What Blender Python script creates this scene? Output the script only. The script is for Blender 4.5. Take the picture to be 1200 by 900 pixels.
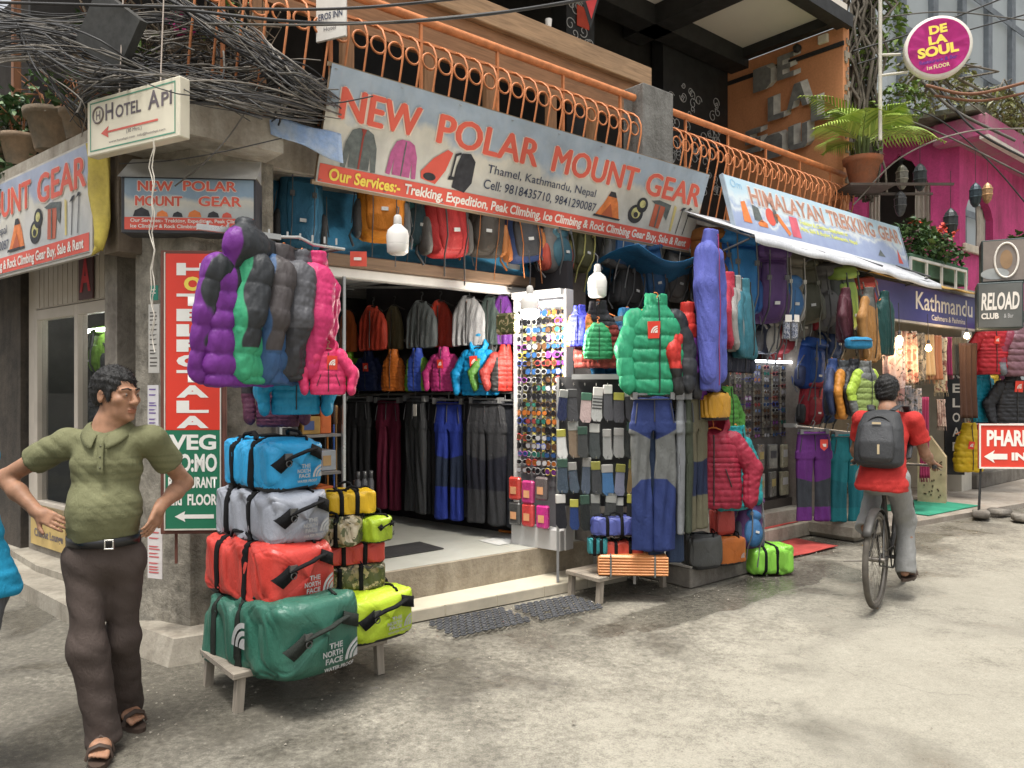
import bpy, math, random
import numpy as np
from mathutils import Vector, Matrix
for o in list(bpy.data.objects): bpy.data.objects.remove(o)
SC = bpy.context.scene
COL = SC.collection
R = math.radians
random.seed(7)
RNG = np.random.default_rng(7)

# ---------------------------------------------------------------- camera, sky, sun, exposure
CZ = 1.62
cam_d = bpy.data.cameras.new('camera'); cam = bpy.data.objects.new('camera', cam_d); COL.objects.link(cam)
cam.location = (0, 0, CZ); cam.rotation_euler = (R(90), 0, 0)
cam_d.sensor_width = 36; cam_d.lens = 901 / 1200 * 36; cam_d.shift_y = 5 / 1200
cam_d.clip_start = .05; cam_d.clip_end = 600
SC.camera = cam
SUN_EL, SUN_AZ = 74, 200            # azimuth of the sun from +Y, clockwise
w = bpy.data.worlds.new('World'); SC.world = w; w.use_nodes = True
nt = w.node_tree; bg = nt.nodes['Background']
sky = nt.nodes.new('ShaderNodeTexSky'); sky.sky_type = 'NISHITA'; sky.sun_disc = False
sky.sun_elevation = R(SUN_EL); sky.sun_rotation = R(SUN_AZ); sky.air_density = 1.0; sky.dust_density = 6.0; sky.ozone_density = .6
hs = nt.nodes.new('ShaderNodeHueSaturation'); hs.inputs['Saturation'].default_value = .16
nt.links.new(sky.outputs[0], hs.inputs['Color']); nt.links.new(hs.outputs[0], bg.inputs['Color'])
bg.inputs['Strength'].default_value = .108
sd_ = bpy.data.lights.new('sun', 'SUN'); sd_.energy = 1.5; sd_.angle = R(16); sd_.color = (1, .965, .90)
sun = bpy.data.objects.new('sun', sd_); COL.objects.link(sun)
dv = Vector((math.sin(R(SUN_AZ)) * math.cos(R(SUN_EL)), math.cos(R(SUN_AZ)) * math.cos(R(SUN_EL)), math.sin(R(SUN_EL))))
sun.rotation_euler = dv.to_track_quat('Z', 'Y').to_euler()
vs = SC.view_settings
vs.view_transform = 'Standard'; vs.look = 'None'; vs.exposure = 1.13; vs.gamma = 1; vs.use_curve_mapping = False

# ---------------------------------------------------------------- coordinates of the place
# right facade: s runs along it, d runs into the building, origin at the left end of the shop step
A_R, A_L = R(40), R(-39)            # heading of the right and of the left facade
UX, UY = math.cos(A_R), math.sin(A_R)
P1 = (-.63, 5.4)
def FW(s, d, z=0.): return Vector((P1[0] + s * UX - d * UY, P1[1] + s * UY + d * UX, z))
def ray_plane(px, py, ox, oy, ang, off=0.):
    """point seen at photo pixel px,py on the vertical plane through (ox,oy) heading ang, off metres behind it"""
    nx, ny = -math.sin(ang), math.cos(ang)
    a = (px - 600) / 901
    y = (off + nx * ox + ny * oy) / (nx * a + ny)
    return Vector((a * y, y, CZ + (455 - py) / 901 * y))
def fp(px, py, d=0.): return ray_plane(px, py, P1[0], P1[1], A_R, d)
OW = (.075, 6.757)                  # the clothes wall inside the shop, parallel to the left facade
def wp(px, py, off=0.): return ray_plane(px, py, OW[0], OW[1], A_L, off)
QL = (-2.75, 5.65)                  # left shop front
def lp(px, py, off=0.): return ray_plane(px, py, QL[0], QL[1], A_L, off)
def gp(px, py, z=0.):
    y = (CZ - z) * 901 / (py - 455); return Vector(((px - 600) / 901 * y, y, z))
def yp(px, py, y): return Vector(((px - 600) / 901 * y, y, CZ + (455 - py) / 901 * y))

# ---------------------------------------------------------------- materials
MATS = {}
def N(nt, t, **kw):
    n = nt.nodes.new(t)
    for k, v in kw.items():
        if k[0] == 'i' and k[1:].isdigit(): n.inputs[int(k[1:])].default_value = v
        else: setattr(n, k, v)
    return n
def srgb(h):
    h = h.lstrip('#'); c = [int(h[i:i + 2], 16) / 255 for i in (0, 2, 4)]
    return tuple((x / 12.92 if x <= .04045 else ((x + .055) / 1.055) ** 2.4) for x in c)
def c4(c):
    if isinstance(c, str): c = srgb(c)
    return (c[0], c[1], c[2], 1)
def base_mat(key, rough=.7, spec=.3, metal=0., coat=0.):
    m = bpy.data.materials.new(key); m.use_nodes = True
    nt = m.node_tree; b = nt.nodes['Principled BSDF']
    b.inputs['Roughness'].default_value = rough; b.inputs['Metallic'].default_value = metal
    b.inputs['Specular IOR Level'].default_value = spec
    return m, nt, b
def coords(nt, scale=(1, 1, 1), rnd=True):
    tc = N(nt, 'ShaderNodeTexCoord'); mp = N(nt, 'ShaderNodeMapping'); mp.inputs['Scale'].default_value = scale
    nt.links.new(tc.outputs['Object'], mp.inputs[0])
    if rnd:
        oi = N(nt, 'ShaderNodeObjectInfo'); ml = N(nt, 'ShaderNodeMath', operation='MULTIPLY', i1=37.); nt.links.new(oi.outputs['Random'], ml.inputs[0])
        nt.links.new(ml.outputs[0], mp.inputs['Location'])
    return mp.outputs[0]
def noise(nt, vec, scale, detail=4, rough=.55, dist=0.):
    n = N(nt, 'ShaderNodeTexNoise'); n.inputs['Scale'].default_value = scale; n.inputs['Detail'].default_value = detail
    n.inputs['Roughness'].default_value = rough; n.inputs['Distortion'].default_value = dist
    nt.links.new(vec, n.inputs['Vector']); return n.outputs['Fac']
def ramp(nt, fac, stops, interp='LINEAR'):
    r = N(nt, 'ShaderNodeValToRGB'); r.color_ramp.interpolation = interp
    e = r.color_ramp.elements
    while len(e) < len(stops): e.new(.5)
    for k, (p, c) in enumerate(stops):
        e[k].position = p; e[k].color = c4(c) if not isinstance(c, (int, float)) else (c, c, c, 1)
    nt.links.new(fac, r.inputs[0]); return r.outputs[0]
def mix(nt, fac, a, b, mode='MIX'):
    m = N(nt, 'ShaderNodeMix', data_type='RGBA', blend_type=mode, clamp_factor=True)
    for sock, v in ((m.inputs[0], fac), (m.inputs[6], a), (m.inputs[7], b)):
        if hasattr(v, 'is_output'): nt.links.new(v, sock)
        elif isinstance(v, (int, float)) and sock.type == 'VALUE': sock.default_value = v
        else: sock.default_value = c4(v) if not isinstance(v, (int, float)) else (v, v, v, 1)
    return m.outputs[2]
def math_(nt, op, a, b=0., clamp=False):
    m = N(nt, 'ShaderNodeMath', operation=op, use_clamp=clamp)
    for k, v in ((0, a), (1, b)):
        if hasattr(v, 'is_output'): nt.links.new(v, m.inputs[k])
        else: m.inputs[k].default_value = v
    return m.outputs[0]
def bump(nt, b, h, strength=.3, dist=.01):
    n = N(nt, 'ShaderNodeBump'); n.inputs['Strength'].default_value = strength; n.inputs['Distance'].default_value = dist
    nt.links.new(h, n.inputs['Height']); nt.links.new(n.outputs[0], b.inputs['Normal']); return n
def attr(nt, name):
    a = N(nt, 'ShaderNodeAttribute', attribute_name=name); return a.outputs['Fac']
def step(nt, v, width=.004):
    m = N(nt, 'ShaderNodeMapRange'); m.inputs[1].default_value = -width; m.inputs[2].default_value = width
    nt.links.new(v, m.inputs[0]); return m.outputs[0]

def plain(col, rough=.6, spec=.35, metal=0., var=.18, vs=6., bs=0., bsc=60., stretch=(1, 1, 1)):
    """one colour with mottling and optional bump"""
    key = ('plain', str(col), rough, spec, metal, var, vs, bs, bsc, stretch)
    if key in MATS: return MATS[key]
    m, nt, b = base_mat('surface', rough, spec, metal)
    co = coords(nt, stretch)
    n1 = noise(nt, co, vs, 5)
    c = c4(col); dk = tuple(x * (1 - var) for x in c[:3]); lt = tuple(min(1, x * (1 + var)) for x in c[:3])
    nt.links.new(ramp(nt, n1, [(.28, dk), (.72, lt)]), b.inputs['Base Color'])
    nt.links.new(ramp(nt, n1, [(.2, min(1, rough + .1)), (.8, max(.05, rough - .1))]), b.inputs['Roughness'])
    if bs: bump(nt, b, noise(nt, co, bsc, 4), bs, .004)
    MATS[key] = m; return m
def cloth(col, col2=None, col3=None, rough=.62, sheen=.0, crinkle=.45, spec=.26, var=.16):
    """fabric: colour panels come from the point attributes pan / pan2 (positive = second / third colour)"""
    key = ('cloth', str(col), str(col2), str(col3), rough, crinkle, spec, var)
    if key in MATS: return MATS[key]
    m, nt, b = base_mat('fabric', rough, spec)
    co = coords(nt); c, col2, col3 = [None if q is None else tuple(x * .84 for x in c4(q)[:3]) for q in (col, col2, col3)]
    out = mix(nt, 0., c[:3], c[:3])
    if col2 is not None: out = mix(nt, step(nt, attr(nt, 'pan')), c[:3], c4(col2)[:3])
    if col3 is not None: out = mix(nt, step(nt, attr(nt, 'pan2')), out, c4(col3)[:3])
    n1 = noise(nt, co, 9., 4)
    out = mix(nt, 1., out, ramp(nt, n1, [(.25, 1 - var), (.75, 1 + var * .3)]), 'MULTIPLY')
    nt.links.new(out, b.inputs['Base Color'])
    cs = coords(nt, (1.6, 1.6, .8))
    h = math_(nt, 'ADD', noise(nt, cs, 22., 3, .6, 1.2), math_(nt, 'MULTIPLY', noise(nt, co, 110., 2), .18))
    bump(nt, b, h, crinkle, .02)
    MATS[key] = m; return m
def glass_mat():
    key = 'glass'
    if key in MATS: return MATS[key]
    m, nt, b = base_mat('glass', .03, .5)
    b.inputs['Base Color'].default_value = (.03, .04, .04, 1); b.inputs['Alpha'].default_value = .16
    MATS[key] = m; return m
def emit(col, strength):
    key = ('emit', str(col), strength)
    if key in MATS: return MATS[key]
    m, nt, b = base_mat('lit', .4)
    b.inputs['Base Color'].default_value = c4(col); b.inputs['Emission Color'].default_value = c4(col); b.inputs['Emission Strength'].default_value = strength
    MATS[key] = m; return m
def stained(col, dirt, rough=.85, scale=1.6, bs=.5, streak=True, amount=.5, bsc=35):
    """old concrete / plaster / painted wall: large blotches, rain streaks, fine grain"""
    key = ('stained', str(col), str(dirt), rough, scale, bs, streak, amount, bsc)
    if key in MATS: return MATS[key]
    m, nt, b = base_mat('weathered', rough, .2)
    co = coords(nt); cs = coords(nt, (3.5, 3.5, .5))
    n1 = noise(nt, co, scale, 6, .65, .4); n2 = noise(nt, cs, 2.4, 5, .6); n3 = noise(nt, co, bsc, 5, .7)
    k = math_(nt, 'ADD', math_(nt, 'MULTIPLY', n1, .6), math_(nt, 'MULTIPLY', n2 if streak else n1, .4))
    f = ramp(nt, k, [(.42 - .1 * amount, 0), (.66 - .1 * amount, 1)])
    out = mix(nt, math_(nt, 'MULTIPLY', f, .85), c4(dirt)[:3], c4(col)[:3])
    out = mix(nt, 1., out, ramp(nt, n3, [(.25, .8), (.75, 1.1)]), 'MULTIPLY')
    nt.links.new(out, b.inputs['Base Color']); bump(nt, b, math_(nt, 'ADD', n3, n1), bs, .012)
    MATS[key] = m; return m
def wood(col, rough=.6, var=.35, axis='x', bs=.15):
    key = ('wood', str(col), rough, var, axis)
    if key in MATS: return MATS[key]
    m, nt, b = base_mat('timber', rough, .25)
    st = {'x': (1, 12, 12), 'y': (12, 1, 12), 'z': (12, 12, 1)}[axis]
    n = noise(nt, coords(nt, st), 3., 6, .6, .8); c = c4(col)[:3]
    nt.links.new(ramp(nt, n, [(.3, tuple(x * (1 - var) for x in c)), (.7, tuple(min(1, x * (1 + var * .5)) for x in c))]), b.inputs['Base Color'])
    bump(nt, b, n, bs, .005); MATS[key] = m; return m
def attrmat(stops, rough=.5, spec=.35, an='pan', bs=0.):
    key = ('attrm', str(stops), rough, an, bs)
    if key in MATS: return MATS[key]
    m, nt, b = base_mat('printed', rough, spec)
    nt.links.new(ramp(nt, attr(nt, an), stops), b.inputs['Base Color'])
    if bs: bump(nt, b, noise(nt, coords(nt), 30., 3), bs, .01)
    MATS[key] = m; return m

# ---------------------------------------------------------------- mesh builder
class MB:
    def __init__(s): s.v = []; s.f = []; s.m = []; s.sm = []
    def add(s, vs, fs, mi=0, smooth=False):
        o = len(s.v); s.v += [tuple(p) for p in vs]
        s.f += [tuple(i + o for i in q) for q in fs]; s.m += [mi] * len(fs); s.sm += [smooth] * len(fs); return s
    def box(s, x0, y0, z0, x1, y1, z1, mi=0, b=0.):
        if x0 > x1: x0, x1 = x1, x0
        if y0 > y1: y0, y1 = y1, y0
        if z0 > z1: z0, z1 = z1, z0
        b = min(b, .45 * min(x1 - x0, y1 - y0, z1 - z0))
        if b <= 0:
            v = [(x0, y0, z0), (x1, y0, z0), (x1, y1, z0), (x0, y1, z0), (x0, y0, z1), (x1, y0, z1), (x1, y1, z1), (x0, y1, z1)]
            return s.add(v, [(3, 2, 1, 0), (4, 5, 6, 7), (0, 1, 5, 4), (1, 2, 6, 5), (2, 3, 7, 6), (3, 0, 4, 7)], mi)
        X = (x0, x1); Y = (y0, y1); Z = (z0, z1); v = []; idx = {}
        for i in (0, 1):
            for j in (0, 1):
                for k in (0, 1):
                    sx, sy, sz = (b if i == 0 else -b), (b if j == 0 else -b), (b if k == 0 else -b)
                    for a, p in ((0, (X[i], Y[j] + sy, Z[k] + sz)), (1, (X[i] + sx, Y[j], Z[k] + sz)), (2, (X[i] + sx, Y[j] + sy, Z[k]))):
                        idx[i, j, k, a] = len(v); v.append(p)
        F = []
        for i in (0, 1):
            F.append([idx[i, 0, 0, 0], idx[i, 1, 0, 0], idx[i, 1, 1, 0], idx[i, 0, 1, 0]][::(1 if i else -1)])
            F.append([idx[0, i, 0, 1], idx[1, i, 0, 1], idx[1, i, 1, 1], idx[0, i, 1, 1]][::(-1 if i else 1)])
            F.append([idx[0, 0, i, 2], idx[1, 0, i, 2], idx[1, 1, i, 2], idx[0, 1, i, 2]][::(1 if i else -1)])
        for p in (0, 1):
            for q in (0, 1):
                F.append([idx[p, q, 0, 0], idx[p, q, 1, 0], idx[p, q, 1, 1], idx[p, q, 0, 1]])
                F.append([idx[p, 0, q, 0], idx[p, 1, q, 0], idx[p, 1, q, 2], idx[p, 0, q, 2]])
                F.append([idx[0, p, q, 1], idx[1, p, q, 1], idx[1, p, q, 2], idx[0, p, q, 2]])
                for r in (0, 1): F.append([idx[p, q, r, 0], idx[p, q, r, 1], idx[p, q, r, 2]])
        c = Vector(((x0 + x1) / 2, (y0 + y1) / 2, (z0 + z1) / 2)); G = []
        for f in F:
            a, b_, c_ = (Vector(v[f[0]]), Vector(v[f[1]]), Vector(v[f[2]]))
            n = (b_ - a).cross(c_ - a); ce = sum((Vector(v[i]) for i in f), Vector()) / len(f) - c
            G.append(f if n.dot(ce) > 0 else f[::-1])
        return s.add(v, G, mi)
    def obox(s, c, ax, ay, az, mi=0):
        c, ax, ay, az = Vector(c), Vector(ax), Vector(ay), Vector(az)
        v = [c - ax - ay - az, c + ax - ay - az, c + ax + ay - az, c - ax + ay - az, c - ax - ay + az, c + ax - ay + az, c + ax + ay + az, c - ax + ay + az]
        return s.add(v, [(3, 2, 1, 0), (4, 5, 6, 7), (0, 1, 5, 4), (1, 2, 6, 5), (2, 3, 7, 6), (3, 0, 4, 7)], mi)
    def bar(s, a, b, w, t=None, mi=0, up=(0, 0, 1)):
        a, b = Vector(a), Vector(b); d = b - a; L = d.length
        if L < 1e-6: return s
        d.normalize(); u = Vector(up)
        if abs(d.dot(u)) > .98: u = Vector((1, 0, 0))
        x = d.cross(u).normalized(); y = x.cross(d)
        return s.obox((a + b) / 2, d * (L / 2), x * (w / 2), y * ((t or w) / 2), mi)
    def tube(s, pts, r, n=8, mi=0, cap=True, closed=False, flat=1.):
        pts = [Vector(p) for p in pts]; k = len(pts)
        rs = r if isinstance(r, (list, tuple)) else [r] * k
        v = []; f = []; pu = None
        for i in range(k):
            if closed: d = pts[(i + 1) % k] - pts[i - 1]
            else: d = pts[min(i + 1, k - 1)] - pts[max(i - 1, 0)]
            if d.length < 1e-9: d = Vector((0, 0, 1))
            d.normalize()
            if pu is None:
                pu = Vector((0, 0, 1)) if abs(d.z) < .9 else Vector((1, 0, 0))
            x = d.cross(pu)
            if x.length < 1e-6: x = d.cross(Vector((.3, .8, .1)))
            x.normalize(); y = x.cross(d).normalized(); pu = y
            for j in range(n):
                a = 2 * math.pi * j / n
                v.append(pts[i] + x * math.cos(a) * rs[i] + y * math.sin(a) * rs[i] * flat)
        for i in range(k if closed else k - 1):
            for j in range(n):
                i2 = (i + 1) % k
                f.append((i * n + j, i2 * n + j, i2 * n + (j + 1) % n, i * n + (j + 1) % n))
        s.add(v, [q[::-1] for q in f], mi, True)
        if cap and not closed:
            s.add(v[:n], [tuple(range(n))], mi); s.add(v[-n:], [tuple(range(n))[::-1]], mi)
        return s
    def ring(s, c, r, t, ax='y', n=20, m=6, mi=0):
        c = Vector(c); pts = []
        for i in range(n):
            a = 2 * math.pi * i / n; p = (math.cos(a) * r, math.sin(a) * r)
            pts.append(c + Vector({'y': (p[0], 0, p[1]), 'x': (0, p[0], p[1]), 'z': (p[0], p[1], 0)}[ax]))
        return s.tube(pts, t, m, mi, closed=True)
    def lathe(s, prof, n=16, c=(0, 0, 0), mi=0, smooth=True):
        v = []; f = []; k = len(prof)
        for r, z in prof:
            for j in range(n):
                a = 2 * math.pi * j / n; v.append((c[0] + r * math.cos(a), c[1] + r * math.sin(a), c[2] + z))
        for i in range(k - 1):
            for j in range(n): f.append((i * n + j, i * n + (j + 1) % n, (i + 1) * n + (j + 1) % n, (i + 1) * n + j))
        s.add(v, f, mi, smooth)
        if prof[0][0] > 1e-4: s.add(v[:n], [tuple(range(n))[::-1]], mi)
        if prof[-1][0] > 1e-4: s.add(v[-n:], [tuple(range(n))], mi)
        return s
    def prism(s, poly, y0, y1, mi=0):
        """polygon in x,z extruded in y (y0 = front)"""
        a = sum(poly[i][0] * poly[(i + 1) % len(poly)][1] - poly[(i + 1) % len(poly)][0] * poly[i][1] for i in range(len(poly)))
        if a < 0: poly = poly[::-1]
        n = len(poly); v = [(x, y0, z) for x, z in poly] + [(x, y1, z) for x, z in poly]
        f = [tuple(range(n)), tuple(range(2 * n - 1, n - 1, -1))] + [(i, n + i, n + (i + 1) % n, (i + 1) % n) for i in range(n)]
        return s.add(v, f, mi)
    def slab(s, poly, z0, z1, mi=0):
        """polygon in x,y extruded in z"""
        a = sum(poly[i][0] * poly[(i + 1) % len(poly)][1] - poly[(i + 1) % len(poly)][0] * poly[i][1] for i in range(len(poly)))
        if a < 0: poly = poly[::-1]
        n = len(poly); v = [(p[0], p[1], z0) for p in poly] + [(p[0], p[1], z1) for p in poly]
        f = [tuple(range(n))[::-1], tuple(range(n, 2 * n))] + [(i, (i + 1) % n, n + (i + 1) % n, n + i) for i in range(n)]
        return s.add(v, f, mi)
    def grid(s, fn, nu, nv, mi=0, smooth=True, flip=False):
        v = [fn(i / nu, j / nv) for j in range(nv + 1) for i in range(nu + 1)]
        f = []
        for j in range(nv):
            for i in range(nu):
                a = j * (nu + 1) + i; q = (a, a + 1, a + nu + 2, a + nu + 1); f.append(q[::-1] if flip else q)
        return s.add(v, f, mi, smooth)

def link(name, me, mats, parent=None, loc=None, rotz=None):
    o = bpy.data.objects.new(name, me); COL.objects.link(o)
    for m in (mats if isinstance(mats, (list, tuple)) else [mats]): me.materials.append(m)
    if parent is not None: o.parent = parent
    if loc is not None: o.location = loc
    if rotz is not None: o.rotation_euler = (0, 0, rotz)
    return o
def build(name, mb, mats, parent=None, loc=None, rotz=None):
    me = bpy.data.meshes.new(name); me.from_pydata(mb.v, [], mb.f)
    me.polygons.foreach_set('material_index', mb.m); me.polygons.foreach_set('use_smooth', mb.sm); me.update()
    return link(name, me, mats, parent, loc, rotz)
def tag(o, label=None, cat=None, group=None, kind=None):
    if label: o['label'] = label
    if cat: o['category'] = cat
    if group: o['group'] = group
    if kind: o['kind'] = kind
    return o
def thing(name, label, cat, loc=(0, 0, 0), rotz=0., group=None, scale=None):
    o = bpy.data.objects.new(name, None); COL.objects.link(o); o.empty_display_size = .1
    o.location = loc; o.rotation_euler = (0, 0, rotz)
    if scale: o.scale = (scale,) * 3 if not isinstance(scale, tuple) else scale
    return tag(o, label, cat, group)
def dup(root, loc, rotz=None, label=None, group=None, scale=None):
    r = root.copy(); COL.objects.link(r); r.location = loc
    if rotz is not None: r.rotation_euler = (0, 0, rotz)
    if label: r['label'] = label
    if group: r['group'] = group
    if scale: r.scale = (scale,) * 3 if not isinstance(scale, tuple) else scale
    for ch in list(root.children):
        c = ch.copy(); COL.objects.link(c); c.parent = r
        for g in list(ch.children):
            d = g.copy(); COL.objects.link(d); d.parent = c
    return r

# ---------------------------------------------------------------- text
def text(name, body, size, mat, parent, x=0., y=0., z=0., width=None, align='CENTER', bold=0., shear=0., space=1., rot=None, ext=.0008, fat=0., line=1.):
    """lettering standing in the local x,z plane, facing -y; size = cap height"""
    cu = bpy.data.curves.new(name, 'FONT'); cu.body = body; cu.align_x = align; cu.align_y = 'BOTTOM_BASELINE'
    cu.size = 1.; cu.offset = bold; cu.shear = shear; cu.space_character = space; cu.extrude = 0.; cu.space_line = line; cu.resolution_u = 3
    to = bpy.data.objects.new('tmp', cu); COL.objects.link(to)
    dg = bpy.context.evaluated_depsgraph_get(); me = bpy.data.meshes.new_from_object(to.evaluated_get(dg))
    bpy.data.objects.remove(to)
    n = len(me.vertices); co = np.empty(n * 3, np.float32); me.vertices.foreach_get('co', co); co = co.reshape(-1, 3)
    k = size / .72
    w_ = co[:, 0].max() - co[:, 0].min() if n else 1
    kx = k if width is None else width / w_
    new = np.zeros_like(co); new[:, 0] = co[:, 0] * kx; new[:, 2] = co[:, 1] * k
    if align == 'CENTER' and n: new[:, 0] -= (new[:, 0].max() + new[:, 0].min()) / 2
    me.vertices.foreach_set('co', new.ravel()); me.update()
    if fat:
        fs = [tuple(p.vertices) for p in me.polygons]; me = bpy.data.meshes.new(name); W = [(-fat, 0.), (fat, 0.), (0., fat * .5), (0., -fat * .5)]
        me.from_pydata([(q[0] + a, -.0003 * i, q[2] + b) for i, (a, b) in enumerate(W) for q in new.tolist()], [], [tuple(v + i * n for v in f) for i in range(4) for f in fs]); me.update()
    o = link(name, me, mat, parent); o.location = (x, y, z)
    if rot: o.rotation_euler = rot
    return o

# ---------------------------------------------------------------- implicit surfaces
def wob(P, scale, seed=0, oct=3):
    r = np.random.default_rng(seed); out = np.zeros(len(P)); a = 1.; f = scale
    for _ in range(oct):
        for _ in range(3):
            k = r.normal(size=3) * f; out += a * np.sin(P @ k + r.uniform(0, 6.28)) / 3
        a *= .5; f *= 2.1
    return out
class Sdf:
    """smooth union of round primitives, polygonised with surface nets"""
    def __init__(s, res=.008): s.res = res; s.p = []
    def add(s, fn, lo, hi, k=.02, op='u'): s.p.append((fn, np.array(lo, float), np.array(hi, float), k, op)); return s
    def cone(s, a, b, ra, rb, k=.02, op='u', puff=None, flat=None):
        """round cone a-b; puff(t metres) swells it; flat=(axis, factor) squeezes along an axis"""
        a = np.array(a, float); b = np.array(b, float); d = b - a; L2 = max(d @ d, 1e-12); L = math.sqrt(L2)
        rm = max(ra, rb) * (max(1, 1 / flat[1]) if flat else 1) + .04
        def fn(X, Y, Z):
            px, py, pz = X - a[0], Y - a[1], Z - a[2]
            t = np.clip((px * d[0] + py * d[1] + pz * d[2]) / L2, 0, 1)
            qx, qy, qz = px - t * d[0], py - t * d[1], pz - t * d[2]
            if flat:
                ax = np.array(flat[0], float); q = (qx * ax[0] + qy * ax[1] + qz * ax[2]) * (flat[1] - 1)
                qx, qy, qz = qx + q * ax[0], qy + q * ax[1], qz + q * ax[2]
            r = ra + (rb - ra) * t
            if puff is not None: r = r + puff(t * L)
            return np.sqrt(qx * qx + qy * qy + qz * qz) - r
        return s.add(fn, np.minimum(a, b) - rm, np.maximum(a, b) + rm, k, op)
    def ell(s, c, r, k=.02, op='u', rot=None):
        c = np.array(c, float); r = np.array(r, float); m = r.max() + .04
        Rm = np.array(rot) if rot is not None else None
        def fn(X, Y, Z):
            x, y, z = X - c[0], Y - c[1], Z - c[2]
            if Rm is not None:
                x, y, z = (Rm[0, 0] * x + Rm[1, 0] * y + Rm[2, 0] * z, Rm[0, 1] * x + Rm[1, 1] * y + Rm[2, 1] * z, Rm[0, 2] * x + Rm[1, 2] * y + Rm[2, 2] * z)
            k0 = np.sqrt((x / r[0]) ** 2 + (y / r[1]) ** 2 + (z / r[2]) ** 2); k1 = np.sqrt((x / r[0] ** 2) ** 2 + (y / r[1] ** 2) ** 2 + (z / r[2] ** 2) ** 2)
            return k0 * (k0 - 1) / np.maximum(k1, 1e-6)
        return s.add(fn, c - m, c + m, k, op)
    def box(s, c, h, r=.02, k=.02, op='u', rot=None):
        c = np.array(c, float); h = np.array(h, float); m = (np.linalg.norm(h) if rot is not None else h) + .04
        Rm = np.array(rot) if rot is not None else None
        def fn(X, Y, Z):
            x, y, z = X - c[0], Y - c[1], Z - c[2]
            if Rm is not None:
                x, y, z = (Rm[0, 0] * x + Rm[1, 0] * y + Rm[2, 0] * z, Rm[0, 1] * x + Rm[1, 1] * y + Rm[2, 1] * z, Rm[0, 2] * x + Rm[1, 2] * y + Rm[2, 2] * z)
            qx, qy, qz = np.abs(x) - h[0] + r, np.abs(y) - h[1] + r, np.abs(z) - h[2] + r
            return np.sqrt(np.maximum(qx, 0) ** 2 + np.maximum(qy, 0) ** 2 + np.maximum(qz, 0) ** 2) + np.minimum(np.maximum(np.maximum(qx, qy), qz), 0) - r
        return s.add(fn, c - m, c + m, k, op)
    def loft(s, zs, cx, cy, rx, ry, n=2., k=.02, op='u', puff=None, cap=.0):
        zs = np.array(zs, float); o = np.argsort(zs); zs = zs[o]
        arr = [np.broadcast_to(np.array(q, float), zs.shape)[o] for q in (cx, cy, rx, ry)]
        fine = np.linspace(zs[0], zs[-1], 80)
        def sm(q):
            y = np.interp(fine, zs, q); ker = np.array([1, 2, 3, 2, 1.]) / 9
            return np.convolve(np.pad(y, 2, mode='edge'), ker, 'valid')
        CX, CY, RX, RY = [sm(q) for q in arr]
        def fn(X, Y, Z):
            x0, y0, a, b = (np.interp(Z, fine, q) for q in (CX, CY, RX, RY))
            if puff is not None: p = puff(Z); a = a + p; b = b + p
            e = (np.abs((X - x0) / a) ** n + np.abs((Y - y0) / b) ** n) ** (1 / n)
            d = (e - 1) * np.minimum(a, b)
            dz = np.maximum(zs[0] - Z, Z - zs[-1])
            return np.maximum(d, dz) if cap == 0 else np.sqrt(np.maximum(d + cap, 0) ** 2 + np.maximum(dz + cap, 0) ** 2) + np.minimum(np.maximum(d, dz) + cap, 0) - cap
        ex = np.max(arr[2]) + .05; ey = np.max(arr[3]) + .05
        return s.add(fn, (arr[0].min() - ex, arr[1].min() - ey, zs[0] - .03), (arr[0].max() + ex, arr[1].max() + ey, zs[-1] + .03), k, op)
    def cut(s, p, n, r=.0):
        """keep the side the normal n points away from"""
        p = np.array(p, float); n = np.array(n, float); n = n / np.linalg.norm(n)
        s.p.append((lambda X, Y, Z: (X - p[0]) * n[0] + (Y - p[1]) * n[1] + (Z - p[2]) * n[2], None, None, r, 'i')); return s
    def mesh(s):
        h = s.res
        los = [p[1] for p in s.p if p[1] is not None and p[4] == 'u']; his = [p[2] for p in s.p if p[2] is not None and p[4] == 'u']
        lo = np.min(los, 0) - 2 * h; hi = np.max(his, 0) + 2 * h
        n = np.ceil((hi - lo) / h).astype(int) + 1
        g = np.full(n, .3, np.float32)
        ax = [lo[i] + h * np.arange(n[i]) for i in range(3)]
        for fn, a, b, k, op in s.p:
            if a is None: i0 = np.zeros(3, int); i1 = n
            else:
                i0 = np.clip(np.floor((a - k - lo) / h).astype(int), 0, n); i1 = np.clip(np.ceil((b + k - lo) / h).astype(int) + 1, 0, n)
            if np.any(i1 <= i0): continue
            sl = tuple(slice(i0[i], i1[i]) for i in range(3))
            X, Y, Z = np.meshgrid(*[ax[i][sl[i]] for i in range(3)], indexing='ij', sparse=True)
            d = np.broadcast_to(fn(X, Y, Z), g[sl].shape).astype(np.float32); q = g[sl]
            if op == 'i': g[sl] = np.maximum(q, d)
            elif op == 's':
                t = np.clip(.5 - .5 * (q + d) / max(k, 1e-5), 0, 1); g[sl] = q * (1 - t) - d * t + k * t * (1 - t)
            else:
                t = np.clip(.5 + .5 * (d - q) / max(k, 1e-5), 0, 1); g[sl] = d * (1 - t) + q * t - k * t * (1 - t)
        sg = g < 0; c = np.zeros(n - 1, np.int8)
        off = [(i, j, k) for i in (0, 1) for j in (0, 1) for k in (0, 1)]
        def sub(a, o): return a[o[0]:a.shape[0] - 1 + o[0], o[1]:a.shape[1] - 1 + o[1], o[2]:a.shape[2] - 1 + o[2]]
        for o in off: c += sub(sg, o)
        act = (c > 0) & (c < 8); ii = np.argwhere(act); idx = np.full(act.shape, -1, np.int64); idx[act] = np.arange(len(ii))
        gv = {o: sub(g, o)[act] for o in off}; pos = np.zeros((len(ii), 3)); cnt = np.zeros(len(ii))
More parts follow.
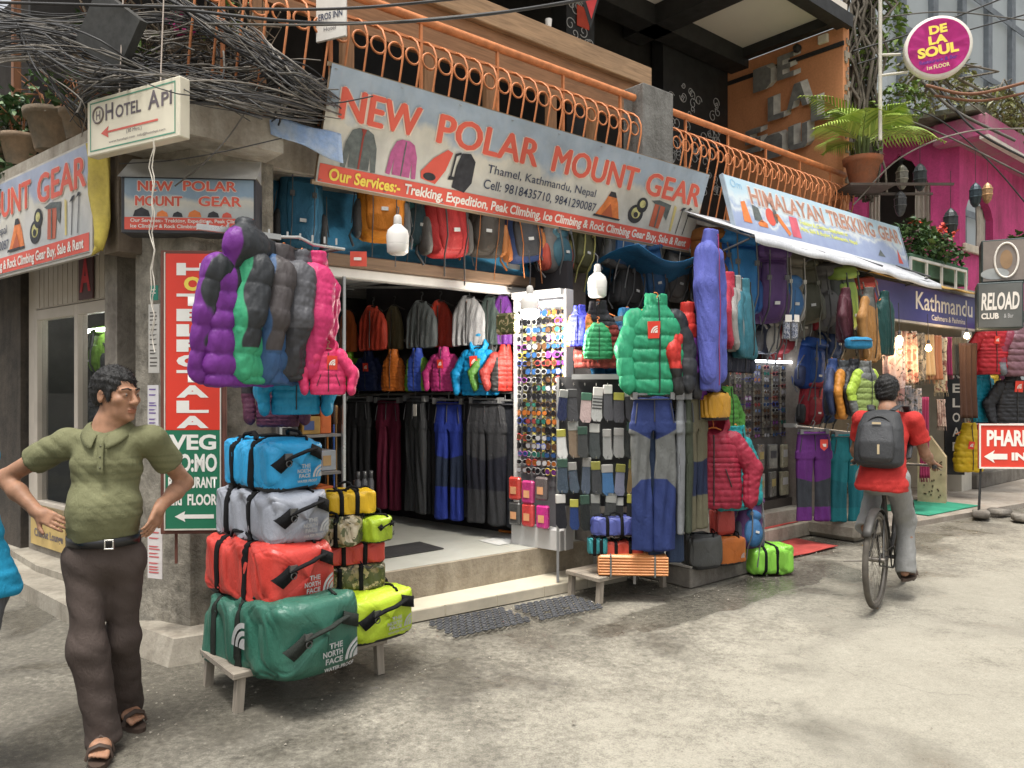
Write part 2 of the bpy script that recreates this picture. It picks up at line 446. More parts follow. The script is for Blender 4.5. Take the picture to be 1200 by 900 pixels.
        for o in off:
            for a in range(3):
                if o[a] == 0:
                    o2 = list(o); o2[a] = 1; o2 = tuple(o2); ga, gb = gv[o], gv[o2]; m = (ga < 0) != (gb < 0)
                    t = np.where(m, ga / np.where(m, ga - gb, 1), 0); p = np.array(o, float)[None].repeat(len(ii), 0); p[:, a] += t
                    pos += p * m[:, None]; cnt += m
        V = lo + h * (ii + pos / cnt[:, None]); Fs = []
        for a in range(3):
            s0 = [slice(None)] * 3; s1 = [slice(None)] * 3; s0[a] = slice(0, -1); s1[a] = slice(1, None)
            A = sg[tuple(s0)]; B = sg[tuple(s1)]; b_, c_ = [(1, 2), (2, 0), (0, 1)][a]
            e = np.argwhere(A != B); e = e[(e[:, b_] > 0) & (e[:, c_] > 0) & (e[:, b_] < n[b_] - 1) & (e[:, c_] < n[c_] - 1)]
            q = []
            for db, dc in ((1, 1), (0, 1), (0, 0), (1, 0)):
                f = e.copy(); f[:, b_] -= db; f[:, c_] -= dc; q.append(idx[f[:, 0], f[:, 1], f[:, 2]])
            q = np.stack(q, 1); ins = A[e[:, 0], e[:, 1], e[:, 2]]
            q[~ins] = q[~ins][:, ::-1]; Fs.append(q)
        Fq = np.concatenate(Fs); Fq = Fq[(Fq >= 0).all(1)]
        return V, Fq
def np_mesh(name, V, F, mats, parent=None, attrs=None, smooth=True, fm=None, loc=None, rotz=None):
    me = bpy.data.meshes.new(name); nv, nf, k = len(V), len(F), F.shape[1]
    me.vertices.add(nv); me.vertices.foreach_set('co', np.asarray(V, np.float32).ravel())
    me.loops.add(nf * k); me.loops.foreach_set('vertex_index', F.astype(np.int32).ravel())
    me.polygons.add(nf); me.polygons.foreach_set('loop_start', np.arange(0, nf * k, k, dtype=np.int32)); me.polygons.foreach_set('loop_total', np.full(nf, k, np.int32))
    me.polygons.foreach_set('use_smooth', np.full(nf, smooth))
    if fm is not None: me.polygons.foreach_set('material_index', np.asarray(fm, np.int32))
    me.update(calc_edges=True)
    for nm, val in (attrs or {}).items():
        a = me.attributes.new(nm, 'FLOAT', 'POINT'); a.data.foreach_set('value', np.asarray(val, np.float32))
    return link(name, me, mats, parent, loc, rotz)
def normals(V, F):
    a, b, c = V[F[:, 0]], V[F[:, 1]], V[F[:, 2]]; n = np.cross(b - a, c - a); out = np.zeros_like(V)
    for k in range(F.shape[1]): np.add.at(out, F[:, k], n)
    return out / np.maximum(np.linalg.norm(out, axis=1, keepdims=True), 1e-9)
def dress(name, sdf, mats, parent=None, amp=0., scale=12., seed=0, pan=None, pan2=None, stretch=(1, 1, 1), seam=None, drape=0, **kw):
    """polygonise, wrinkle, colour panels"""
    V, F = sdf.mesh()
    if amp: V = V + normals(V, F) * (amp * wob(V * np.array(stretch), scale, seed))[:, None]
    if seam:
        ph, per = seam; q = 1 - np.abs(np.sin((V[:, 2] + ph + .012 * np.sin(V[:, 2] * 17 + ph)) * math.pi / per)); V = V + normals(V, F) * ((q ** 1.2) * .0042 * wob(V * np.array((1, 1, .12)), 130, seed + 40, 2) + .006 * wob(V, 19, seed + 41, 2))[:, None]
    if drape: V = V + np.stack([0 * V[:, 0], drape * np.sin(V[:, 0] * 78 + 2.5 * np.sin(V[:, 2] * 3.3 + seed) + np.sign(V[:, 1])) * np.clip(.25 - V[:, 2] * 1.6, 0, 1) * (.6 + .4 * np.sin(V[:, 2] * 7 + V[:, 0] * 9)), 0 * V[:, 0]], 1)
    at = {}
    if pan is not None: at['pan'] = pan(V)
    if pan2 is not None: at['pan2'] = pan2(V)
    return np_mesh(name, V, F, mats, parent, at, **kw)
# ================================================================ SETTING: ground and pavement
def road_mat():
    m, nt, b = base_mat('road', .9, .25)
    tc = N(nt, 'ShaderNodeTexCoord'); mp = N(nt, 'ShaderNodeMapping'); nt.links.new(tc.outputs['Object'], mp.inputs[0]); co = mp.outputs[0]
    # d axis of the street: how far from the shop fronts (dust lies in the middle of the lane, damp stone chips along the steps)
    sx = N(nt, 'ShaderNodeSeparateXYZ'); nt.links.new(co, sx.inputs[0])
    dd = math_(nt, 'ADD', math_(nt, 'MULTIPLY', math_(nt, 'ADD', sx.outputs[0], -P1[0]), -UY), math_(nt, 'MULTIPLY', math_(nt, 'ADD', sx.outputs[1], -P1[1]), UX))
    big = noise(nt, co, .75, 6, .62, .15); mid = noise(nt, co, 2.6, 8, .72, .1); fine = noise(nt, co, 26, 6, .75); grit = noise(nt, co, 120, 3, .6)
    edge = N(nt, 'ShaderNodeMapRange'); edge.inputs[1].default_value = -2.1; edge.inputs[2].default_value = -.75; nt.links.new(dd, edge.inputs[0])
    sl = math_(nt, 'ADD', math_(nt, 'MULTIPLY', math_(nt, 'ADD', sx.outputs[0], -P1[0]), UX), math_(nt, 'MULTIPLY', math_(nt, 'ADD', sx.outputs[1], -P1[1]), UY))
    left = N(nt, 'ShaderNodeMapRange'); left.inputs[1].default_value = 1.2; left.inputs[2].default_value = -2.2; nt.links.new(sl, left.inputs[0])
    edge.inputs[1].default_value = -2.7; edge.inputs[2].default_value = -.9
    v = math_(nt, 'ADD', math_(nt, 'MULTIPLY', big, .45), math_(nt, 'MULTIPLY', mid, .5))
    v = math_(nt, 'SUBTRACT', v, math_(nt, 'MULTIPLY', edge.outputs[0], .24))
    v = math_(nt, 'SUBTRACT', v, math_(nt, 'MULTIPLY', left.outputs[0], .10))
    v = math_(nt, 'ADD', v, math_(nt, 'MULTIPLY', fine, .35))
    v = math_(nt, 'ADD', v, math_(nt, 'MULTIPLY', math_(nt, 'ADD', grit, -.5), .25))
    dust = ramp(nt, v, [(.345, 0), (.57, 1)])
    base = ramp(nt, fine, [(.3, (.085, .078, .064)), (.55, (.155, .142, .115)), (.72, (.25, .228, .185))])
    sand = ramp(nt, mid, [(.2, (.24, .223, .18)), (.5, (.30, .28, .228)), (.8, (.345, .323, .265))])
    sand = mix(nt, 1., sand, ramp(nt, fine, [(.25, .80), (.7, 1.06)]), 'MULTIPLY'); sand = mix(nt, 1., sand, ramp(nt, grit, [(.3, .78), (.62, 1.08)]), 'MULTIPLY')
    chips = N(nt, 'ShaderNodeTexVoronoi'); chips.inputs['Scale'].default_value = 60; nt.links.new(co, chips.inputs['Vector'])
    chip = ramp(nt, math_(nt, 'ADD', chips.outputs['Distance'], math_(nt, 'MULTIPLY', mid, .55)), [(.36, 1), (.42, 0)])
    base = mix(nt, math_(nt, 'MULTIPLY', chip, .6), base, (.31, .29, .24))
    out = mix(nt, dust, base, sand)
    # cracks
    cr = N(nt, 'ShaderNodeTexVoronoi', feature='DISTANCE_TO_EDGE'); cr.inputs['Scale'].default_value = .55
    wv = mix(nt, .35, co, noise(nt, co, 1.7, 4)); nt.links.new(wv, cr.inputs['Vector'])
    ck = ramp(nt, cr.outputs['Distance'], [(.0, .8), (.004, 1)])
    ck = mix(nt, ramp(nt, big, [(.45, 1), (.6, 0)]), ck, 1.)
    out = mix(nt, 1., out, ck, 'MULTIPLY')
    # damp patches and small puddles
    wet = ramp(nt, math_(nt, 'ADD', noise(nt, co, .9, 4, .5, .4), math_(nt, 'MULTIPLY', edge.outputs[0], .16)), [(.59, 0), (.70, 1)])
    px_ = math_(nt, 'POWER', math_(nt, 'ABSOLUTE', math_(nt, 'MULTIPLY', math_(nt, 'ADD', sl, -2.3), .42)), 2.); py_ = math_(nt, 'POWER', math_(nt, 'ABSOLUTE', math_(nt, 'MULTIPLY', math_(nt, 'ADD', dd, 1.02), 2.6)), 2.)
    pud = math_(nt, 'SUBTRACT', math_(nt, 'MULTIPLY', math_(nt, 'ADD', noise(nt, co, 2.2, 5, .55), .42), 1.), math_(nt, 'ADD', px_, py_)); pud = ramp(nt, pud, [(.42, 0), (.60, 1)])
    wet = math_(nt, 'MAXIMUM', math_(nt, 'MULTIPLY', wet, .75), pud)
    out = mix(nt, math_(nt, 'MULTIPLY', wet, .72), out, mix(nt, 1., out, .42, 'MULTIPLY'))
    nt.links.new(out, b.inputs['Base Color'])
    nt.links.new(ramp(nt, math_(nt, 'ADD', wet, math_(nt, 'MULTIPLY', fine, .25)), [(.3, .92), (.95, .12)]), b.inputs['Roughness'])
    h = math_(nt, 'ADD', math_(nt, 'MULTIPLY', fine, .6), math_(nt, 'ADD', math_(nt, 'MULTIPLY', grit, .25), math_(nt, 'MULTIPLY', mid, 1.2)))
    bump(nt, b, h, .4, .012); return m
g = MB()
def gz(x, y): return .012 * math.sin(1.3 * x + .7) * math.sin(1.1 * y) * min(1, max(0, (8 - math.hypot(x - 1, y - 3)) / 6)) - .006
g.grid(lambda u, v: ((lambda x, y: (x, y, gz(x, y)))(-9 + 18 * u, -4 + 18 * v)), 60, 60)
B = 260.
g.add([(-B, -B, -.02), (B, -B, -.02), (B, -4, -.02), (-B, -4, -.02)], [(0, 1, 2, 3)])
for x0, y0, x1, y1 in ((-B, -B, B, -4), (-B, -4, -9, 14), (9, -4, B, 14), (-B, 14, B, B)):
    pass
g.v = g.v[:-4]; g.f = g.f[:-1]; g.m = g.m[:-1]; g.sm = g.sm[:-1]
for x0, y0, x1, y1 in ((-B, -B, B, -4), (-B, -4, -9, 14), (9, -4, B, 14), (-B, 14, B, B)):
    g.add([(x0, y0, -.006), (x1, y0, -.006), (x1, y1, -.006), (x0, y1, -.006)], [(0, 1, 2, 3)])
tag(build('road', g, road_mat()), kind='structure')
CONC = stained((.40, .365, .30), (.19, .165, .13), scale=2.2, bs=.5, amount=.6)
CONC_D = stained((.27, .25, .215), (.12, .105, .09), scale=2.5, bs=.6, amount=.5)
p = MB()
kerb = [(-9, 10.9), (-6.6, 8.75), (-4.63, 6.95), (-3.8, 5.96), (-3.06, 5.3), (-2.55, 4.98), (-2.2, 5.0), (-2.2, 5.9), (-5.8, 9.3), (-9, 12)]
p.slab(kerb, -.02, .115); p.slab([(-3.9, 6.3), (-2.3, 5.1), (-2.2, 5.9), (-5.8, 9.3), (-6.5, 8.9)], .116, .17)
tag(build('pavement', p, CONC), kind='structure')
# tiled landing strip on the right, in front of the shawl shop
p = MB(); q = [FW(5.4, -.55), FW(11.2, -1.25), FW(16, -1.8), FW(16, 1), FW(5.4, 1)]
p.slab([(v.x, v.y) for v in q], -.02, .055)
tag(build('pavement', p, stained((.40, .36, .31), (.25, .215, .175), scale=1.4, bs=.35, streak=False)), kind='structure')

# ================================================================ corner building (local axes: s, d, z)
def at_R(name, label, cat, s=0, d=0, z=0, rot=0., group=None): return thing(name, label, cat, FW(s, d, z), A_R + rot, group)
WALL_D = stained((.16, .125, .10), (.06, .05, .042), scale=1.5, amount=.5)
bld = at_R('corner_building', 'old concrete corner building with shops below and an orange railed restaurant balcony above', 'building')
CB = thing('tmp', None, None); bpy.data.objects.remove(CB)
m = MB()
m.slab([(-1.70, .09), (-.98, .09), (-.98, .42), (7.2, .42), (7.2, 4.5), (-2.56, 4.5)], 3.1, 3.3)
build('floor_slab', m, stained((.50, .46, .39), (.24, .205, .165), scale=2.4, bs=.4, amount=.75), bld)
m = MB()                                                # chamfered corner pillar, rough lower stretch
m.slab([(-1.66, .82), (-1.46, .37), (-.93, .37), (-.93, .9), (-1.3, 1.25)], 0, 3.098)
build('pillar', m, stained((.40, .365, .30), (.12, .108, .088), scale=7., bs=1., amount=.5, bsc=24), bld)
m = MB(); m.slab([(-1.80, .72), (-1.66, .14), (-1.36, .08), (-1.2, .36), (-1.46, .45)], -.02, .16)
for k in range(len(m.v)):
    if m.v[k][2] > .1: x, y, z = m.v[k]; m.v[k] = (x + (.05 if x < -1.3 else 0), y + .045, z - .01)
build('pillar_base', m, CONC, bld)
m = MB()                                                # shop floor, steps
m.slab([(-.62, .30), (1.86, .17), (2.3, .2), (2.3, 4), (-.9, 4), (-.9, .32)], .0, .305)
build('shop_floor', m, plain((.42, .42, .37), .35, .4, var=.12, vs=3), bld)
m = MB(); m.slab([(-.62, .262), (1.86, .132), (1.86, .169), (-.62, .299)], .0, .303)
build('step_riser', m, stained((.40, .35, .27), (.22, .18, .13), scale=4, bs=.6), bld)
m = MB(); m.slab([(-.72, .02), (1.9, -.2), (1.9, .131), (-.72, .261)], .0, .082)
build('tiled_step', m, plain((.52, .475, .37), .5, .3, var=.1, vs=4, bs=.08), bld)
m = MB()
for k in range(6):
    s0 = -.72 + k * .44; s1 = s0 + .425
    f = lambda s: .02 - .084 * (s + .72)
    m.slab([(s0, f(s0) - .009), (s1, f(s1) - .009), (s1, f(s1) - .001), (s0, f(s0) - .001)], .004, .079)
build('step_tile', m, plain((.46, .41, .32), .55, .3, var=.22, vs=5, bs=.1), bld)
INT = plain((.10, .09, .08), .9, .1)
m = MB(); m.box(-1.1, .8, 2.72, 2.25, 4.0, 2.78); build('shop_ceiling', m, plain((.72, .71, .69), .8, .1), bld)
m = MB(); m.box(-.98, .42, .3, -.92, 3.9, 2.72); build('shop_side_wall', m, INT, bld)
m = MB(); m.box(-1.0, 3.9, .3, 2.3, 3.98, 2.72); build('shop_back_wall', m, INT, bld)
m = MB(); m.box(-.92, .60, 2.44, 1.89, .70, 2.51, b=.006); build('header_beam', m, plain((.55, .53, .50), .6, .3, var=.1), bld)
m = MB(); m.box(-.92, .54, 2.512, 1.89, .76, 2.60, b=.006); build('header_board', m, wood((.17, .11, .07)), bld)
m = MB(); m.box(1.90, .66, .0, 2.3, 3.9, 3.095); build('party_wall', m, stained((.22, .19, .165), (.12, .10, .085), scale=3, bs=.5), bld)
m = MB(); m.box(5.02, -.12, .0, 5.35, 2.5, 3.095); build('party_wall', m, stained((.26, .23, .20), (.14, .12, .10), scale=3, bs=.5), bld)
# second shop box
m = MB(); m.slab([(2.3, .05), (5.02, -.12), (5.02, 3), (2.3, 3)], 0, .30); build('shop_floor', m, stained((.36, .34, .29), (.2, .18, .15), scale=3, streak=False), bld)
m = MB(); m.box(2.3, 2.4, .3, 5.02, 2.5, 3.09); build('shop_back_wall', m, INT, bld)
# upper floor: pillar of the balcony, counter beam, back wall, dark wall with swirls, ceiling and black beams
m = MB(); m.box(2.72, .30, 3.3, 3.18, .56, 4.56, b=.01)
build('balcony_pillar', m, stained((.23, .225, .21), (.12, .115, .105), scale=5, bs=.8), bld)
m = MB(); m.box(-2.2, .80, 4.84, 3.45, .92, 5.05, b=.008); m.box(-2.2, .921, 5.0, 3.45, 1.5, 5.052)
build('counter_beam', m, wood((.42, .27, .155), .55), bld)
m = MB(); m.box(-2.2, .86, 4.42, 3.4, .90, 4.837); build('counter_panel', m, wood((.33, .17, .085), .6), bld)
for k, s in enumerate((-.9, -.2, .55, 1.2, 1.95, 2.5)):
    m = MB(); m.box(s, .80, 3.3, s + .10, .858, 4.42); build('counter_post', m, wood((.28, .15, .075), .6, axis='z'), bld)
m = MB(); m.box(-2.0, 2.55, 3.3, 7.1, 2.65, 6.8); build('back_wall', m, plain((.022, .02, .018), .7, .2), bld)
m = MB(); m.box(-2, .5, 6.64, 7.15, 4, 6.8); build('ceiling', m, plain((.68, .63, .56), .8, .2, var=.05, vs=1.2), bld)
BLK = plain((.025, .025, .025), .55, .3)
m = MB(); m.box(-2, .42, 6.46, 7.15, .60, 6.638); m.box(4.9, .60, 6.38, 5.25, 2.5, 6.638); m.box(-2, 1.95, 6.38, 7.05, 2.25, 6.636); m.box(6.90, .60, 6.50, 7.04, 1.949, 6.637); m.box(1.2, .60, 6.38, 1.5, 2.5, 6.637)
build('ceiling_beam', m, BLK, bld)
m = MB(); m.box(3.05, 1.7, 3.3, 3.5, 1.949, 6.63); build('painted_column', m, BLK, bld)
m = MB(); m.box(5.5, 2.3, 3.3, 7.03, 2.5, 6.63); build('painted_wall', m, BLK, bld)
# white swirls painted on the black column and wall
def swirls(par, c, n, seed, w_, h_, plane='d', off=0.):
    r = random.Random(seed); m = MB()
    for k in range(n):
        cx, cz, r0 = c[0] + r.uniform(-w_, w_), c[2] + r.uniform(-h_, h_), r.uniform(.04, .10); t = r.uniform(0, 6.3); pts = []
        for i in range(15):
            a = t + i * .5; q = r0 * (1 - i / 20); pts.append((cx + q * math.cos(a), c[1] + off, cz + q * math.sin(a)))
        m.tube(pts, .006, 4)
    return build('painted_swirl', m, plain((.5, .5, .5), .7), par)
swirls(bld, (3.27, 1.695, 5.6), 34, 3, .17, .62); swirls(bld, (6.25, 2.296, 5.2), 60, 4, .6, .75)
# orange end wall with raised lettering, moulding strip, fuse box
ow = at_R('orange_wall', 'terracotta orange end wall of the balcony with grey block letters and a black rail', 'wall', 7.05, .5, 3.3)
m = MB(); m.box(0, 0, 0, .16, 1.85, 3.2, b=.01); build('wall_panel', m, stained((.60, .265, .125), (.52, .22, .10), rough=.75, scale=.8, bs=.12, amount=.8), ow)
m = MB(); m.box(-.02, -.01, 2.92, -.001, 1.84, 2.98); build('moulding', m, BLK, ow)
m = MB(); m.box(-.06, .2, 3.03, -.001, .34, 3.15, b=.01); build('switch_box', m, plain((.6, .55, .45), .5), ow)
m = MB(); m.lathe([(.001, 0), (.05, .0), (.06, .03), (.045, .08), (.001, .085)], 12); 
o = build('spot_lamp', m, BLK, ow, (-.06, .62, 3.05)); o.rotation_euler = (0, R(-70), 0)
m = MB(); r = random.Random(5)
for k in range(40):
    z = r.uniform(.1, 3); m.box(.005 + r.uniform(0, .1), -.012 - r.uniform(0, .02), z, .05 + r.uniform(0, .1), -.002, z + r.uniform(.03, .1))
build('broken_edge', m, stained((.42, .37, .30), (.22, .18, .14)), ow)
# letters DE LA SOUL : grey isometric blocks, the face toward the viewer's left
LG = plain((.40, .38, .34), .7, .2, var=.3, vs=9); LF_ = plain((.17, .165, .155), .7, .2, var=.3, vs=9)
def letter(ch, yy, zz, h=.34):
    """raised letter on the -s face of the wall"""
    F_ = {'D': [[(0, 0), (.6, 0), (.85, .2), (.85, .8), (.6, 1), (0, 1)]], 'E': [[(0, 0), (.75, 0), (.75, .2), (.25, .2), (.25, .4), (.6, .4), (.6, .6), (.25, .6), (.25, .8), (.75, .8), (.75, 1), (0, 1)]],
          'L': [[(0, 0), (.75, 0), (.75, .22), (.27, .22), (.27, 1), (0, 1)]], 'A': [[(0, 0), (.22, 0), (.32, .3), (.6, .3), (.7, 0), (.92, 0), (.6, 1), (.32, 1)]],
          'S': [[(0, 0), (.75, 0), (.75, .6), (.25, .6), (.25, .8), (.75, .8), (.75, 1), (0, 1), (0, .4), (.5, .4), (.5, .2), (0, .2)]],
          'O': [[(.15, 0), (.7, 0), (.85, .15), (.85, .85), (.7, 1), (.15, 1), (0, .85), (0, .15)]], 'U': [[(0, 1), (0, .15), (.15, 0), (.7, 0), (.85, .15), (.85, 1), (.6, 1), (.6, .22), (.25, .22), (.25, 1)]]}[ch]
    m = MB()
    for poly in F_:
        pts = [(x * h, z * h) for x, z in poly]; n = len(pts)
        a = sum(pts[i][0] * pts[(i + 1) % n][1] - pts[(i + 1) % n][0] * pts[i][1] for i in range(n))
        if a < 0: pts = pts[::-1]
        # local y of the wall runs to the left in the picture
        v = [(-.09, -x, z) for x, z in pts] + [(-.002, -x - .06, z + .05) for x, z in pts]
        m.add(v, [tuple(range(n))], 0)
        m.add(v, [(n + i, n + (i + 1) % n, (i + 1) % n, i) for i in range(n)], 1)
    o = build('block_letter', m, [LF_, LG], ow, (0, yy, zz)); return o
for ch, y, z in (('D', 1.32, 2.0), ('E', .93, 2.06), ('L', 1.08, 1.52), ('A', .78, 1.6), ('S', 1.45, 1.13), ('O', 1.14, .98), ('U', .76, 1.02), ('L', .42, 1.34)): letter(ch, y, z + .64, .34)
m = MB(); m.box(-.05, .02, 0, -.001, 1.5, .85); build('low_panel', m, stained((.42, .16, .06), (.30, .11, .045), rough=.7, scale=1, bs=.1), ow)

# balcony railings
ORG = plain((.55, .20, .075), .5, .4, var=.25, vs=12, bs=.15, bsc=70)
def railing(s0, s1, label, n):
    t = at_R('balcony_railing', label, 'railing', s0, .4, 3.3, group='orange scroll railings of the balcony'); Ls = s1 - s0
    m = MB(); m.tube([(0, 0, 1.13), (Ls, 0, 1.13)], .034, 12); build('handrail', m, ORG, t)
    m = MB(); m.box(0, -.012, .955, Ls, .012, .975); build('flat_rail', m, ORG, t)
    m = MB(); m.box(0, -.012, .10, Ls, .012, .125); build('flat_rail', m, ORG, t)
    dx = Ls / n
    for k in range(int(Ls / .75) + 1):
        x = min(.3 + k * .75, Ls - .05); m = MB(); m.bar((x, 0, 0.0), (x, 0, 1.13), .022); build('post', m, ORG, t)
    m0 = MB(); m0.ring((0, -.065, .80), .060, .0085, 'y', 18, 6); me = None
    b0 = MB(); pts = []
    pts = [(.0, 0, .965), (.004, -.05, .945), (.012, -.105, .895), (.018, -.135, .82), (.018, -.135, .74), (.012, -.115, .63), (.004, -.085, .48), (0, -.045, .3), (0, -.005, .12)]
    b0.tube(pts, .0085, 6)
    for k in range(n):
        x = dx * (k + .5)
        if me is None:
            o1 = build('ring', m0, ORG, t, (x, 0, 0)); o2 = build('baluster', b0, ORG, t, (x, 0, 0)); me = 1
        else:
            for o in (o1, o2):
                c = o.copy(); COL.objects.link(c); c.parent = t; c.location = (x, 0, 0)
    return t
railing(-1.55, 2.70, 'long orange railing of scrolls and rings left of the grey balcony pillar', 29)
railing(3.20, 6.9, 'orange railing of scrolls and rings between the grey pillar and the orange wall', 25)
t = at_R('concrete_ledge', 'concrete ledge with chipped top running under the balcony railing', 'ledge', 0, .40, 3.302)
m = MB(); m.box(-.97, -.10, 0, 6.9, .12, .10, b=.01); build('ledge_body', m, CONC_D, t)

# ================================================================ left shop front (local x to the right along the left facade)
AL = plain((.52, .46, .385), .45, .4, var=.12, vs=3); 
ls = thing('side_shop', 'pale panelled side shop front with a two door glass showcase under the left banner', 'shop front', (QL[0], QL[1], 0), A_L)
m = MB(); m.box(-2.1, 0, .17, .1, .10, .52); build('plinth', m, stained((.33, .30, .25), (.17, .15, .12), scale=3), ls)
m = MB(); m.box(-2.10, .0, .521, -1.93, .10, 2.93, b=.004); m.box(-.12, .0, .521, .10, .10, 2.93, b=.004); m.box(-1.929, .0, 2.32, -.121, .08, 2.93)
for k in range(18): m.box(-1.92 + k * .1, -.008, 2.33, -1.925 + k * .1 + .092, -.001, 2.92)
build('panel', m, AL, ls)
m = MB()
for a, b in ((-1.925, -1.85), (-.20, -.125), (-1.07, -1.0)): m.box(a, -.02, .53, b, .06, 2.31, b=.004)
m.box(-1.849, -.02, 2.22, -1.071, .06, 2.31, b=.004); m.box(-.999, -.02, 2.22, -.201, .06, 2.31, b=.004); m.box(-1.849, -.02, .53, -1.071, .06, .63, b=.004); m.box(-.999, -.02, .53, -.201, .06, .63, b=.004)
build('frame', m, AL, ls)
for a, b in ((-1.849, -1.071), (-.999, -.201)):
    m = MB(); m.box(a, .02, .631, b, .026, 2.219); build('glass_pane', m, glass_mat(), ls)
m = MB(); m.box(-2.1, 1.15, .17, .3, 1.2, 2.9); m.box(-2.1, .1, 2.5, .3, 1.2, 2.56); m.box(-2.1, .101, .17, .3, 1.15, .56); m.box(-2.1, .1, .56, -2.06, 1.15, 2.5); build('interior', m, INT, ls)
m = MB(); m.box(-1.9, .5, 1.45, -.2, .9, 1.47); m.box(-1.9, .5, 1.0, -.2, .9, 1.02); build('shelf', m, plain((.08, .06, .05), .5), ls)
for x in (-1.5, -.7):
    m = MB(); m.box(x - .3, .3, 2.12, x + .3, .34, 2.15); build('fluorescent_tube', m, emit((.95, 1, .95), 9), ls)
m = MB(); m.box(-4.5, -.05, 0, -2.15, 1.2, 3.09); 
sw = thing('side_wall', 'dark stained plaster wall at the far left edge beside the side shop', 'wall', (QL[0], QL[1], 0), A_L); build('wall_body', m, stained((.12, .10, .08), (.05, .045, .04), scale=3), sw)
# narrow side wall between shop front and pillar
m = MB(); m.box(.11, -.28, .0, .30, .3, 2.95); build('pier', m, stained((.33, .30, .25), (.15, .13, .11), scale=5, bs=.8, bsc=20), ls)
# upper storey of the side street: dark room behind the flower pots
ub = thing('side_upper_wall', 'dark recessed upper storey wall behind the flower pots and cables', 'wall', (QL[0], QL[1], 3.3), A_L)
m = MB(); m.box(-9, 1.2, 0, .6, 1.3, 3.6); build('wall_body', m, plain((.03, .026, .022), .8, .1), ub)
m = MB()
for k in range(7): m.box(-5.6 + k * .9, .7, 0, -5.52 + k * .9, .78, 3.0)
build('wooden_post', m, wood((.22, .10, .05), axis='z'), ub)

# ================================================================ pink building further right and grey building behind it
PINK = stained((.62, .075, .245), (.33, .05, .13), rough=.8, scale=1.6, bs=.3, amount=.45)
pk = at_R('pink_building', 'bright pink restaurant building with scalloped arch windows and lanterns', 'building', 10.6, .35, 0)
def arch_wall(w_, z0, z1, ax0, ax1, az0, az1):
    """wall w_ wide with one scalloped arch opening; returns MB in x (along), y, z"""
    m = MB(); t_ = .12
    m.box(0, 0, z0, ax0, t_, z1); m.box(ax1, 0, z0, w_, t_, z1); m.box(ax0, 0, z0, ax1, t_, az0)
    cx = (ax0 + ax1) / 2; hw = (ax1 - ax0) / 2; pts = []
    n = 24
    for i in range(n + 1):
        u = -1 + 2 * i / n; zz = az1 - (az1 - az0) * .42 * abs(u) ** 1.6 - .05 * abs(math.sin(u * math.pi * 2.5))
        pts.append((cx + u * hw, zz))
    for i in range(n):
        (xa, za), (xb, zb) = pts[i], pts[i + 1]
        m.add([(xa, 0, za), (xb, 0, zb), (xb, 0, z1), (xa, 0, z1), (xa, t_, za), (xb, t_, zb)], [(0, 1, 2, 3), (0, 4, 5, 1)])
    return m
m = arch_wall(5.5, 3.0, 5.6, .25, 1.5, 4.0, 5.05); build('wall', m, PINK, pk)
m = arch_wall(3.4, 3.0, 5.95, .42, 1.40, 4.2, 5.6); o = build('wall', m, PINK, pk)
# second face, turned to the side street: runs from the corner away to the left in the picture
o.rotation_euler = (0, 0, R(101)); o.location = (0, 0, 0); 
for v in o.data.vertices: v.co.y = -v.co.y
o.data.flip_normals()
m = MB(); m.box(-.3, -.5, 5.55, 5.6, .3, 5.9, b=.02); build('eave', m, stained((.46, .06, .20), (.30, .2, .2), scale=1.2), pk)
m = MB(); m.box(-.32, -.53, 5.5, 5.6, -.40, 5.549); build('eave_board', m, plain((.55, .5, .45), .7), pk)
m = MB(); m.slab([(-.35, -.4), (5.6, -.4), (5.6, 4), (-1.8, 4)], 5.96, 6.04); build('roof', m, stained((.22, .21, .17), (.1, .1, .07)), pk)
m = MB(); m.slab([(0.05, .13), (5.5, .13), (5.5, 3.4), (-.6, 3.4)], 3.0, 3.05); m.box(.0, 2.5, 3, 5.5, 2.6, 5.5); build('room', m, plain((.06, .055, .05), .9), pk)
m = MB(); m.box(.1, -.06, 3.86, 1.9, -.002, 3.99, b=.01); build('sill', m, plain((.55, .48, .38), .6, var=.2), pk)
def curtain(x0, x1, z0, z1, y, par, col=(.62, .57, .48)):
    m = MB(); nu = 20
    m.grid(lambda u, v: (x0 + (x1 - x0) * u + .1 * (x1 - x0) * math.sin(v * 3), y + .03 * math.sin(u * 19), z0 + (z1 - z0) * v), nu, 8)
    o = build('curtain', m, cloth(col, crinkle=.2), par); sol(o, .008); return o
def sol(o, t):
    md = o.modifiers.new('thick', 'SOLIDIFY'); md.thickness = t; md.offset = 0
curtain(1.2, 1.49, 3.95, 4.8, .16, pk); curtain(.26, .38, 3.95, 4.8, .16, pk)
M101 = Matrix.Rotation(R(101), 4, 'Z')
for x0, x1 in ((.43, .66), (1.22, 1.39)):
    c = curtain(x0, x1, 4.15, 5.2, -.16, pk); c.rotation_euler = (0, 0, R(101))
m = MB(); m.box(.30, -.9, 3.6, 1.55, -.86, 5.7); o = build('dark_curtain', m, cloth((.10, .095, .085), crinkle=.2), pk); o.rotation_euler = (0, 0, R(101))
gb = thing('grey_building', 'tall grey panelled building with dark frames behind the pink building', 'building', yp(1132, 455, 19).xy.to_3d(), R(38))
m = MB(); m.box(-4, 0, 0, 16, 6, 22); build('wall', m, plain((.30, .33, .345), .6, .3, var=.12, vs=.6), gb)
m = MB()
for k in range(12): m.box(-3.6 + k * 1.55, -.12, 0, -3.35 + k * 1.55, -.002, 22)
for k in range(10): m.box(-4, -.14, 4 + k * 1.8, 16, -.121, 4.16 + k * 1.8)
build('frame', m, plain((.10, .115, .13), .5, .4), gb)
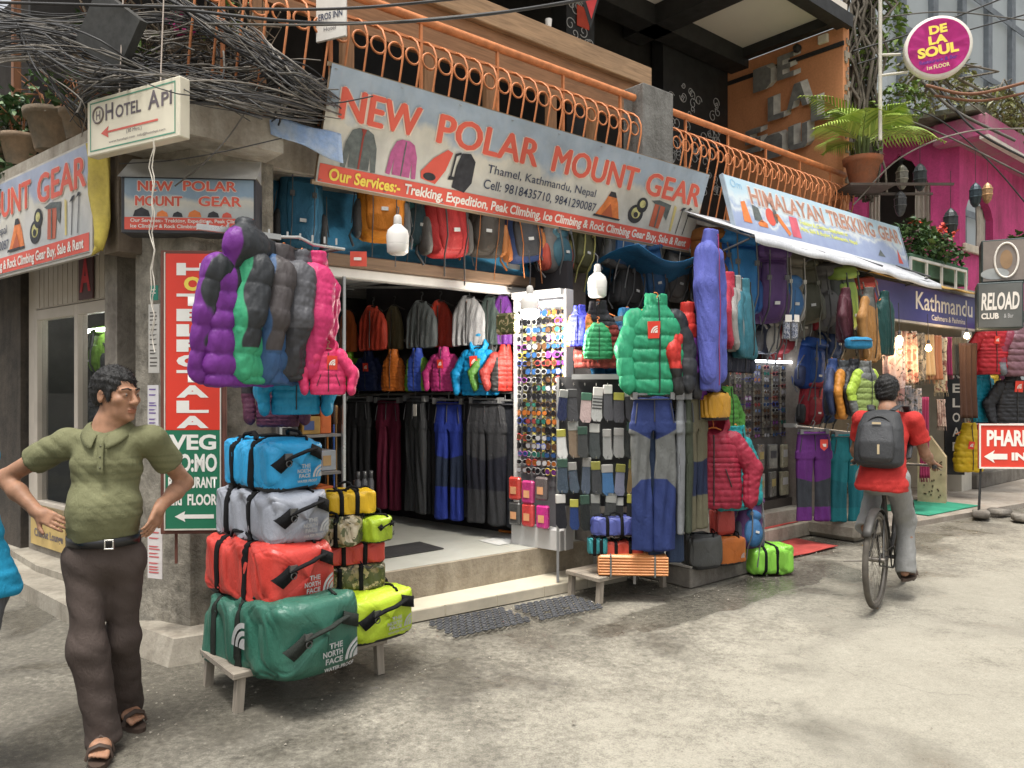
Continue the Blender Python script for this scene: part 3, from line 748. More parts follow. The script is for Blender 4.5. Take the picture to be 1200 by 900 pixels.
m = MB(); m.box(6, -.3, 11.2, 9, -.125, 13); build('balcony_panel', m, plain((.55, .55, .52), .6), gb)
# ground floor of the right-hand shops
rs = at_R('shawl_shop', 'open shawl shop with cream wall under the blue and white painted sign', 'shop', 5.36, 0, 0)
m = MB(); m.box(0, 1.6, 0, 5.1, 1.7, 3.1); build('back_wall', m, plain((.36, .30, .22), .8), rs)
m = MB(); m.box(0, -.1, 3.0, 5.3, 1.7, 3.1); build('ceiling', m, plain((.3, .28, .25), .8), rs)
m = MB(); m.box(4.35, .0, .055, 4.75, 1.6, 2.999); build('side_pier', m, plain((.52, .49, .42), .6, var=.1), rs)
es = at_R('jacket_shop', 'far right shop bay with jackets on rails behind the red arrow sign', 'shop', 10.4, .2, 0)
m = MB(); m.box(-.1, 1.3, 0, 6, 1.4, 3.1); m.box(-.3, -.1, 2.96, 6, 1.4, 3.0); build('back_wall', m, INT, es)
m = MB(); m.box(-.2, -.25, .056, 6, 1.3, .28, b=.01); build('platform', m, CONC_D, es)
# ================================================================ SIGNS
def flat(par, name, polys, mats, y, x=0., z=0., k=1.):
    """flat printed picture: list of (polygon, material index) a hair in front of each other"""
    m = MB()
    for i, (poly, mi) in enumerate(polys):
        n = len(poly); a = sum(poly[j][0] * poly[(j + 1) % n][1] - poly[(j + 1) % n][0] * poly[j][1] for j in range(n))
        if a < 0: poly = poly[::-1]
        m.add([(x + px * k, y - .0012 * i, z + pz * k) for px, pz in poly], [tuple(range(n))], mi)
    return build(name, m, mats, par)
def ellp(cx, cz, rx, rz, n=20, a0=0, a1=360): return [(cx + rx * math.cos(R(a0 + (a1 - a0) * i / n)), cz + rz * math.sin(R(a0 + (a1 - a0) * i / n))) for i in range(n + (0 if a1 - a0 == 360 else 1))]
P_RED = plain((.62, .10, .07), .5, .3, var=.12, vs=4); P_WHT = plain((.72, .68, .62), .5, .3, var=.06); P_YEL = plain((.80, .62, .10), .5, .3, var=.06)
P_GRY = plain((.11, .125, .12), .55, var=.3, vs=25); P_PNK = plain((.42, .10, .24), .55, var=.2, vs=25); P_BLK = plain((.03, .03, .035), .5, var=.4, vs=20)
P_ORG = plain((.66, .19, .05), .5, var=.25, vs=20); P_INK = plain((.05, .06, .10), .5); P_LET = plain((.66, .115, .075), .5, var=.1, vs=3)
def banner_mat(top, mid, low, h, name, seed=0., mount=(.66, .62, .52)):
    key = ('banner', name)
    if key in MATS: return MATS[key]
    m, nt, b = base_mat('printed_banner', .42, .35)
    tc = N(nt, 'ShaderNodeTexCoord'); mp = N(nt, 'ShaderNodeMapping'); mp.inputs['Location'].default_value = (seed, 0, 0); nt.links.new(tc.outputs['Object'], mp.inputs[0])
    s = N(nt, 'ShaderNodeSeparateXYZ'); nt.links.new(tc.outputs['Object'], s.inputs[0])
    zz = math_(nt, 'DIVIDE', s.outputs[2], h)
    n1 = noise(nt, mp.outputs[0], 1.6, 7, .62); n2 = noise(nt, mp.outputs[0], 9, 5, .65)
    f = math_(nt, 'ADD', zz, math_(nt, 'MULTIPLY', math_(nt, 'ADD', n1, -.5), .9))
    c = ramp(nt, f, [(.12, low), (.42, mid), (.62, mount), (.74, top), (1., top)])
    c = mix(nt, math_(nt, 'MULTIPLY', n2, .45), c, mid)
    dirt = ramp(nt, noise(nt, mp.outputs[0], 3.1, 5, .6, .5), [(.3, .74), (.62, 1.)])
    c = mix(nt, 1., c, dirt, 'MULTIPLY'); nt.links.new(c, b.inputs['Base Color'])
    mp2 = N(nt, 'ShaderNodeMapping'); mp2.inputs['Scale'].default_value = (2.5, 1, .8); nt.links.new(tc.outputs['Object'], mp2.inputs[0])
    bump(nt, b, noise(nt, mp2.outputs[0], 1.5, 3, .5), .5, .05)
    MATS[key] = m; return m
JACKET = [(-.5, -.5), (-.44, .1), (-.3, .42), (-.13, .5), (.13, .5), (.3, .42), (.44, .1), (.5, -.5), (.36, -.52), (.29, -.05), (.29, -.5), (-.29, -.5), (-.29, -.05), (-.36, -.52)]
def gear_banner(par, W, H):
    """printed banner in local x (0..W), z (0..H), facing -y"""
    k = W / 4.05
    y = -.004
    # pictures
    flat(par, 'jacket_picture', [(JACKET, 0), ([(-.02, -.5), (.03, -.5), (.04, .46), (-.01, .46)], 1), ([(-.07, .5), (.09, .5), (.03, .3)], 1)], [P_GRY, plain((.25, .04, .03), .5)], y, .29 * k, .355 * H / .71 * .71, .27)
    flat(par, 'jacket_picture', [(JACKET, 0), ([(-.02, -.5), (.02, -.5), (.03, .46), (-.01, .46)], 1)], [P_PNK, P_GRY], y, .63 * k, .26 + .01, .25)
    flat(par, 'sleeping_bag_picture', [([(.80 * k, .16), (.93 * k, .14), (1.0 * k, .25), (1.04 * k, .385), (.99 * k, .40), (.88 * k, .32), (.79 * k, .21)], 0), (ellp(.87 * k, .185, .055, .028), 1)], [P_RED, P_BLK], y)
    flat(par, 'backpack_picture', [([(1.08 * k, .14), (1.20 * k, .12), (1.255 * k, .2), (1.255 * k, .36), (1.2 * k, .41), (1.12 * k, .40), (1.09 * k, .3)], 0), ([(1.03 * k, .19), (1.10 * k, .2), (1.10 * k, .22), (1.04 * k, .22)], 0), ([(1.045 * k, .2), (1.06 * k, .2), (1.075 * k, .37), (1.115 * k, .39), (1.11 * k, .405), (1.06 * k, .385)], 0)], [P_BLK], y)
    flat(par, 'tent_picture', [([(2.62 * k, .155), (2.70 * k, .27), (2.76 * k, .385), (2.82 * k, .385), (2.88 * k, .30), (2.94 * k, .155)], 0), ([(2.74 * k, .34), (2.76 * k, .385), (2.82 * k, .385), (2.85 * k, .34)], 1), ([(2.70 * k, .17), (2.79 * k, .28), (2.85 * k, .17)], 2), ([(2.60 * k, .15), (2.94 * k, .15), (2.95 * k, .165), (2.61 * k, .17)], 1)], [P_ORG, P_BLK, plain((.42, .10, .04), .5)], y)
    flat(par, 'rope_picture', [(ellp(3.14 * k, .24, .10, .085), 0), (ellp(3.14 * k, .25, .06, .05), 1), (ellp(3.2 * k, .33, .075, .07), 0), (ellp(3.2 * k, .34, .04, .035), 1), (ellp(3.14 * k, .235, .03, .025), 0)], [P_BLK, plain((.5, .47, .2), .6, var=.4, vs=30)], y)
    flat(par, 'pack_picture', [([(3.36 * k, .16), (3.5 * k, .15), (3.53 * k, .36), (3.48 * k, .385), (3.37 * k, .38)], 0), ([(3.31 * k, .39), (3.42 * k, .41), (3.6 * k, .39), (3.58 * k, .24), (3.53 * k, .28), (3.52 * k, .36), (3.36 * k, .37)], 1), ([(3.43 * k, .16), (3.45 * k, .16), (3.45 * k, .36), (3.43 * k, .36)], 1)], [plain((.45, .11, .06), .5, var=.2), P_GRY], y)
    flat(par, 'axe_picture', [([(3.66 * k, .15), (3.69 * k, .15), (3.69 * k, .38), (3.65 * k, .40)], 0), ([(3.76 * k, .14), (3.77 * k, .14), (3.79 * k, .39), (3.78 * k, .39)], 1), ([(3.86 * k, .14), (3.87 * k, .14), (3.9 * k, .41), (3.89 * k, .41)], 1), ([(3.74 * k, .36), (3.80 * k, .37), (3.83 * k, .40), (3.78 * k, .395)], 1), ([(3.85 * k, .375), (3.93 * k, .395), (3.88 * k, .41)], 1)], [plain((.6, .5, .2), .5), P_BLK], y)
    m = MB(); m.add([(.012, -.003, .006), (W - .012, -.003, .006), (W - .012, -.003, .125), (.012, -.003, .125)], [(0, 1, 2, 3)]); build('red_strip', m, P_RED, par)
    HALO = plain((.70, .55, .45), .5)
    for wd, x0, x1 in (('NEW', .09, .72), ('POLAR', .87, 1.86), ('MOUNT', 2.01, 3.06), ('GEAR', 3.18, 4.0)):
        c = (x0 + x1) / 2 * k; 
        text('letter_outline', wd, .209, HALO, par, c, -.0035, .432, (x1 - x0) * k - .02, fat=.020)
        text('lettering', wd, .205, P_LET, par, c, -.0055, .436, (x1 - x0) * k - .02, fat=.010)
    text('lettering', 'Thamel, Kathmandu, Nepal', .066, P_INK, par, 1.98 * k, -.005, .305, 1.20 * k, bold=.002)
    text('lettering', 'Cell: 9818435710, 9841290087', .072, P_INK, par, 1.995 * k, -.005, .185, 1.25 * k, bold=.004)
    text('lettering', 'Our Services:-', .078, P_YEL, par, .365 * k, -.006, .030, .56 * k, bold=.03)
    text('lettering', 'Trekking, Expedition, Peak Climbing, Ice Climbing & Rock Climbing Gear Buy, Sale & Rent', .070, P_WHT, par, 2.32 * k, -.006, .034, 3.28 * k, bold=.028)
SH_BLUE = banner_mat((.30, .39, .50), (.58, .56, .50), (.50, .50, .47), .71, 'main')
W0 = 4.05
nb = at_R('shop_banner', 'large red lettered banner tilted over the main gear shop, hung under the balcony', 'banner', -.686, .25, 3.005)
nb.rotation_euler = (R(19), 0, A_R)
m = MB(); m.box(0, 0, 0, W0, .006, .755); build('banner_sheet', m, SH_BLUE, nb)
gear_banner(nb, W0, .755)
m = MB(); m.box(-.02, .008, -.02, W0 + .02, .035, .012); m.box(-.02, .008, .735, W0 + .02, .035, .762)
for x in (0, 1.3, 2.7, W0 - .02): m.box(x, .010, .012, x + .025, .034, .735)
build('banner_frame', m, wood((.28, .2, .13)), nb)
m = MB()
for k in range(9):
    for z in (.02, .73): m.lathe([(.001, -.004), (.012, -.003), (.012, .0), (.001, .001)], 8, (.03 + k * .498, -.003, z))
build('eyelet', m, plain((.3, .3, .3), .4), nb)
# the same print along the side street
A_LB = math.atan2(-.63, .777)
mb_ = thing('side_banner', 'banner with red mountain gear lettering under the left corner slab above the side shop', 'banner', (-2.71 - .777 * 4.05, 4.943 + .63 * 4.05, 2.50), A_LB)
m = MB(); m.box(0, 0, 0, 4.05, .006, .70); build('banner_sheet', m, banner_mat((.30, .36, .52), (.58, .56, .52), (.50, .52, .52), .70, 'side', 3.), mb_)
gear_banner(mb_, 4.05, .70)
m = MB(); m.box(-.02, .008, -.02, 4.08, .04, .01); m.box(-.02, .008, .69, 4.08, .04, .72); m.box(4.05, -.002, -.02, 4.085, .04, .72); build('banner_frame', m, plain((.5, .47, .42), .5), mb_)
yt = thing('yellow_tarp', 'folded strip of dirty yellow tarpaulin between the side banner and the small light box', 'tarpaulin', (-2.66, 4.90, 2.46), A_LB)
m = MB(); m.grid(lambda u, v: (.0 + .19 * u + .02 * math.sin(v * 9), -.02 + .04 * math.sin(u * 6 + v * 4), .06 * math.sin(u * 3) * (1 - v) + .70 * v), 10, 14)
sol(build('tarp_strip', m, stained((.62, .50, .10), (.42, .33, .10), scale=3, bs=.3), yt), .01)
m = MB(); m.box(.0, .06, .02, .2, .5, .66); build('board_back', m, stained((.25, .2, .15), (.1, .08, .06)), yt)
# light box at the corner
a = yp(142, 277, 4.62); b_ = yp(293, 268, 4.68)
lb = thing('light_box_sign', 'small boxed shop sign with aluminium hood under the corner slab', 'sign', (a.x, a.y, 2.555), math.atan2(b_.y - a.y, b_.x - a.x))
LW = .79; LH = .34
m = MB(); m.box(0, 0, 0, LW, .16, LH, b=.004); build('box_body', m, plain((.04, .04, .045), .5), lb)
m = MB(); m.add([(.02, -.002, .02), (LW - .012, -.002, .02), (LW - .012, -.002, LH - .01), (.02, -.002, LH - .01)], [(0, 1, 2, 3)]); build('sign_face', m, banner_mat((.20, .32, .45), (.45, .47, .46), (.42, .44, .44), LH, 'box', 7.), lb)
m = MB(); m.add([(.02, -.0035, .02), (LW - .012, -.0035, .02), (LW - .012, -.0035, .095), (.02, -.0035, .095)], [(0, 1, 2, 3)]); build('red_strip', m, P_RED, lb)
m = MB(); m.add([(-.01, -.02, LH), (LW + .01, -.02, LH), (LW - .005, .16, LH + .15), (.0, .16, LH + .15), (-.01, -.03, LH - .01), (LW + .01, -.03, LH - .01)], [(0, 1, 2, 3), (4, 5, 1, 0)]); m.add([(-.01, -.02, LH), (0, .16, LH + .15), (0, .16, LH), (LW + .01, -.02, LH), (LW - .005, .16, LH + .15), (LW - .005, .16, LH)], [(0, 1, 2), (3, 5, 4)])
build('hood', m, plain((.52, .52, .50), .35, .5, .6, var=.25, vs=5), lb)
for wd, x, z, w_ in (('NEW', .20, .255, .20), ('POLAR', .52, .26, .31), ('MOUNT', .22, .165, .27), ('GEAR', .58, .168, .25)):
    text('letter_outline', wd, .066, P_WHT, lb, x, -.003, z - .003, w_, fat=.007); text('lettering', wd, .06, P_LET, lb, x, -.0055, z, w_, fat=.003)
text('lettering', 'Our Services:- Trekking, Expedition, Peak Climbing', .022, P_WHT, lb, .395, -.005, .066, .68, bold=.02); text('lettering', 'Ice Climbing & Rock Climbing Gear Buy, Sale & Rent', .022, P_WHT, lb, .395, -.005, .032, .68, bold=.02)
for x, mt, s in ((.12, P_BLK, 1), (.24, P_ORG, .7), (.33, P_BLK, .6), (.43, P_ORG, .8), (.54, P_BLK, .7), (.62, P_RED, .6)):
    flat(lb, 'gear_picture', [([(-.05, 0), (-.04, .035), (0, .055), (.04, .035), (.05, 0)], 0)], [mt], -.004, x, .10, s)
# hotel sign hung over the corner
hA = yp(102, 184, 4.47)
ha = thing('hotel_sign', 'cream hotel direction sign with green border and red arrow hung below the cables', 'sign', (hA.x, hA.y, hA.z), R(-28))
HW, HH = .79, .325
CREAM = plain((.66, .61, .48), .45, .4, var=.1, vs=3); GRN = plain((.10, .28, .19), .5)
m = MB(); m.box(0, 0, 0, HW, .07, HH, b=.006); build('sign_box', m, CREAM, ha)
m = MB()
for x0, z0, x1, z1 in ((.03, .022, HW - .03, .03), (.03, HH - .03, HW - .03, HH - .022), (.03, .031, .038, HH - .031), (HW - .038, .031, HW - .03, HH - .031)): m.add([(x0, -.0015, z0), (x1, -.0015, z0), (x1, -.0015, z1), (x0, -.0015, z1)], [(0, 1, 2, 3)])
build('border', m, GRN, ha)
DK = plain((.13, .11, .12), .5, var=.4, vs=14)
for tx, x, w_, h_ in (('H', .205, .07, .095), ('OTEL', .37, .22, .07), ('A', .585, .095, .10), ('PI', .69, .085, .075)): text('lettering', tx, h_, DK, ha, x, -.002, .185, w_, bold=.02)
m = MB(); m.ring((.105, -.003, .225), .046, .006, 'y', 24, 4); build('emblem', m, plain((.20, .17, .16), .5), ha); text('emblem', 'H', .05, plain((.20, .17, .16), .5), ha, .105, -.002, .20, .04, bold=.03)
ARW = plain((.58, .12, .09), .5)
flat(ha, 'arrow', [([(.13, .115), (.20, .15), (.19, .122), (.62, .122), (.62, .11), (.19, .11), (.20, .082)], 0)], [ARW], -.002)
text('lettering', '(30 Mtrs.)', .022, DK, ha, .42, -.002, .085, .13); text('lettering', 'www.hotelapi.com  info@hotelapi.com', .014, DK, ha, .44, -.002, .05, .48)
m = MB()
for x in (.25, .6): m.tube([(x, .03, HH), (x + .02, .05, HH + .8)], .004, 5)
build('hanger_wire', m, plain((.5, .42, .36), .6), ha)
m = MB(); pts = [(.62 + .012 * math.sin(k * 1.7), -.03, .0 - k * .05) for k in range(24)]; m.tube(pts, .0035, 5); m.tube([(p[0] + .012 * math.cos(i), p[1] - .01, p[2]) for i, p in enumerate(pts[:22])], .003, 5); build('loose_cord', m, plain((.6, .56, .48), .7), ha)
# vertical hotel board on the pillar
c0 = yp(190, 622, 4.50)
hb = thing('hotel_board', 'tall red and green board in a brown frame on the corner pillar', 'sign', (c0.x, c0.y, c0.z), R(3))
BW, BH = .345, 1.63
m = MB(); m.box(-.01, .0, -.02, BW + .02, .03, BH + .012, b=.003); build('board_frame', m, plain((.13, .05, .035), .6, var=.3), hb)
m = MB(); m.box(.022, -.006, .59, BW - .012, -.001, BH - .008); build('red_panel', m, plain((.66, .045, .025), .4, .4, var=.1, vs=2), hb)
m = MB(); m.box(.022, -.006, .012, BW - .012, -.001, .588); build('green_panel', m, plain((.02, .16, .085), .4, .4, var=.1, vs=2), hb)
m = MB()
for a in ((.014, -.009, .004, .021, -.001, BH), (BW - .011, -.009, .004, BW - .004, -.001, BH), (.022, -.009, .003, BW - .012, -.001, .0115)): m.box(*a)
build('edge_strip', m, plain((.55, .53, .45), .4), hb)
W_ = plain((.78, .76, .70), .45, var=.04)
cx = BW / 2 + .005
for i, ch in enumerate('HOTELPOTALA'):
    z = 1.545 - i * .0895
    if ch == 'O' and i == 1: text('lettering', ch, .075, P_YEL, hb, cx, -.0075, z - .045, .10, bold=.05)
    else: text('lettering', ch, .066, W_, hb, cx, -.0075, z - .045, .185, bold=.05)
for tx, z, h_, w_ in (('VEG', .478, .085, .27), ('MO:MO', .35, .10, .28), ('RESTAURANT', .253, .062, .28), ('2nd  FLOOR', .152, .062, .28)): text('lettering', tx, h_, W_, hb, cx, -.0075, z, w_, bold=.035)
flat(hb, 'arrow', [([(.075, .083), (.135, .115), (.13, .095), (.30, .095), (.30, .071), (.13, .071), (.135, .052)], 0)], [W_], -.0075)
m = MB(); m.box(.06, .031, -.2, .075, .04, -.021); m.box(.27, .031, -.2, .285, .04, -.021); build('bracket', m, plain((.13, .05, .035), .6), hb)
# sign over the second shop and its awning
aw = at_R('shop_awning', 'pale grey sheet awning hanging over the backpacks of the second shop', 'awning', 3.1, -.6, 3.02)
def awn(u, v):
    s = 4.15 * u; d = .72 * v; return (s + (.1 if v < .5 else 0) * (1 - v), d, .33 * v - .012 * math.sin(u * 9) * (1 - v) - .09 * u * (1 - v) - .006 * math.sin(u * 37) * (1 - v) ** 3)
m = MB(); m.grid(awn, 60, 10); m.grid(lambda u, v: (awn(u, 0)[0], awn(u, 0)[1] - .004 - .01 * v, awn(u, 0)[2] - .07 * v - .003 * math.sin(u * 55) * v), 60, 2)
sol(build('awning_sheet', m, stained((.60, .61, .63), (.38, .39, .41), rough=.5, scale=1.5, bs=.2, amount=.8), aw), .006)
m = MB()
for s in (.1, 1.4, 2.7, 4.0): m.tube([(s, .02, -.02), (s, .74, .30)], .012, 6); m.tube([(s, .05, -.03), (s, .78, -.22)], .010, 6)
m.tube([(.05, .01, -.02), (4.1, .01, -.10)], .012, 6); build('awning_rod', m, plain((.05, .05, .055), .5), aw)
hs_ = at_R('shop_sign', 'long blue painted mountain sign with brown lettering leaning on the second shop awning', 'sign', 3.58, -.15, 3.20)
hs_.rotation_euler = (R(-15), 0, A_R); SW = 3.95; SHH = .59
def him_mat():
    m, nt, b = base_mat('painted_sign', .45, .35)
    tc = N(nt, 'ShaderNodeTexCoord'); s = N(nt, 'ShaderNodeSeparateXYZ'); nt.links.new(tc.outputs['Object'], s.inputs[0])
    zz = math_(nt, 'DIVIDE', s.outputs[2], SHH); n1 = noise(nt, tc.outputs['Object'], 2.2, 7, .6); n2 = noise(nt, tc.outputs['Object'], 11, 5, .7)
    f = math_(nt, 'ADD', zz, math_(nt, 'MULTIPLY', math_(nt, 'ADD', n1, -.5), 1.3))
    c = ramp(nt, f, [(.0, (.20, .24, .42)), (.30, (.26, .32, .50)), (.42, (.62, .64, .62)), (.5, (.28, .36, .52)), (.62, (.60, .66, .66)), (.8, (.42, .58, .66))])
    c = mix(nt, math_(nt, 'MULTIPLY', n2, .5), c, (.45, .52, .60)); nt.links.new(c, b.inputs['Base Color']); return m
m = MB(); m.box(0, 0, 0, SW, .03, SHH); build('sign_panel', m, him_mat(), hs_)
m = MB(); m.box(-.015, -.01, -.022, SW + .015, .035, -.001); m.box(-.016, -.01, -.001, -.001, .035, SHH); m.box(SW + .001, -.01, -.001, SW + .016, .035, SHH); build('sign_frame', m, plain((.30, .36, .42), .5), hs_)
BRN = plain((.42, .22, .16), .5, var=.35, vs=14)
for wd, x0, x1 in (('HIMALAYAN', .40, 1.90), ('TREKKING', 2.0, 3.18), ('GEAR', 3.30, 3.90)):
    text('letter_outline', wd, .20, plain((.66, .60, .55), .5), hs_, (x0 + x1) / 2, -.0025, .333, x1 - x0 + .02, bold=.05); text('lettering', wd, .19, BRN, hs_, (x0 + x1) / 2, -.004, .338, x1 - x0, bold=.025)
text('lettering', 'Om', .09, plain((.25, .45, .62), .5), hs_, .19, -.003, .47, .2)
YG = plain((.72, .74, .16), .5)
text('lettering', 'Trekking & Climbing Equipment on', .05, YG, hs_, 1.85, -.003, .24, 1.1, bold=.02); text('lettering', 'Hire, Sale & Buying, Kathmandu, Nepal', .05, YG, hs_, 1.95, -.003, .16, 1.3, bold=.02)
for x, z, mt, poly in ((.25, .2, P_ORG, [(-.07, -.1), (-.05, .12), (.03, .14), (.08, -.1)]), (.45, .2, P_GRY, [(-.06, -.05), (-.05, .12), (.06, .1), (.1, -.06)]), (.52, .12, P_ORG, [(-.08, 0), (0, .05), (.1, .02), (.1, -.03), (-.06, -.03)]), (.72, .23, P_RED, ellp(0, 0, .09, .1)), (.92, .17, P_ORG, [(-.13, .1), (-.04, .12), (.15, -.08), (.1, -.12)]), (.82, .26, P_GRY, ellp(0, 0, .04, .09)), (1.18, .18, plain((.6, .12, .16), .5), [(-.09, -.12), (-.08, .12), (.08, .12), (.09, -.12)]), (3.72, .12, P_RED, [(-.06, -.08), (0, .12), (.07, -.08)]), (3.2, .13, P_GRY, [(-.1, -.05), (0, .04), (.1, -.05)])):
    flat(hs_, 'gear_picture', [(poly, 0)], [mt], -.003, x, z)
# blue shawl shop sign and perpendicular light boxes
a = fp(1050, 372, -.28); b_ = fp(1146, 388, -.28); KW = (b_ - a).length
ks = thing('shop_sign', 'blue sign with white lettering hanging over the shawl shop doorway', 'sign', (a.x, a.y, (a.z + b_.z) / 2), A_R)
# starts further left, behind the hung clothes
m = MB(); m.box(-.95, 0, 0, KW, .05, .46, b=.004); build('sign_panel', m, plain((.055, .06, .22), .4, .4, var=.1, vs=2), ks)
m = MB(); m.box(-.97, -.02, -.03, KW + .02, .06, -.001); build('sign_frame', m, plain((.5, .46, .42), .5), ks)
m = MB(); m.grid(lambda u, v: (-1.0 + (KW + 1.05) * u, -.14 + .3 * v, .47 + .11 * v + .01 * math.sin(u * 30)), 30, 3); sol(build('sign_canopy', m, stained((.50, .32, .09), (.35, .22, .08), scale=2), ks), .01)
text('lettering', 'Kathmandu', .235, P_WHT, ks, KW - 1.18, -.003, .17, 1.92, bold=.012); text('lettering', 'Cashmere & Pashmina', .075, P_WHT, ks, KW - 1.07, -.003, .05, 1.15, bold=.01); text('lettering', 'XX', .13, P_WHT, ks, -.78, -.003, .2, .2, bold=.02)
def lightbox(px0, px1, top, bot, y, label, face):
    a, b_ = yp(px0, bot, y), yp(px1, bot, y); z1 = yp(px0, top, y).z
    t = thing('light_box_sign', label, 'sign', (a.x, a.y, a.z), R(-28)); w_ = (b_.x - a.x) / math.cos(R(28)) * .86; h_ = z1 - a.z
    m = MB(); m.box(0, 0, 0, w_, .5, h_, b=.01); build('box_body', m, plain((.045, .06, .06), .5), t)
    m = MB(); m.box(.02, -.012, .02, w_ - .02, -.001, h_ - .02); build('sign_face', m, plain(face, .35, .45, var=.3, vs=2.2), t)
    return t, w_, h_
t, w_, h_ = lightbox(1150, 1196, 282, 332, 10.2, 'dark square light box with a white oval outline, above the club box', (.20, .17, .15))
m = MB(); pts = [(w_ * .55 + .13 * math.cos(k * .2618), -.02, h_ / 2 + h_ * .4 * math.sin(k * .2618)) for k in range(24)]; m.tube(pts, .014, 6, closed=True); build('oval_ring', m, P_WHT, t)
flat(t, 'faded_picture', [(ellp(w_ * .55, h_ * .52, .07, h_ * .22), 0), (ellp(w_ * .3, h_ * .2, .16, h_ * .13), 1)], [plain((.28, .18, .10), .5), plain((.30, .32, .32), .5)], -.014)
t, w_, h_ = lightbox(1145, 1192, 332, 386, 10.1, 'dark square light box with white club lettering beside the blue sign', (.11, .115, .11))
text('lettering', 'RELOAD', h_ * .36, P_WHT, t, w_ * .5, -.016, h_ * .42, w_ * .82, bold=.03, shear=.12); text('lettering', 'CLUB', h_ * .12, P_WHT, t, w_ * .28, -.016, h_ * .22, w_ * .38, bold=.04); text('lettering', '& Bar', h_ * .09, plain((.5, .5, .5), .5), t, w_ * .68, -.016, h_ * .23, w_ * .2)
# vertical black strip sign
a = yp(1117, 540, 11.2); z1 = yp(1117, 438, 11.2).z
t = thing('strip_sign', 'narrow black vertical sign with stacked white letters hanging at the shop corner', 'sign', (a.x - .12, a.y, a.z - .05), R(-12)); h_ = z1 - a.z
m = MB(); m.box(0, 0, -.15, .26, .04, h_ + .12); build('sign_panel', m, plain((.02, .022, .026), .45), t)
for i, ch in enumerate('RELOAD'): text('lettering', ch, .13, P_WHT, t, .15, -.004, h_ - .09 - (i) * .212 + .08, .10, bold=.02)
# round pink sign
c = yp(1097, 59, 9.1)
rs_ = thing('round_sign', 'round pink light box with yellow lettering on a bracket above the flower boxes', 'sign', c, R(-17))
PK = plain((.58, .03, .25), .4, .4, var=.08)
m = MB(); m.lathe([(.001, 0), (.345, 0), (.362, .012), (.362, .10), (.345, .115), (.001, .115)], 48); o = build('sign_body', m, plain((.62, .58, .52), .45, .4), rs_); o.rotation_euler = (R(90), 0, 0)
m = MB(); m.lathe([(.001, 0), (.325, 0)], 48, smooth=False); o = build('sign_face', m, PK, rs_); o.rotation_euler = (R(90), 0, 0); o.location = (0, -.118, 0)
for tx, x, z, h_, w_, mt in (('DE', 0, .155, .095, .19, P_YEL), ('LA', .0, .035, .095, .20, P_YEL), ('SOUL', -.0, -.10, .11, .43, P_YEL), ('Restaurant & Bar', .0, -.18, .045, .40, plain((.12, .03, .25), .5)), ('1st FLOOR', 0, -.255, .045, .24, plain((.7, .6, .3), .5))):
    o = text('lettering', tx, h_, mt, rs_, x, -.121, z, w_, bold=.05 if mt is P_YEL else .02); o.rotation_euler = (0, R(-6), 0)
m = MB(); m.tube([(-.38, 0, .0), (-.62, .02, .03)], .018, 8); m.tube([(-.30, 0, -.22), (-.62, .02, -.22)], .016, 8); m.tube([(-.60, .02, -1.0), (-.60, .02, 1.6)], .022, 8); build('bracket', m, plain((.5, .47, .4), .5), rs_)
# small hanging plate half out of the picture at the top
a = yp(370, 50, 5.25)
t = thing('name_plate', 'small white printed plate hanging from the orange railing at the top edge', 'sign', a, R(-25))
m = MB(); m.box(0, 0, 0, .25, .02, .55, b=.004); build('plate', m, plain((.60, .58, .53), .5, var=.12), t)
o = text('lettering', 'EROS INN', .045, P_INK, t, .125, -.003, .14, .2, bold=.02); text('lettering', 'Hotel', .03, DK, t, .12, -.003, .06, .1); text('lettering', 'BUDDHA', .05, P_LET, t, .125, -.003, .30, .2)
# red arrow sign at the right edge, on a thin stand
a = yp(1147, 549, 9.6)
ph = thing('arrow_sign', 'red sign with white lettering and arrow on a thin stand at the right edge', 'sign', (a.x, a.y, 0), R(-4))
z0 = a.z; PW = 1.05; PH = .56
m = MB(); m.box(0, 0, z0, PW, .03, z0 + PH, b=.003); build('sign_panel', m, plain((.62, .05, .03), .4, .4, var=.06), ph)
m = MB()
for q in ((.0, -.012, z0, PW, -.001, z0 + .02), (0, -.012, z0 + PH - .02, PW, -.001, z0 + PH), (0, -.012, z0 + .0205, .02, -.001, z0 + PH - .0205), (PW - .02, -.012, z0 + .0205, PW, -.001, z0 + PH - .0205)): m.box(*q)
build('border', m, P_WHT, ph)
text('lettering', 'PHARMACY', .19, W_, ph, PW * .52, -.004, z0 + .29, PW * .86, bold=.04); text('lettering', 'INSIDE', .09, W_, ph, PW * .62, -.004, z0 + .11, .52, bold=.05)
flat(ph, 'arrow', [([(.06, z0 + .15), (.19, z0 + .23), (.17, z0 + .185), (.34, z0 + .185), (.34, z0 + .115), (.17, z0 + .115), (.19, z0 + .07)], 0)], [W_], -.004)
m = MB(); m.tube([(.03, .05, .056), (.05, .03, z0 + .3)], .012, 6); m.tube([(PW - .1, .05, .056), (PW - .1, .03, z0 + .3)], .012, 6); m.tube([(-.06, -.1, .06), (.04, .04, z0)], .009, 6); build('stand', m, BLK, ph)
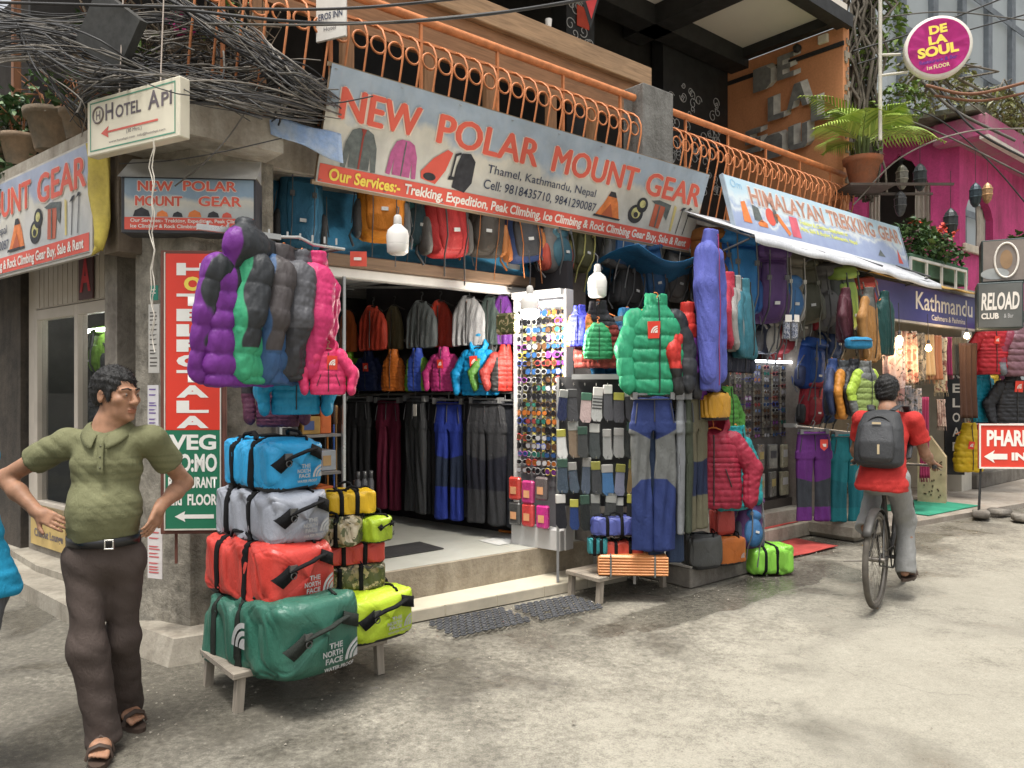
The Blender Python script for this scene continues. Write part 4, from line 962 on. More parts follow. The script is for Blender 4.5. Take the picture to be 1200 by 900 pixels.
# posters and stickers on the pillar, small plates
def poster(px, py, y, w_, h_, label, base, lines, rot=R(-20), cat='poster'):
    a = yp(px, py, y); t = thing('poster', label, cat, a, rot)
    m = MB(); m.box(0, 0, 0, w_, .004, h_); build('paper', m, plain(base, .7, .2, var=.12, vs=9), t)
    r = random.Random(px); m = MB(); z = h_ - .03
    while z > .02:
        if r.random() < .75: m.add([(.012, -.0015, z), (.012 + (w_ - .024) * r.uniform(.4, 1), -.0015, z), (.012 + (w_ - .024) * .9, -.0015, z + .008), (.012, -.0015, z + .008)], [(0, 1, 2, 3)])
        z -= r.uniform(.015, .04)
    build('print_lines', m, plain(lines, .6), t); return t
poster(173, 520, 4.72, .085, .36, 'tall pasted paper notice with a purple band on the pillar edge', (.62, .60, .60), (.16, .10, .30))
poster(174, 437, 4.72, .085, .42, 'torn strip of old paper pasted on the pillar above the purple notice', (.50, .48, .44), (.10, .09, .08))
poster(173, 677, 4.6, .11, .30, 'crumpled white flyer with red print low on the pillar', (.60, .56, .54), (.5, .1, .1))
t = poster(176, 352, 4.72, .06, .09, 'small green sticker high on the pillar edge', (.04, .22, .16), (.6, .6, .55), cat='sticker')
a = lp(92, 352, -.03)
t = thing('letter_plate', 'dark plate with a red letter A on the panel above the showcase', 'sign', a, A_L)
m = MB(); m.box(0, 0, 0, .26, .012, .36); build('plate', m, plain((.10, .05, .05), .5), t); o = text('lettering', 'A', .26, plain((.55, .04, .05), .5), t, .13, -.003, .07, .2, bold=.03)
a = lp(36, 636, -.02)
t = thing('lounge_plate', 'small yellow board with dark lettering low under the showcase', 'sign', a, A_L)
m = MB(); m.box(0, 0, 0, .75, .015, .36); build('plate', m, plain((.50, .36, .14), .6, var=.2), t)
text('lettering', 'Chillout Lounge', .07, DK, t, .4, -.003, .08, .62, bold=.02); flat(t, 'eye_picture', [(ellp(.4, .26, .12, .05), 0), (ellp(.4, .26, .04, .04), 1)], [DK, P_YEL], -.003)
# blue tarpaulin under the slab, corner light fitting of tin
bt = at_R('blue_tarp', 'faded blue tarpaulin stretched under the slab above the shop opening', 'tarpaulin', -.92, .66, 2.60)
m = MB(); m.grid(lambda u, v: (3.3 * u, -.05 * math.sin(u * 11) * (1 - v) + .05 * math.sin(u * 23 + v * 5) * .5 + .1 * (v), .54 * v + .015 * math.sin(u * 30) * (1 - v)), 50, 10)
sol(build('tarp_sheet', m, stained((.05, .22, .38), (.035, .12, .20), rough=.45, scale=1.6, bs=.25, streak=False, amount=.7), bt), .006)
bt2 = at_R('blue_tarp', 'shiny pale blue tarpaulin flap folded over the slab edge below the cables', 'tarpaulin', -1.02, .12, 3.06)
m = MB(); m.grid(lambda u, v: (-.05 + .50 * u, -.02 - .03 * v - .012 * math.sin(u * 5), .25 - .20 * v * (.55 + .45 * u) + .006 * math.sin(u * 9 + v * 4)), 16, 8)
sol(build('tarp_flap', m, stained((.24, .38, .66), (.42, .50, .62), rough=.3, scale=5, bs=.3, streak=False), bt2), .006)
bt3 = at_R('blue_tarp', 'dark blue tarpaulin lining behind the hung backpacks under the banner', 'tarpaulin', .4, .80, 2.55)
m = MB(); m.grid(lambda u, v: (2.6 * u, .04 * math.sin(u * 19), .58 * v), 30, 4); m.grid(lambda u, v: (1.9 + 1.3 * u, -.9 * v + .1, .05 + .10 * math.sin(u * 5 + v * 3) + .3 * v), 14, 8)
sol(build('tarp_sheet', m, stained((.03, .17, .36), (.02, .08, .17), rough=.45, scale=2, bs=.3, streak=False, amount=.8), bt3), .006)
# ================================================================ BUILDERS: garments, packs, duffel bags
CACHE = {}
def use(name, key, make, mats, parent, loc=None, rotz=None):
    """first call polygonises, later calls share the mesh with their own fabric"""
    mats = mats if isinstance(mats, (list, tuple)) else [mats]
    if key not in CACHE:
        o = make(name, mats, parent); CACHE[key] = o.data
    else:
        o = bpy.data.objects.new(name, CACHE[key]); COL.objects.link(o); o.parent = parent
        for k, m in enumerate(mats): o.material_slots[k].link = 'OBJECT'; o.material_slots[k].material = m
    if loc is not None: o.location = loc
    if rotz is not None: o.rotation_euler = (0, 0, rotz)
    return o
def front_y(me, x, z, r=.03, back=False):
    n = len(me.vertices); co = np.empty(n * 3, np.float32); me.vertices.foreach_get('co', co); co = co.reshape(-1, 3)
    q = co[(np.abs(co[:, 0] - x) < r) & (np.abs(co[:, 2] - z) < r)]
    return (float(q[:, 1].max()) if back else float(q[:, 1].min())) if len(q) else 0.
HANG = {}
def hanger(t, col='o', w_=.36, top=.13):
    key = (col, round(w_, 2), round(top, 2))
    def mk(name, mats, par):
        m = MB(); pts = [(0, 0, top - .09)] + [(.022 * math.sin(a), 0, top - .045 - .022 * math.cos(a)) for a in [R(x) for x in range(-20, 250, 30)]]
        m.tube([(0, 0, .0)] + pts, .0045, 6); m.tube([(-w_ / 2, 0, -.07), (-.02, 0, .0), (.02, 0, 0), (w_ / 2, 0, -.07)], .008, 6)
        return build(name, m, mats, par)
    return use('hanger', ('hanger',) + key, mk, plain({'o': (.75, .22, .05), 'w': (.5, .5, .48), 'k': (.03, .03, .03), 'n': (.4, .28, .16)}[col], .4), t)
def logo_poly(k, x=0., z=0.):
    """quarter dome with two bands cut in it"""
    P = []
    for r0, r1 in ((0, .42), (.52, .70), (.80, 1.)):
        P.append([(x + k * (1 - r1 * math.cos(R(a))), z + k * r1 * math.sin(R(a))) for a in range(0, 91, 15)] + [(x + k * (1 - r0 * math.cos(R(a))), z + k * r0 * math.sin(R(a))) for a in range(90, -1, -15)])
    return P
def badge(t, me, x, z, k=.06, col=(.66, .05, .03), back=False):
    y = front_y(me, x, z, .035) - .008
    m = MB(); m.box(-k * .45, -.003, -k * .6, k * .45, .003, k * .6); o = build('badge', m, plain(col, .4), t, (x, y, z))
    o.rotation_euler = (R(4), R(RNG.uniform(-7, 7)), 0)
    P = logo_poly(k * .5, -k * .25, -k * .22); mm = MB()
    for p in P:
        if p[0] == p[-1]: p = p[:-1]
        n = len(p); a = sum(p[j][0] * p[(j + 1) % n][1] - p[(j + 1) % n][0] * p[j][1] for j in range(n))
        if a < 0: p = p[::-1]
        mm.add([(q[0], -.0045, q[1]) for q in p], [tuple(range(n))])
    b = build('badge_mark', mm, P_WHT, o); return o
def pufft(A, per, ph=0.): return lambda z: A * (np.abs(np.sin((z + ph + .012 * np.sin(z * 17 + ph)) * math.pi / per)) ** .42 - .66)
def jacket(name, label, cat, loc, rotz, cols, k=1., L=.70, puff=(.022, .098), sleeves=True, collar='stand', group=None, yoke=None, syoke=None, hang='o', bdg=None, seed=0, fold=.007, zipc=(.03, .03, .03), width=1., open_=0., res=None, flat=1., rough=.5, sl=(.06, .0), crinkle=.45, pocket=False, side=False):
    """hung jacket or vest. cols = (main, panel[, third]); puff=(height, spacing) or None for a smooth shell"""
    t = thing(name, label, cat, loc, rotz, group, k)
    res = res or max(.008, .0062 / (k if not isinstance(k, tuple) else 1)); A, per = puff if puff else (0, .1)
    pf = pufft(A, per) if puff else None; ps = pufft(A * .7, per * 1.05, .03) if puff else None
    mat = cloth(cols[0], cols[1] if len(cols) > 1 else None, cols[2] if len(cols) > 2 else None, rough=rough, crinkle=.16 if puff else crinkle)
    wz = width
    def body(name, mats, par):
        S = Sdf(res)
        S.loft([.012, -.02, -.06, -.11, -.2, -.4, -.6 * L / .7, -L], 0, 0, np.array([.07, .095, .135, .178, .222, .245, .25, .235]) * wz, np.array([.06, .07, .085, .1, .105, .108, .105, .09]) * flat, 2.5, puff=pf, cap=.012)
        if collar == 'stand':
            S.loft([-.04, .0, .045, .095], 0, [-.0, -.006, -.01, -.012], [.115, .10, .094, .088], [.082, .075, .07, .066], 2.2, k=.02, puff=(lambda z: .35 * pf(z)) if pf else None, cap=.01)
            S.ell((0, -.012, .115), (.072, .052, .075), k=.012, op='s'); S.box((0, -.085, .08), (.012, .05, .055), r=.005, k=.012, op='s')
        elif collar == 'hood':
            S.ell((0, .045, .03), (.155, .105, .13), k=.03); S.ell((0, -.045, .07), (.10, .10, .12), k=.02, op='s'); S.ell((0, .03, .17), (.05, .06, .03), k=.03)
        else: S.ell((0, -.03, .03), (.07, .06, .05), k=.02, op='s')
        if open_: S.box((0, -.12, -.35), (.008, .08, .5), r=.004, k=.015, op='s')
        return dress(name, S, mats, par, fold if not puff else .005, 14 if not puff else 30, seed, pan=yoke, stretch=(1, 1, .35) if not puff else (1.6, 1.6, .5), seam=(0, per) if puff else None, drape=0 if puff else .011)
    ob = use('body', ('jb', L, puff, collar, seed, fold, open_, wz, flat, res, yoke.__name__ if yoke else None), body, mat, t); me = ob.data
    if sleeves:
        for sgn in (-1, 1):
            def sleeve(name, mats, par, sgn=sgn):
                S = Sdf(res); a = (sgn * .165 * wz, 0, -.125); b = (sgn * (.285 + sl[0]) * wz, -.005 + sl[1] * .5, -.36); c = (sgn * (.27 + sl[0] * .7) * wz, -.045 + sl[1], -.62 * L / .7)
                fl = ((1, 0, 0), 1.55) if side else ((0, 1, 0), 1.45); r3 = (.128, .118, .088) if side else (.096, .082, .064)
                S.cone(a, b, r3[0], r3[1], puff=ps, k=.02, flat=fl); S.cone(b, c, r3[1], r3[2], puff=ps, k=.02, flat=fl)
                S.cone(c, (c[0] * .995, c[1], c[2] - .03), .05, .046, k=.006)
                return dress(name, S, mats, par, fold if not puff else .005, 16 if not puff else 30, seed + 5 + sgn, pan=syoke, stretch=(1, 1, .5) if not puff else (1.6, 1.6, .5), seam=(.0, per) if puff else None, drape=0 if puff else .006)
            use('sleeve', ('js', sgn, L, puff, seed, fold, wz, res, syoke.__name__ if syoke else None, sl, side), sleeve, mat, t)
    def zp(name, mats, par):
        m = MB(); pts = [(0, front_y(me, 0, z, .02) - .003, z) for z in np.arange(.06 if collar == 'stand' else -.06, -L + .02, -.03)]
        m.tube(pts, .006, 5); return build(name, m, mats, par)
    if zipc is not None: use('zip', ('jz', me.name), zp, plain(zipc, .4), t)
    if pocket:
        for sgn in (-1, 1):
            m = MB(); m.tube([(sgn * .10, front_y(me, sgn * .1, -.38) - .003, -.36), (sgn * .155, front_y(me, sgn * .15, -.52) - .003, -.52)], .005, 5); build('pocket_zip', m, plain(zipc or (.03, .03, .03), .4), t)
    if hang: hanger(t, hang)
    if bdg: badge(t, me, *bdg)
    return t
# colour panel rules (positive = second colour)
def yk_shoulder(V): return np.maximum(V[:, 2] + .17 + .35 * np.clip(.16 - np.abs(V[:, 0]), 0, 1), -(np.abs(V[:, 1]) < 0).astype(float))
def yk_side(V): return np.abs(V[:, 0]) - .135 + .25 * np.clip(V[:, 2] + .12, -1, 0) * 0
def yk_back(V): return np.minimum(.13 - np.abs(V[:, 0] + .03) - .02 * V[:, 2], V[:, 2] + .53)
def yk_low(V): return -V[:, 2] - .42
def yk_sleeve(V): return .055 - np.abs(V[:, 0] - np.sign(V[:, 0]) * .30) + .0 * V[:, 2]
def yk_cuff(V): return -V[:, 2] - .50
def yk_all(V): return np.full(len(V), 1.)
def yk_rear(V): return np.minimum(V[:, 1] - .022 + .02 * np.sin(V[:, 2] * 20), V[:, 2] + .56)
def yk_right(V): return V[:, 0]
def yk_rside(V): return V[:, 0] - .17 + .12 * V[:, 2]
def yk_outer(V): return np.abs(V[:, 0]) - .285 - .10 * np.clip(-V[:, 2] - .1, 0, .3)

def pants(name, label, loc, rotz, cols, L=1.0, k=1., group=None, pan=None, pan2=None, seed=0, clip=True, tag_=None, w_=1., cat='trousers', fold=.009):
    t = thing(name, label, cat, loc, rotz, group, k)
    mat = cloth(cols[0], cols[1] if len(cols) > 1 else None, cols[2] if len(cols) > 2 else None, rough=.7, crinkle=.35)
    def body(name, mats, par):
        S = Sdf(.0095); W = w_
        S.loft([0, -.04, -.16, -.28], 0, 0, np.array([.185, .19, .205, .21]) * W, [.026, .028, .036, .038], 3, k=.03, cap=.006)
        for sg in (-1, 1):
            S.loft([-.2, -.30, -.5, -.75, -L], np.array([sg * .10, sg * .105, sg * .11, sg * .112, sg * .115]) * W, 0, np.array([.10, .104, .10, .094, .098]) * W, [.034, .037, .034, .031, .03], 2.6, k=.016, cap=.006)
        S.box((0, -.05, -.62), (.0045, .2, .36), r=.002, k=.012, op='s')
        return dress(name, S, mats, par, fold, 16, seed, pan=pan, pan2=pan2, stretch=(1, 1, .22), drape=.009)
    ob = use('cloth_body', ('pb', L, seed, w_, fold, pan.__name__ if pan else None, pan2.__name__ if pan2 else None), body, mat, t)
    def wb(name, mats, par):
        m = MB(); me = ob.data; m.tube([(0, front_y(me, 0, z, .02) - .003, z) for z in (-.02, -.1, -.19)], .005, 5); m.tube([(.188 * w_ * math.cos(a), .037 * math.sin(a), -.022) for a in np.linspace(0, 6.2832, 25)[:-1]], .02, 4, closed=True, flat=.2); [m.tube([(q * .155 * w_, front_y(me, q * .15 * w_, -.06, .03) - .003, -.05), (q * .185 * w_, front_y(me, q * .18 * w_, -.2, .03) - .004, -.2)], .005, 4) for q in (-1, 1)]; return build(name, m, mats, par)
    use('fly', ('pf', L, w_), wb, plain((.04, .04, .045), .5), t)
    if clip:
        def hg(name, mats, par):
            m = MB(); m.box(-.16, -.008, .008, .16, .008, .024); m.box(-.165, -.03, -.025, -.13, .03, .03); m.box(.13, -.03, -.025, .165, .03, .03); m.tube([(0, 0, .02), (0, 0, .07), (.02, 0, .09), (.012, 0, .115), (-.012, 0, .115)], .004, 6); return build(name, m, mats, par)
        use('clip_hanger', 'clip', hg, plain((.16, .16, .16), .4), t)
    if tag_:
        m = MB(); x, z, kk = tag_; m.prism([(x - kk * .5, z + kk * .6), (x + kk * .5, z + kk * .6), (x + kk * .5, z - kk * .3), (x, z - kk * .7), (x - kk * .5, z - kk * .3)], -.085, -.082); o = build('paper_tag', m, plain((.62, .06, .04), .4), t)
        m = MB(); m.prism([(x - kk * .22, z + kk * .1), (x + kk * .25, z + kk * .1), (x + kk * .25, z - kk * .25), (x - kk * .1, z - kk * .2)], -.0875, -.0855); build('tag_print', m, P_WHT, o)
    return t
def kn_knee(V): return np.minimum(np.minimum(V[:, 2] + .78, -V[:, 2] - .50 + .25 * (np.abs(V[:, 0]) - .1)), .4 - np.abs(V[:, 1]) * 0)
def kn_thigh(V):      # grey thighs under a blue seat
    return np.minimum(-V[:, 2] - .27 - .5 * np.clip(.13 - np.abs(V[:, 0]), -1, .2), V[:, 2] + .62 + .5 * np.clip(np.abs(V[:, 0]) - .1, 0, 1) * 2)
def kn_low(V): return -V[:, 2] - .55
def kn_side(V): return np.abs(V[:, 0]) - .175

def shell(name, mb_pts, mat, par, r=.01): pass
def pack(name, label, loc, rotz, cols, k=1., group=None, style=0, tilt=(0, 0), straps=True, cat='backpack', seed=1):
    """rucksack hung by its strap, front pocket to -y; cols = (body, pocket, trim)"""
    t = thing(name, label, cat, loc, rotz, group, k)
    t.rotation_euler = (R(tilt[0]), R(tilt[1]), rotz)
    cb, cp, ct = (cloth(c, rough=.6, crinkle=.35) for c in cols)
    def body(name, mats, par):
        S = Sdf(.0105); S.loft([.26, .22, .1, -.1, -.24, -.29], 0, [.0, .0, 0, -.01, -.012, -.005], [.12, .145, .155, .165, .155, .13], [.07, .09, .105, .11, .10, .075], 3, k=.02, cap=.03)
        S.box((0, -.12, .2), (.2, .05, .004), r=.003, k=.02, op='s'); return dress(name, S, mats, par, .006, 14, seed)
    use('pack_body', ('pk', seed), body, cb, t)
    def pocket(name, mats, par):
        S = Sdf(.0105)
        if style == 0: S.loft([.08, .0, -.15, -.25], 0, [-.095, -.115, -.122, -.10], [.095, .115, .118, .10], [.03, .045, .05, .035], 2.8, cap=.02)
        elif style == 1: S.ell((0, -.10, -.12), (.125, .065, .155), k=.01); S.ell((0, -.10, .07), (.1, .045, .06), k=.01)
        else: S.loft([.18, .05, -.15, -.25], 0, [-.085, -.10, -.11, -.095], [.10, .11, .105, .08], [.03, .035, .04, .03], 2.4, cap=.02)
        return dress(name, S, mats, par, .004, 18, seed + 3)
    use('front_pocket', ('pp', style, seed), pocket, cp, t)
    def lid(name, mats, par):
        S = Sdf(.0105); S.loft([.33, .31, .25, .21], 0, [-.01, -.02, -.03, -.03], [.09, .14, .16, .155], [.05, .09, .115, .11], 2.8, cap=.025); return dress(name, S, mats, par, .006, 14, seed + 7)
    use('lid', ('pl', seed), lid, cp if style != 1 else cb, t)
    for sg in (-1, 1):
        def side(name, mats, par, sg=sg):
            S = Sdf(.0105); S.loft([-.02, -.08, -.22, -.27], sg * .155, -.01, [.02, .035, .035, .02], [.06, .08, .08, .06], 2.6, cap=.015); return dress(name, S, mats, par, .003, 18, seed)
        use('side_pocket', ('ps', sg, seed), side, ct, t)
    def tr(name, mats, par):
        m = MB()
        for x in (-.075, .075): m.tube([(x, -.135, .27), (x, -.155, .12), (x, -.178, -.02), (x, -.18, -.16), (x, -.12, -.28), (x, -.1, -.42 - .06 * (x > 0))], .011, 4, flat=.3)
        for sg in (-1, 1): m.tube([(sg * .17, -.06, .1), (sg * .185, -.0, -.03), (sg * .20, -.03, -.18)], .009, 4, flat=.4); m.tube([(sg * .17, .06, -.15), (sg * .21, .02, -.25), (sg * .19, -.04, -.34)], .009, 4, flat=.4)
        m.box(-.09, -.168, .05, -.06, -.15, .085); m.box(.06, -.168, .05, .09, -.15, .085); return build(name, m, mats, par)
    use('webbing', 'ptr', tr, plain(cols[2] if sum(cols[2]) > .5 else (.10, .10, .10), .6), t)
    if straps:
        def st(name, mats, par):
            m = MB()
            for sg in (-1, 1): m.tube([(sg * .05, .10, .24), (sg * .07, .16, .17), (sg * .09, .19, .0), (sg * .1, .17, -.14), (sg * .12, .11, -.25)], .028, 6, flat=.4)
            m.tube([(-.03, .09, .27), (-.02, .1, .345), (.02, .1, .345), (.03, .09, .27)], .009, 6); return build(name, m, mats, par)
        use('shoulder_strap', 'pst', st, cb, t)
    m = MB(); m.box(-.022, -.006, -.012, .022, .002, .012); build('label_patch', m, plain((.5, .5, .48), .5), t, (.0, -.178 if style == 0 else -.17, -.12))
    return t

def sup(a, n): c, s = math.cos(a), math.sin(a); return math.copysign(abs(c) ** (2 / n), c), math.copysign(abs(s) ** (2 / n), s)
def duffel(name, label, loc, rotz, col, w_, l_, h_, group=None, sag=.0, base=(.03, .03, .03), straps=(-.22, .22), logo=True, big=True, seed=1, cat='duffel bag', camo=None, tilt=0., lump=.012, zipp=True, end_handle=True, logo_col=(.36, .36, .355), sidelogo=False, rough=.42, strapc=(.012, .012, .013), text_=True):
    """stuffed duffel: axis along local y (end panel at -y faces the viewer), width x, height z, base at z=0"""
    t = thing(name, label, cat, loc, rotz, group); t.rotation_euler = (0, R(tilt), rotz)
    r = np.random.default_rng(seed); ph = r.uniform(0, 6, 8); hw, hl, hh = w_ / 2, l_ / 2, h_ / 2; nn = 5.6
    def P(v, a, off=0.):
        """v in -1..1 along the length, a around the section"""
        e = (1 - min(1, abs(v)) ** 9) ** (1 / 3.6); cx, cz = sup(a, nn)
        bul = 1 + .035 * math.sin(a * 3 + ph[0]) * math.cos(v * 2 + ph[1]) + .02 * math.sin(a * 5 + v * 6 + ph[2])
        x = (hw * bul * e) * cx; z = (hh * bul * e) * cz; y = hl * v * (1 - .05 * (cx * cx + 0 * cz))
        W = lump * (math.sin(v * 9 + 3 * cx + ph[3]) * math.sin(a * 4 + ph[4]) + .6 * math.sin(v * 15 + a * 5 + ph[5])) * .42 - lump * .55 * max(0, 1 - abs(math.sin(v * 8 + 2.2 * math.sin(a * 3 + ph[6]) + ph[7])) * 4) - lump * .5 * max(0, 1 - abs(math.sin(a * 5 + 2.5 * math.sin(v * 6 + ph[2]) + ph[1])) * 4)
        q = math.sqrt(x * x + z * z) + 1e-6; x += (W + off) * x / q; z += (W + off) * z / q
        z += -sag * (y / hl) * .5 - .02 * hh * math.cos(v * 1.4)
        return (x, y, z + hh)
    me_key = None; m = MB(); nv, na = 72, 84
    m.grid(lambda u, v: P(-1 + 2 * v, u * 2 * math.pi), na, nv, flip=True)
    mm = [cloth(col, rough=rough, crinkle=.2, spec=.45) if camo is None else camo, plain(base or (.03, .03, .03), .6)]
    ob = build('bag_body', m, mm, t)
    # rubber base panel = faces low on the body
    pol = ob.data.polygons
    for p in pol:
        if p.center.z < .10 * h_ and base is not None: p.material_index = 1
    me = ob.data; sc_ = cloth(strapc, rough=.8, crinkle=.3, spec=.12)
    for sy in straps:
        m = MB(); hwid = .023 if big else .013
        for (va, vb) in ((sy - hwid / hl, sy + hwid / hl),):
            n = 56; ring = [[P(va, i / n * 2 * math.pi, .006), P(vb, i / n * 2 * math.pi, .006), P(vb, i / n * 2 * math.pi, .0), P(va, i / n * 2 * math.pi, .0)] for i in range(n)]
            vs_ = [p for q in ring for p in q]; fs = []
            for i in range(n):
                j = (i + 1) % n
                for c in range(4): fs.append((i * 4 + c, i * 4 + (c + 1) % 4, j * 4 + (c + 1) % 4, j * 4 + c))
            m.add(vs_, fs, 0, True)
        build('strap', m, sc_, t)
    # end panel handle: bar with two anchors
    def ey(x, z):      # front skin of the end panel
        best = 0
        cx, cz = x / hw, (z - hh) / hh
        a = math.atan2(math.copysign(abs(cz) ** (nn / 2), cz), math.copysign(abs(cx) ** (nn / 2), cx)); f = max(abs(cx), abs(cz), (abs(cx) ** nn + abs(cz) ** nn) ** (1 / nn))
        e = min(1, f); v = (1 - e ** 3.6) ** (1 / 9) if e < 1 else 0
        return -hl * v * (1 - .05 * cx * cx) - .004
    if end_handle:
        za, zb = (.58, .66); s_ = h_
        A_ = [(-.80 * hw, s_ * .46), (-.44 * hw, s_ * .67)] if big else [(-.7 * hw, s_ * .6), (-.45 * hw, s_ * .7)]
        B_ = [(.36 * hw, s_ * .80), (.90 * hw, s_ * .66)] if big else [(.40 * hw, s_ * .76), (.75 * hw, s_ * .68)]
        m = MB()
        def band(pts, wd, off=0.):
            vs_ = []; fs = []
            N_ = 8; L_ = []
            for (x0, z0), (x1, z1) in zip(pts[:-1], pts[1:]):
                for i in range(N_): u = i / N_; L_.append((x0 + (x1 - x0) * u, z0 + (z1 - z0) * u))
            L_.append(pts[-1])
            for i, (x, z) in enumerate(L_):
                x2, z2 = L_[min(i + 1, len(L_) - 1)]; x1, z1 = L_[max(i - 1, 0)]; dx, dz = x2 - x1, z2 - z1; q = math.hypot(dx, dz) + 1e-9; nx, nz = -dz / q * wd, dx / q * wd
                for sg in (-1, 1): px, pz = x + nx * sg, z + nz * sg; y = ey(px, pz) - .006 - off; vs_ += [(px, y, pz), (px, y + .006, pz)]
            for i in range(len(L_) - 1):
                a = i * 4; b = a + 4; fs += [(a, a + 2, b + 2, b), (a + 1, b + 1, b + 3, a + 3), (a, b, b + 1, a + 1), (a + 2, a + 3, b + 3, b + 2)]
            m.add(vs_, fs, 0, True)
        bw = .030 if big else .014
        band([A_[0], A_[1]], bw); build('handle_anchor', m, sc_, t); m = MB(); band(B_, bw); build('handle_anchor', m, sc_, t)
        m = MB(); ax, az = A_[1]; bx, bz = B_[0]
        m.tube([(ax - .02, ey(ax, az) - .008, az - .01), (ax + .04, ey(ax, az) - .03, az + .015), ((ax + bx) / 2, ey((ax + bx) / 2, (az + bz) / 2) - .045, (az + bz) / 2 + .01), (bx - .04, ey(bx, bz) - .03, bz - .005), (bx + .02, ey(bx, bz) - .008, bz)], .020 if big else .008, 8, flat=.5)
        build('handle', m, sc_, t)
        if big:
            m = MB(); m.box(ax - .03, ey(ax, az) - .022, az - .01, ax + .01, ey(ax, az) - .012, az + .022); m.ring((ax - .01, ey(ax, az) - .02, az - .03), .016, .003, 'y', 10, 5); build('buckle', m, plain((.12, .12, .12), .35, .5, .7), t)
    if zipp:
        m = MB(); m.tube([P(v, math.pi / 2 + .12 * math.sin(v * 3), .004) for v in np.linspace(-.86, .86, 24)], .008, 5); build('zip', m, sc_, t)
        # carrying handles lying on the top
        m = MB()
        for sg in (-1, 1): m.tube([P(-.24, math.pi / 2 + sg * .5, .008), P(-.2, math.pi / 2 + sg * .3, .03), P(0, math.pi / 2 + sg * .16, .04), P(.2, math.pi / 2 + sg * .3, .03), P(.24, math.pi / 2 + sg * .5, .008)], .014 if big else .008, 6, flat=.6)
        build('carry_handle', m, sc_, t)
    LC = plain(logo_col, .45, .4)
    def lay(o, off):
        """drape flat artwork (local x,z) on the end panel"""
        mw = o.location.copy()
        for v in o.data.vertices:
            X, Z = v.co.x + mw.x, v.co.z + mw.z; v.co.y = ey(X, Z) - off - mw.y
    if logo:
        lx, lz, kk = .36 * hw, .27 * h_, .27 * h_ if big else .2 * h_
        if text_:
            for i, wd in enumerate(('THE', 'NORTH', 'FACE')):
                w2 = .16 * w_ if i == 0 else (.23 * w_ if i == 1 else .20 * w_)
                o = text('lettering', wd, kk * .26, LC, t, 0, 0, 0, w2, bold=.03); o.location = (lx - .015 - w2 / 2, 0, lz + kk * (.72 - .34 * i)); lay(o, .0105)
            o = text('lettering', 'WATER PROOF', kk * .18, LC, t, 0, 0, 0, .36 * w_, bold=.03); o.location = (lx - .03, 0, lz - kk * .30); lay(o, .0105)
        mmk = MB()
        for p in logo_poly(kk * .85, lx, lz + .02 * kk):
            pts = []
            for q in p:
                if not pts or math.hypot(pts[-1][0] - q[0], pts[-1][1] - q[1]) > 1e-5: pts.append(q)
            n = len(pts); a = sum(pts[j][0] * pts[(j + 1) % n][1] - pts[(j + 1) % n][0] * pts[j][1] for j in range(n))
            if a < 0: pts = pts[::-1]
            mmk.add([(q[0], ey(q[0], q[1]) - .011, q[1]) for q in pts], [tuple(range(n))])
        build('logo', mmk, LC, t)
    if sidelogo:
        mmk = MB()
        for p in logo_poly(.10 * h_ / .3, 0, 0):
            pts = []
            for q in p:
                if not pts or math.hypot(pts[-1][0] - q[0], pts[-1][1] - q[1]) > 1e-5: pts.append(q)
            n = len(pts); mmk.add([(-hw - .022, -q[0], hh * .85 + q[1]) for q in pts], [tuple(range(n))]); 
        o = build('logo', mmk, LC, t)
    return t
def camo_mat(a, b, c, scale=9):
    key = ('camo', str(a), str(b))
    if key in MATS: return MATS[key]
    m, nt, bs = base_mat('camouflage', .45, .4); co = coords(nt)
    n1 = noise(nt, co, scale, 3, .55, 1.2); n2 = noise(nt, co, scale * 1.7, 3, .55, 1.)
    o = mix(nt, ramp(nt, n1, [(.47, 0), (.5, 1)]), a, b); o = mix(nt, ramp(nt, n2, [(.54, 0), (.57, 1)]), o, c)
    o = mix(nt, ramp(nt, noise(nt, co, scale * 2.3, 3, .5, 1.), [(.60, 0), (.62, 1)]), o, (.03, .03, .02))
    nt.links.new(o, bs.inputs['Base Color']); bump(nt, bs, noise(nt, co, 20, 3), .4, .02); MATS[key] = m; return m
# ================================================================ BAG STACKS AND JACKETS AT THE CORNER
WB = wood((.30, .26, .21), .75, axis='x')
def bench(label, s0, s1, d0, d1, h, legs=None):
    t = at_R('low_bench', label, 'bench', s0, d0, 0); w_ = s1 - s0; l_ = d1 - d0
    m = MB(); m.box(0, 0, h - .035, w_, l_, h, b=.005); build('bench_top', m, WB, t)
    for x in (.02, w_ - .06):
        for y in (.01, l_ - .05):
            m = MB(); m.obox((x + .02, y + .02, (h - .036) / 2), (.022, 0, 0), (0, .02, 0), (.006 if x < .1 else -.004, 0, (h - .036) / 2)); build('leg', m, wood((.30, .26, .21), .75, axis='z'), t)
    return t
bench('worn low wooden bench carrying both stacks of duffel bags', -1.60, -.72, -.74, -.24, .205)
BAG = 'big duffel bags stacked by the corner'
RB = A_R - R(4)
RB = A_R + R(7)
green = duffel('duffel_bag', 'big dark green duffel bag, bottom of the tall stack, drooping over the bench', FW(-1.30, -.60, .15), RB, (.035, .145, .10), .50, .92, .40, BAG, seed=3, lump=.024, sag=.10, straps=(-.05, .55), sidelogo=True, base=None, strapc=(.03, .035, .03))
red = duffel('duffel_bag', 'big red duffel bag between the grey bag and the green bag', FW(-1.325, -.50, .49), RB, (.62, .055, .04), .40, .82, .345, BAG, seed=5, lump=.018, straps=(-.30, .42))
grey = duffel('duffel_bag', 'big light grey duffel bag under the blue one in the tall stack', FW(-1.295, -.47, .80), RB, (.33, .35, .40), .36, .74, .285, BAG, seed=8, lump=.018, straps=(-.28, .42))
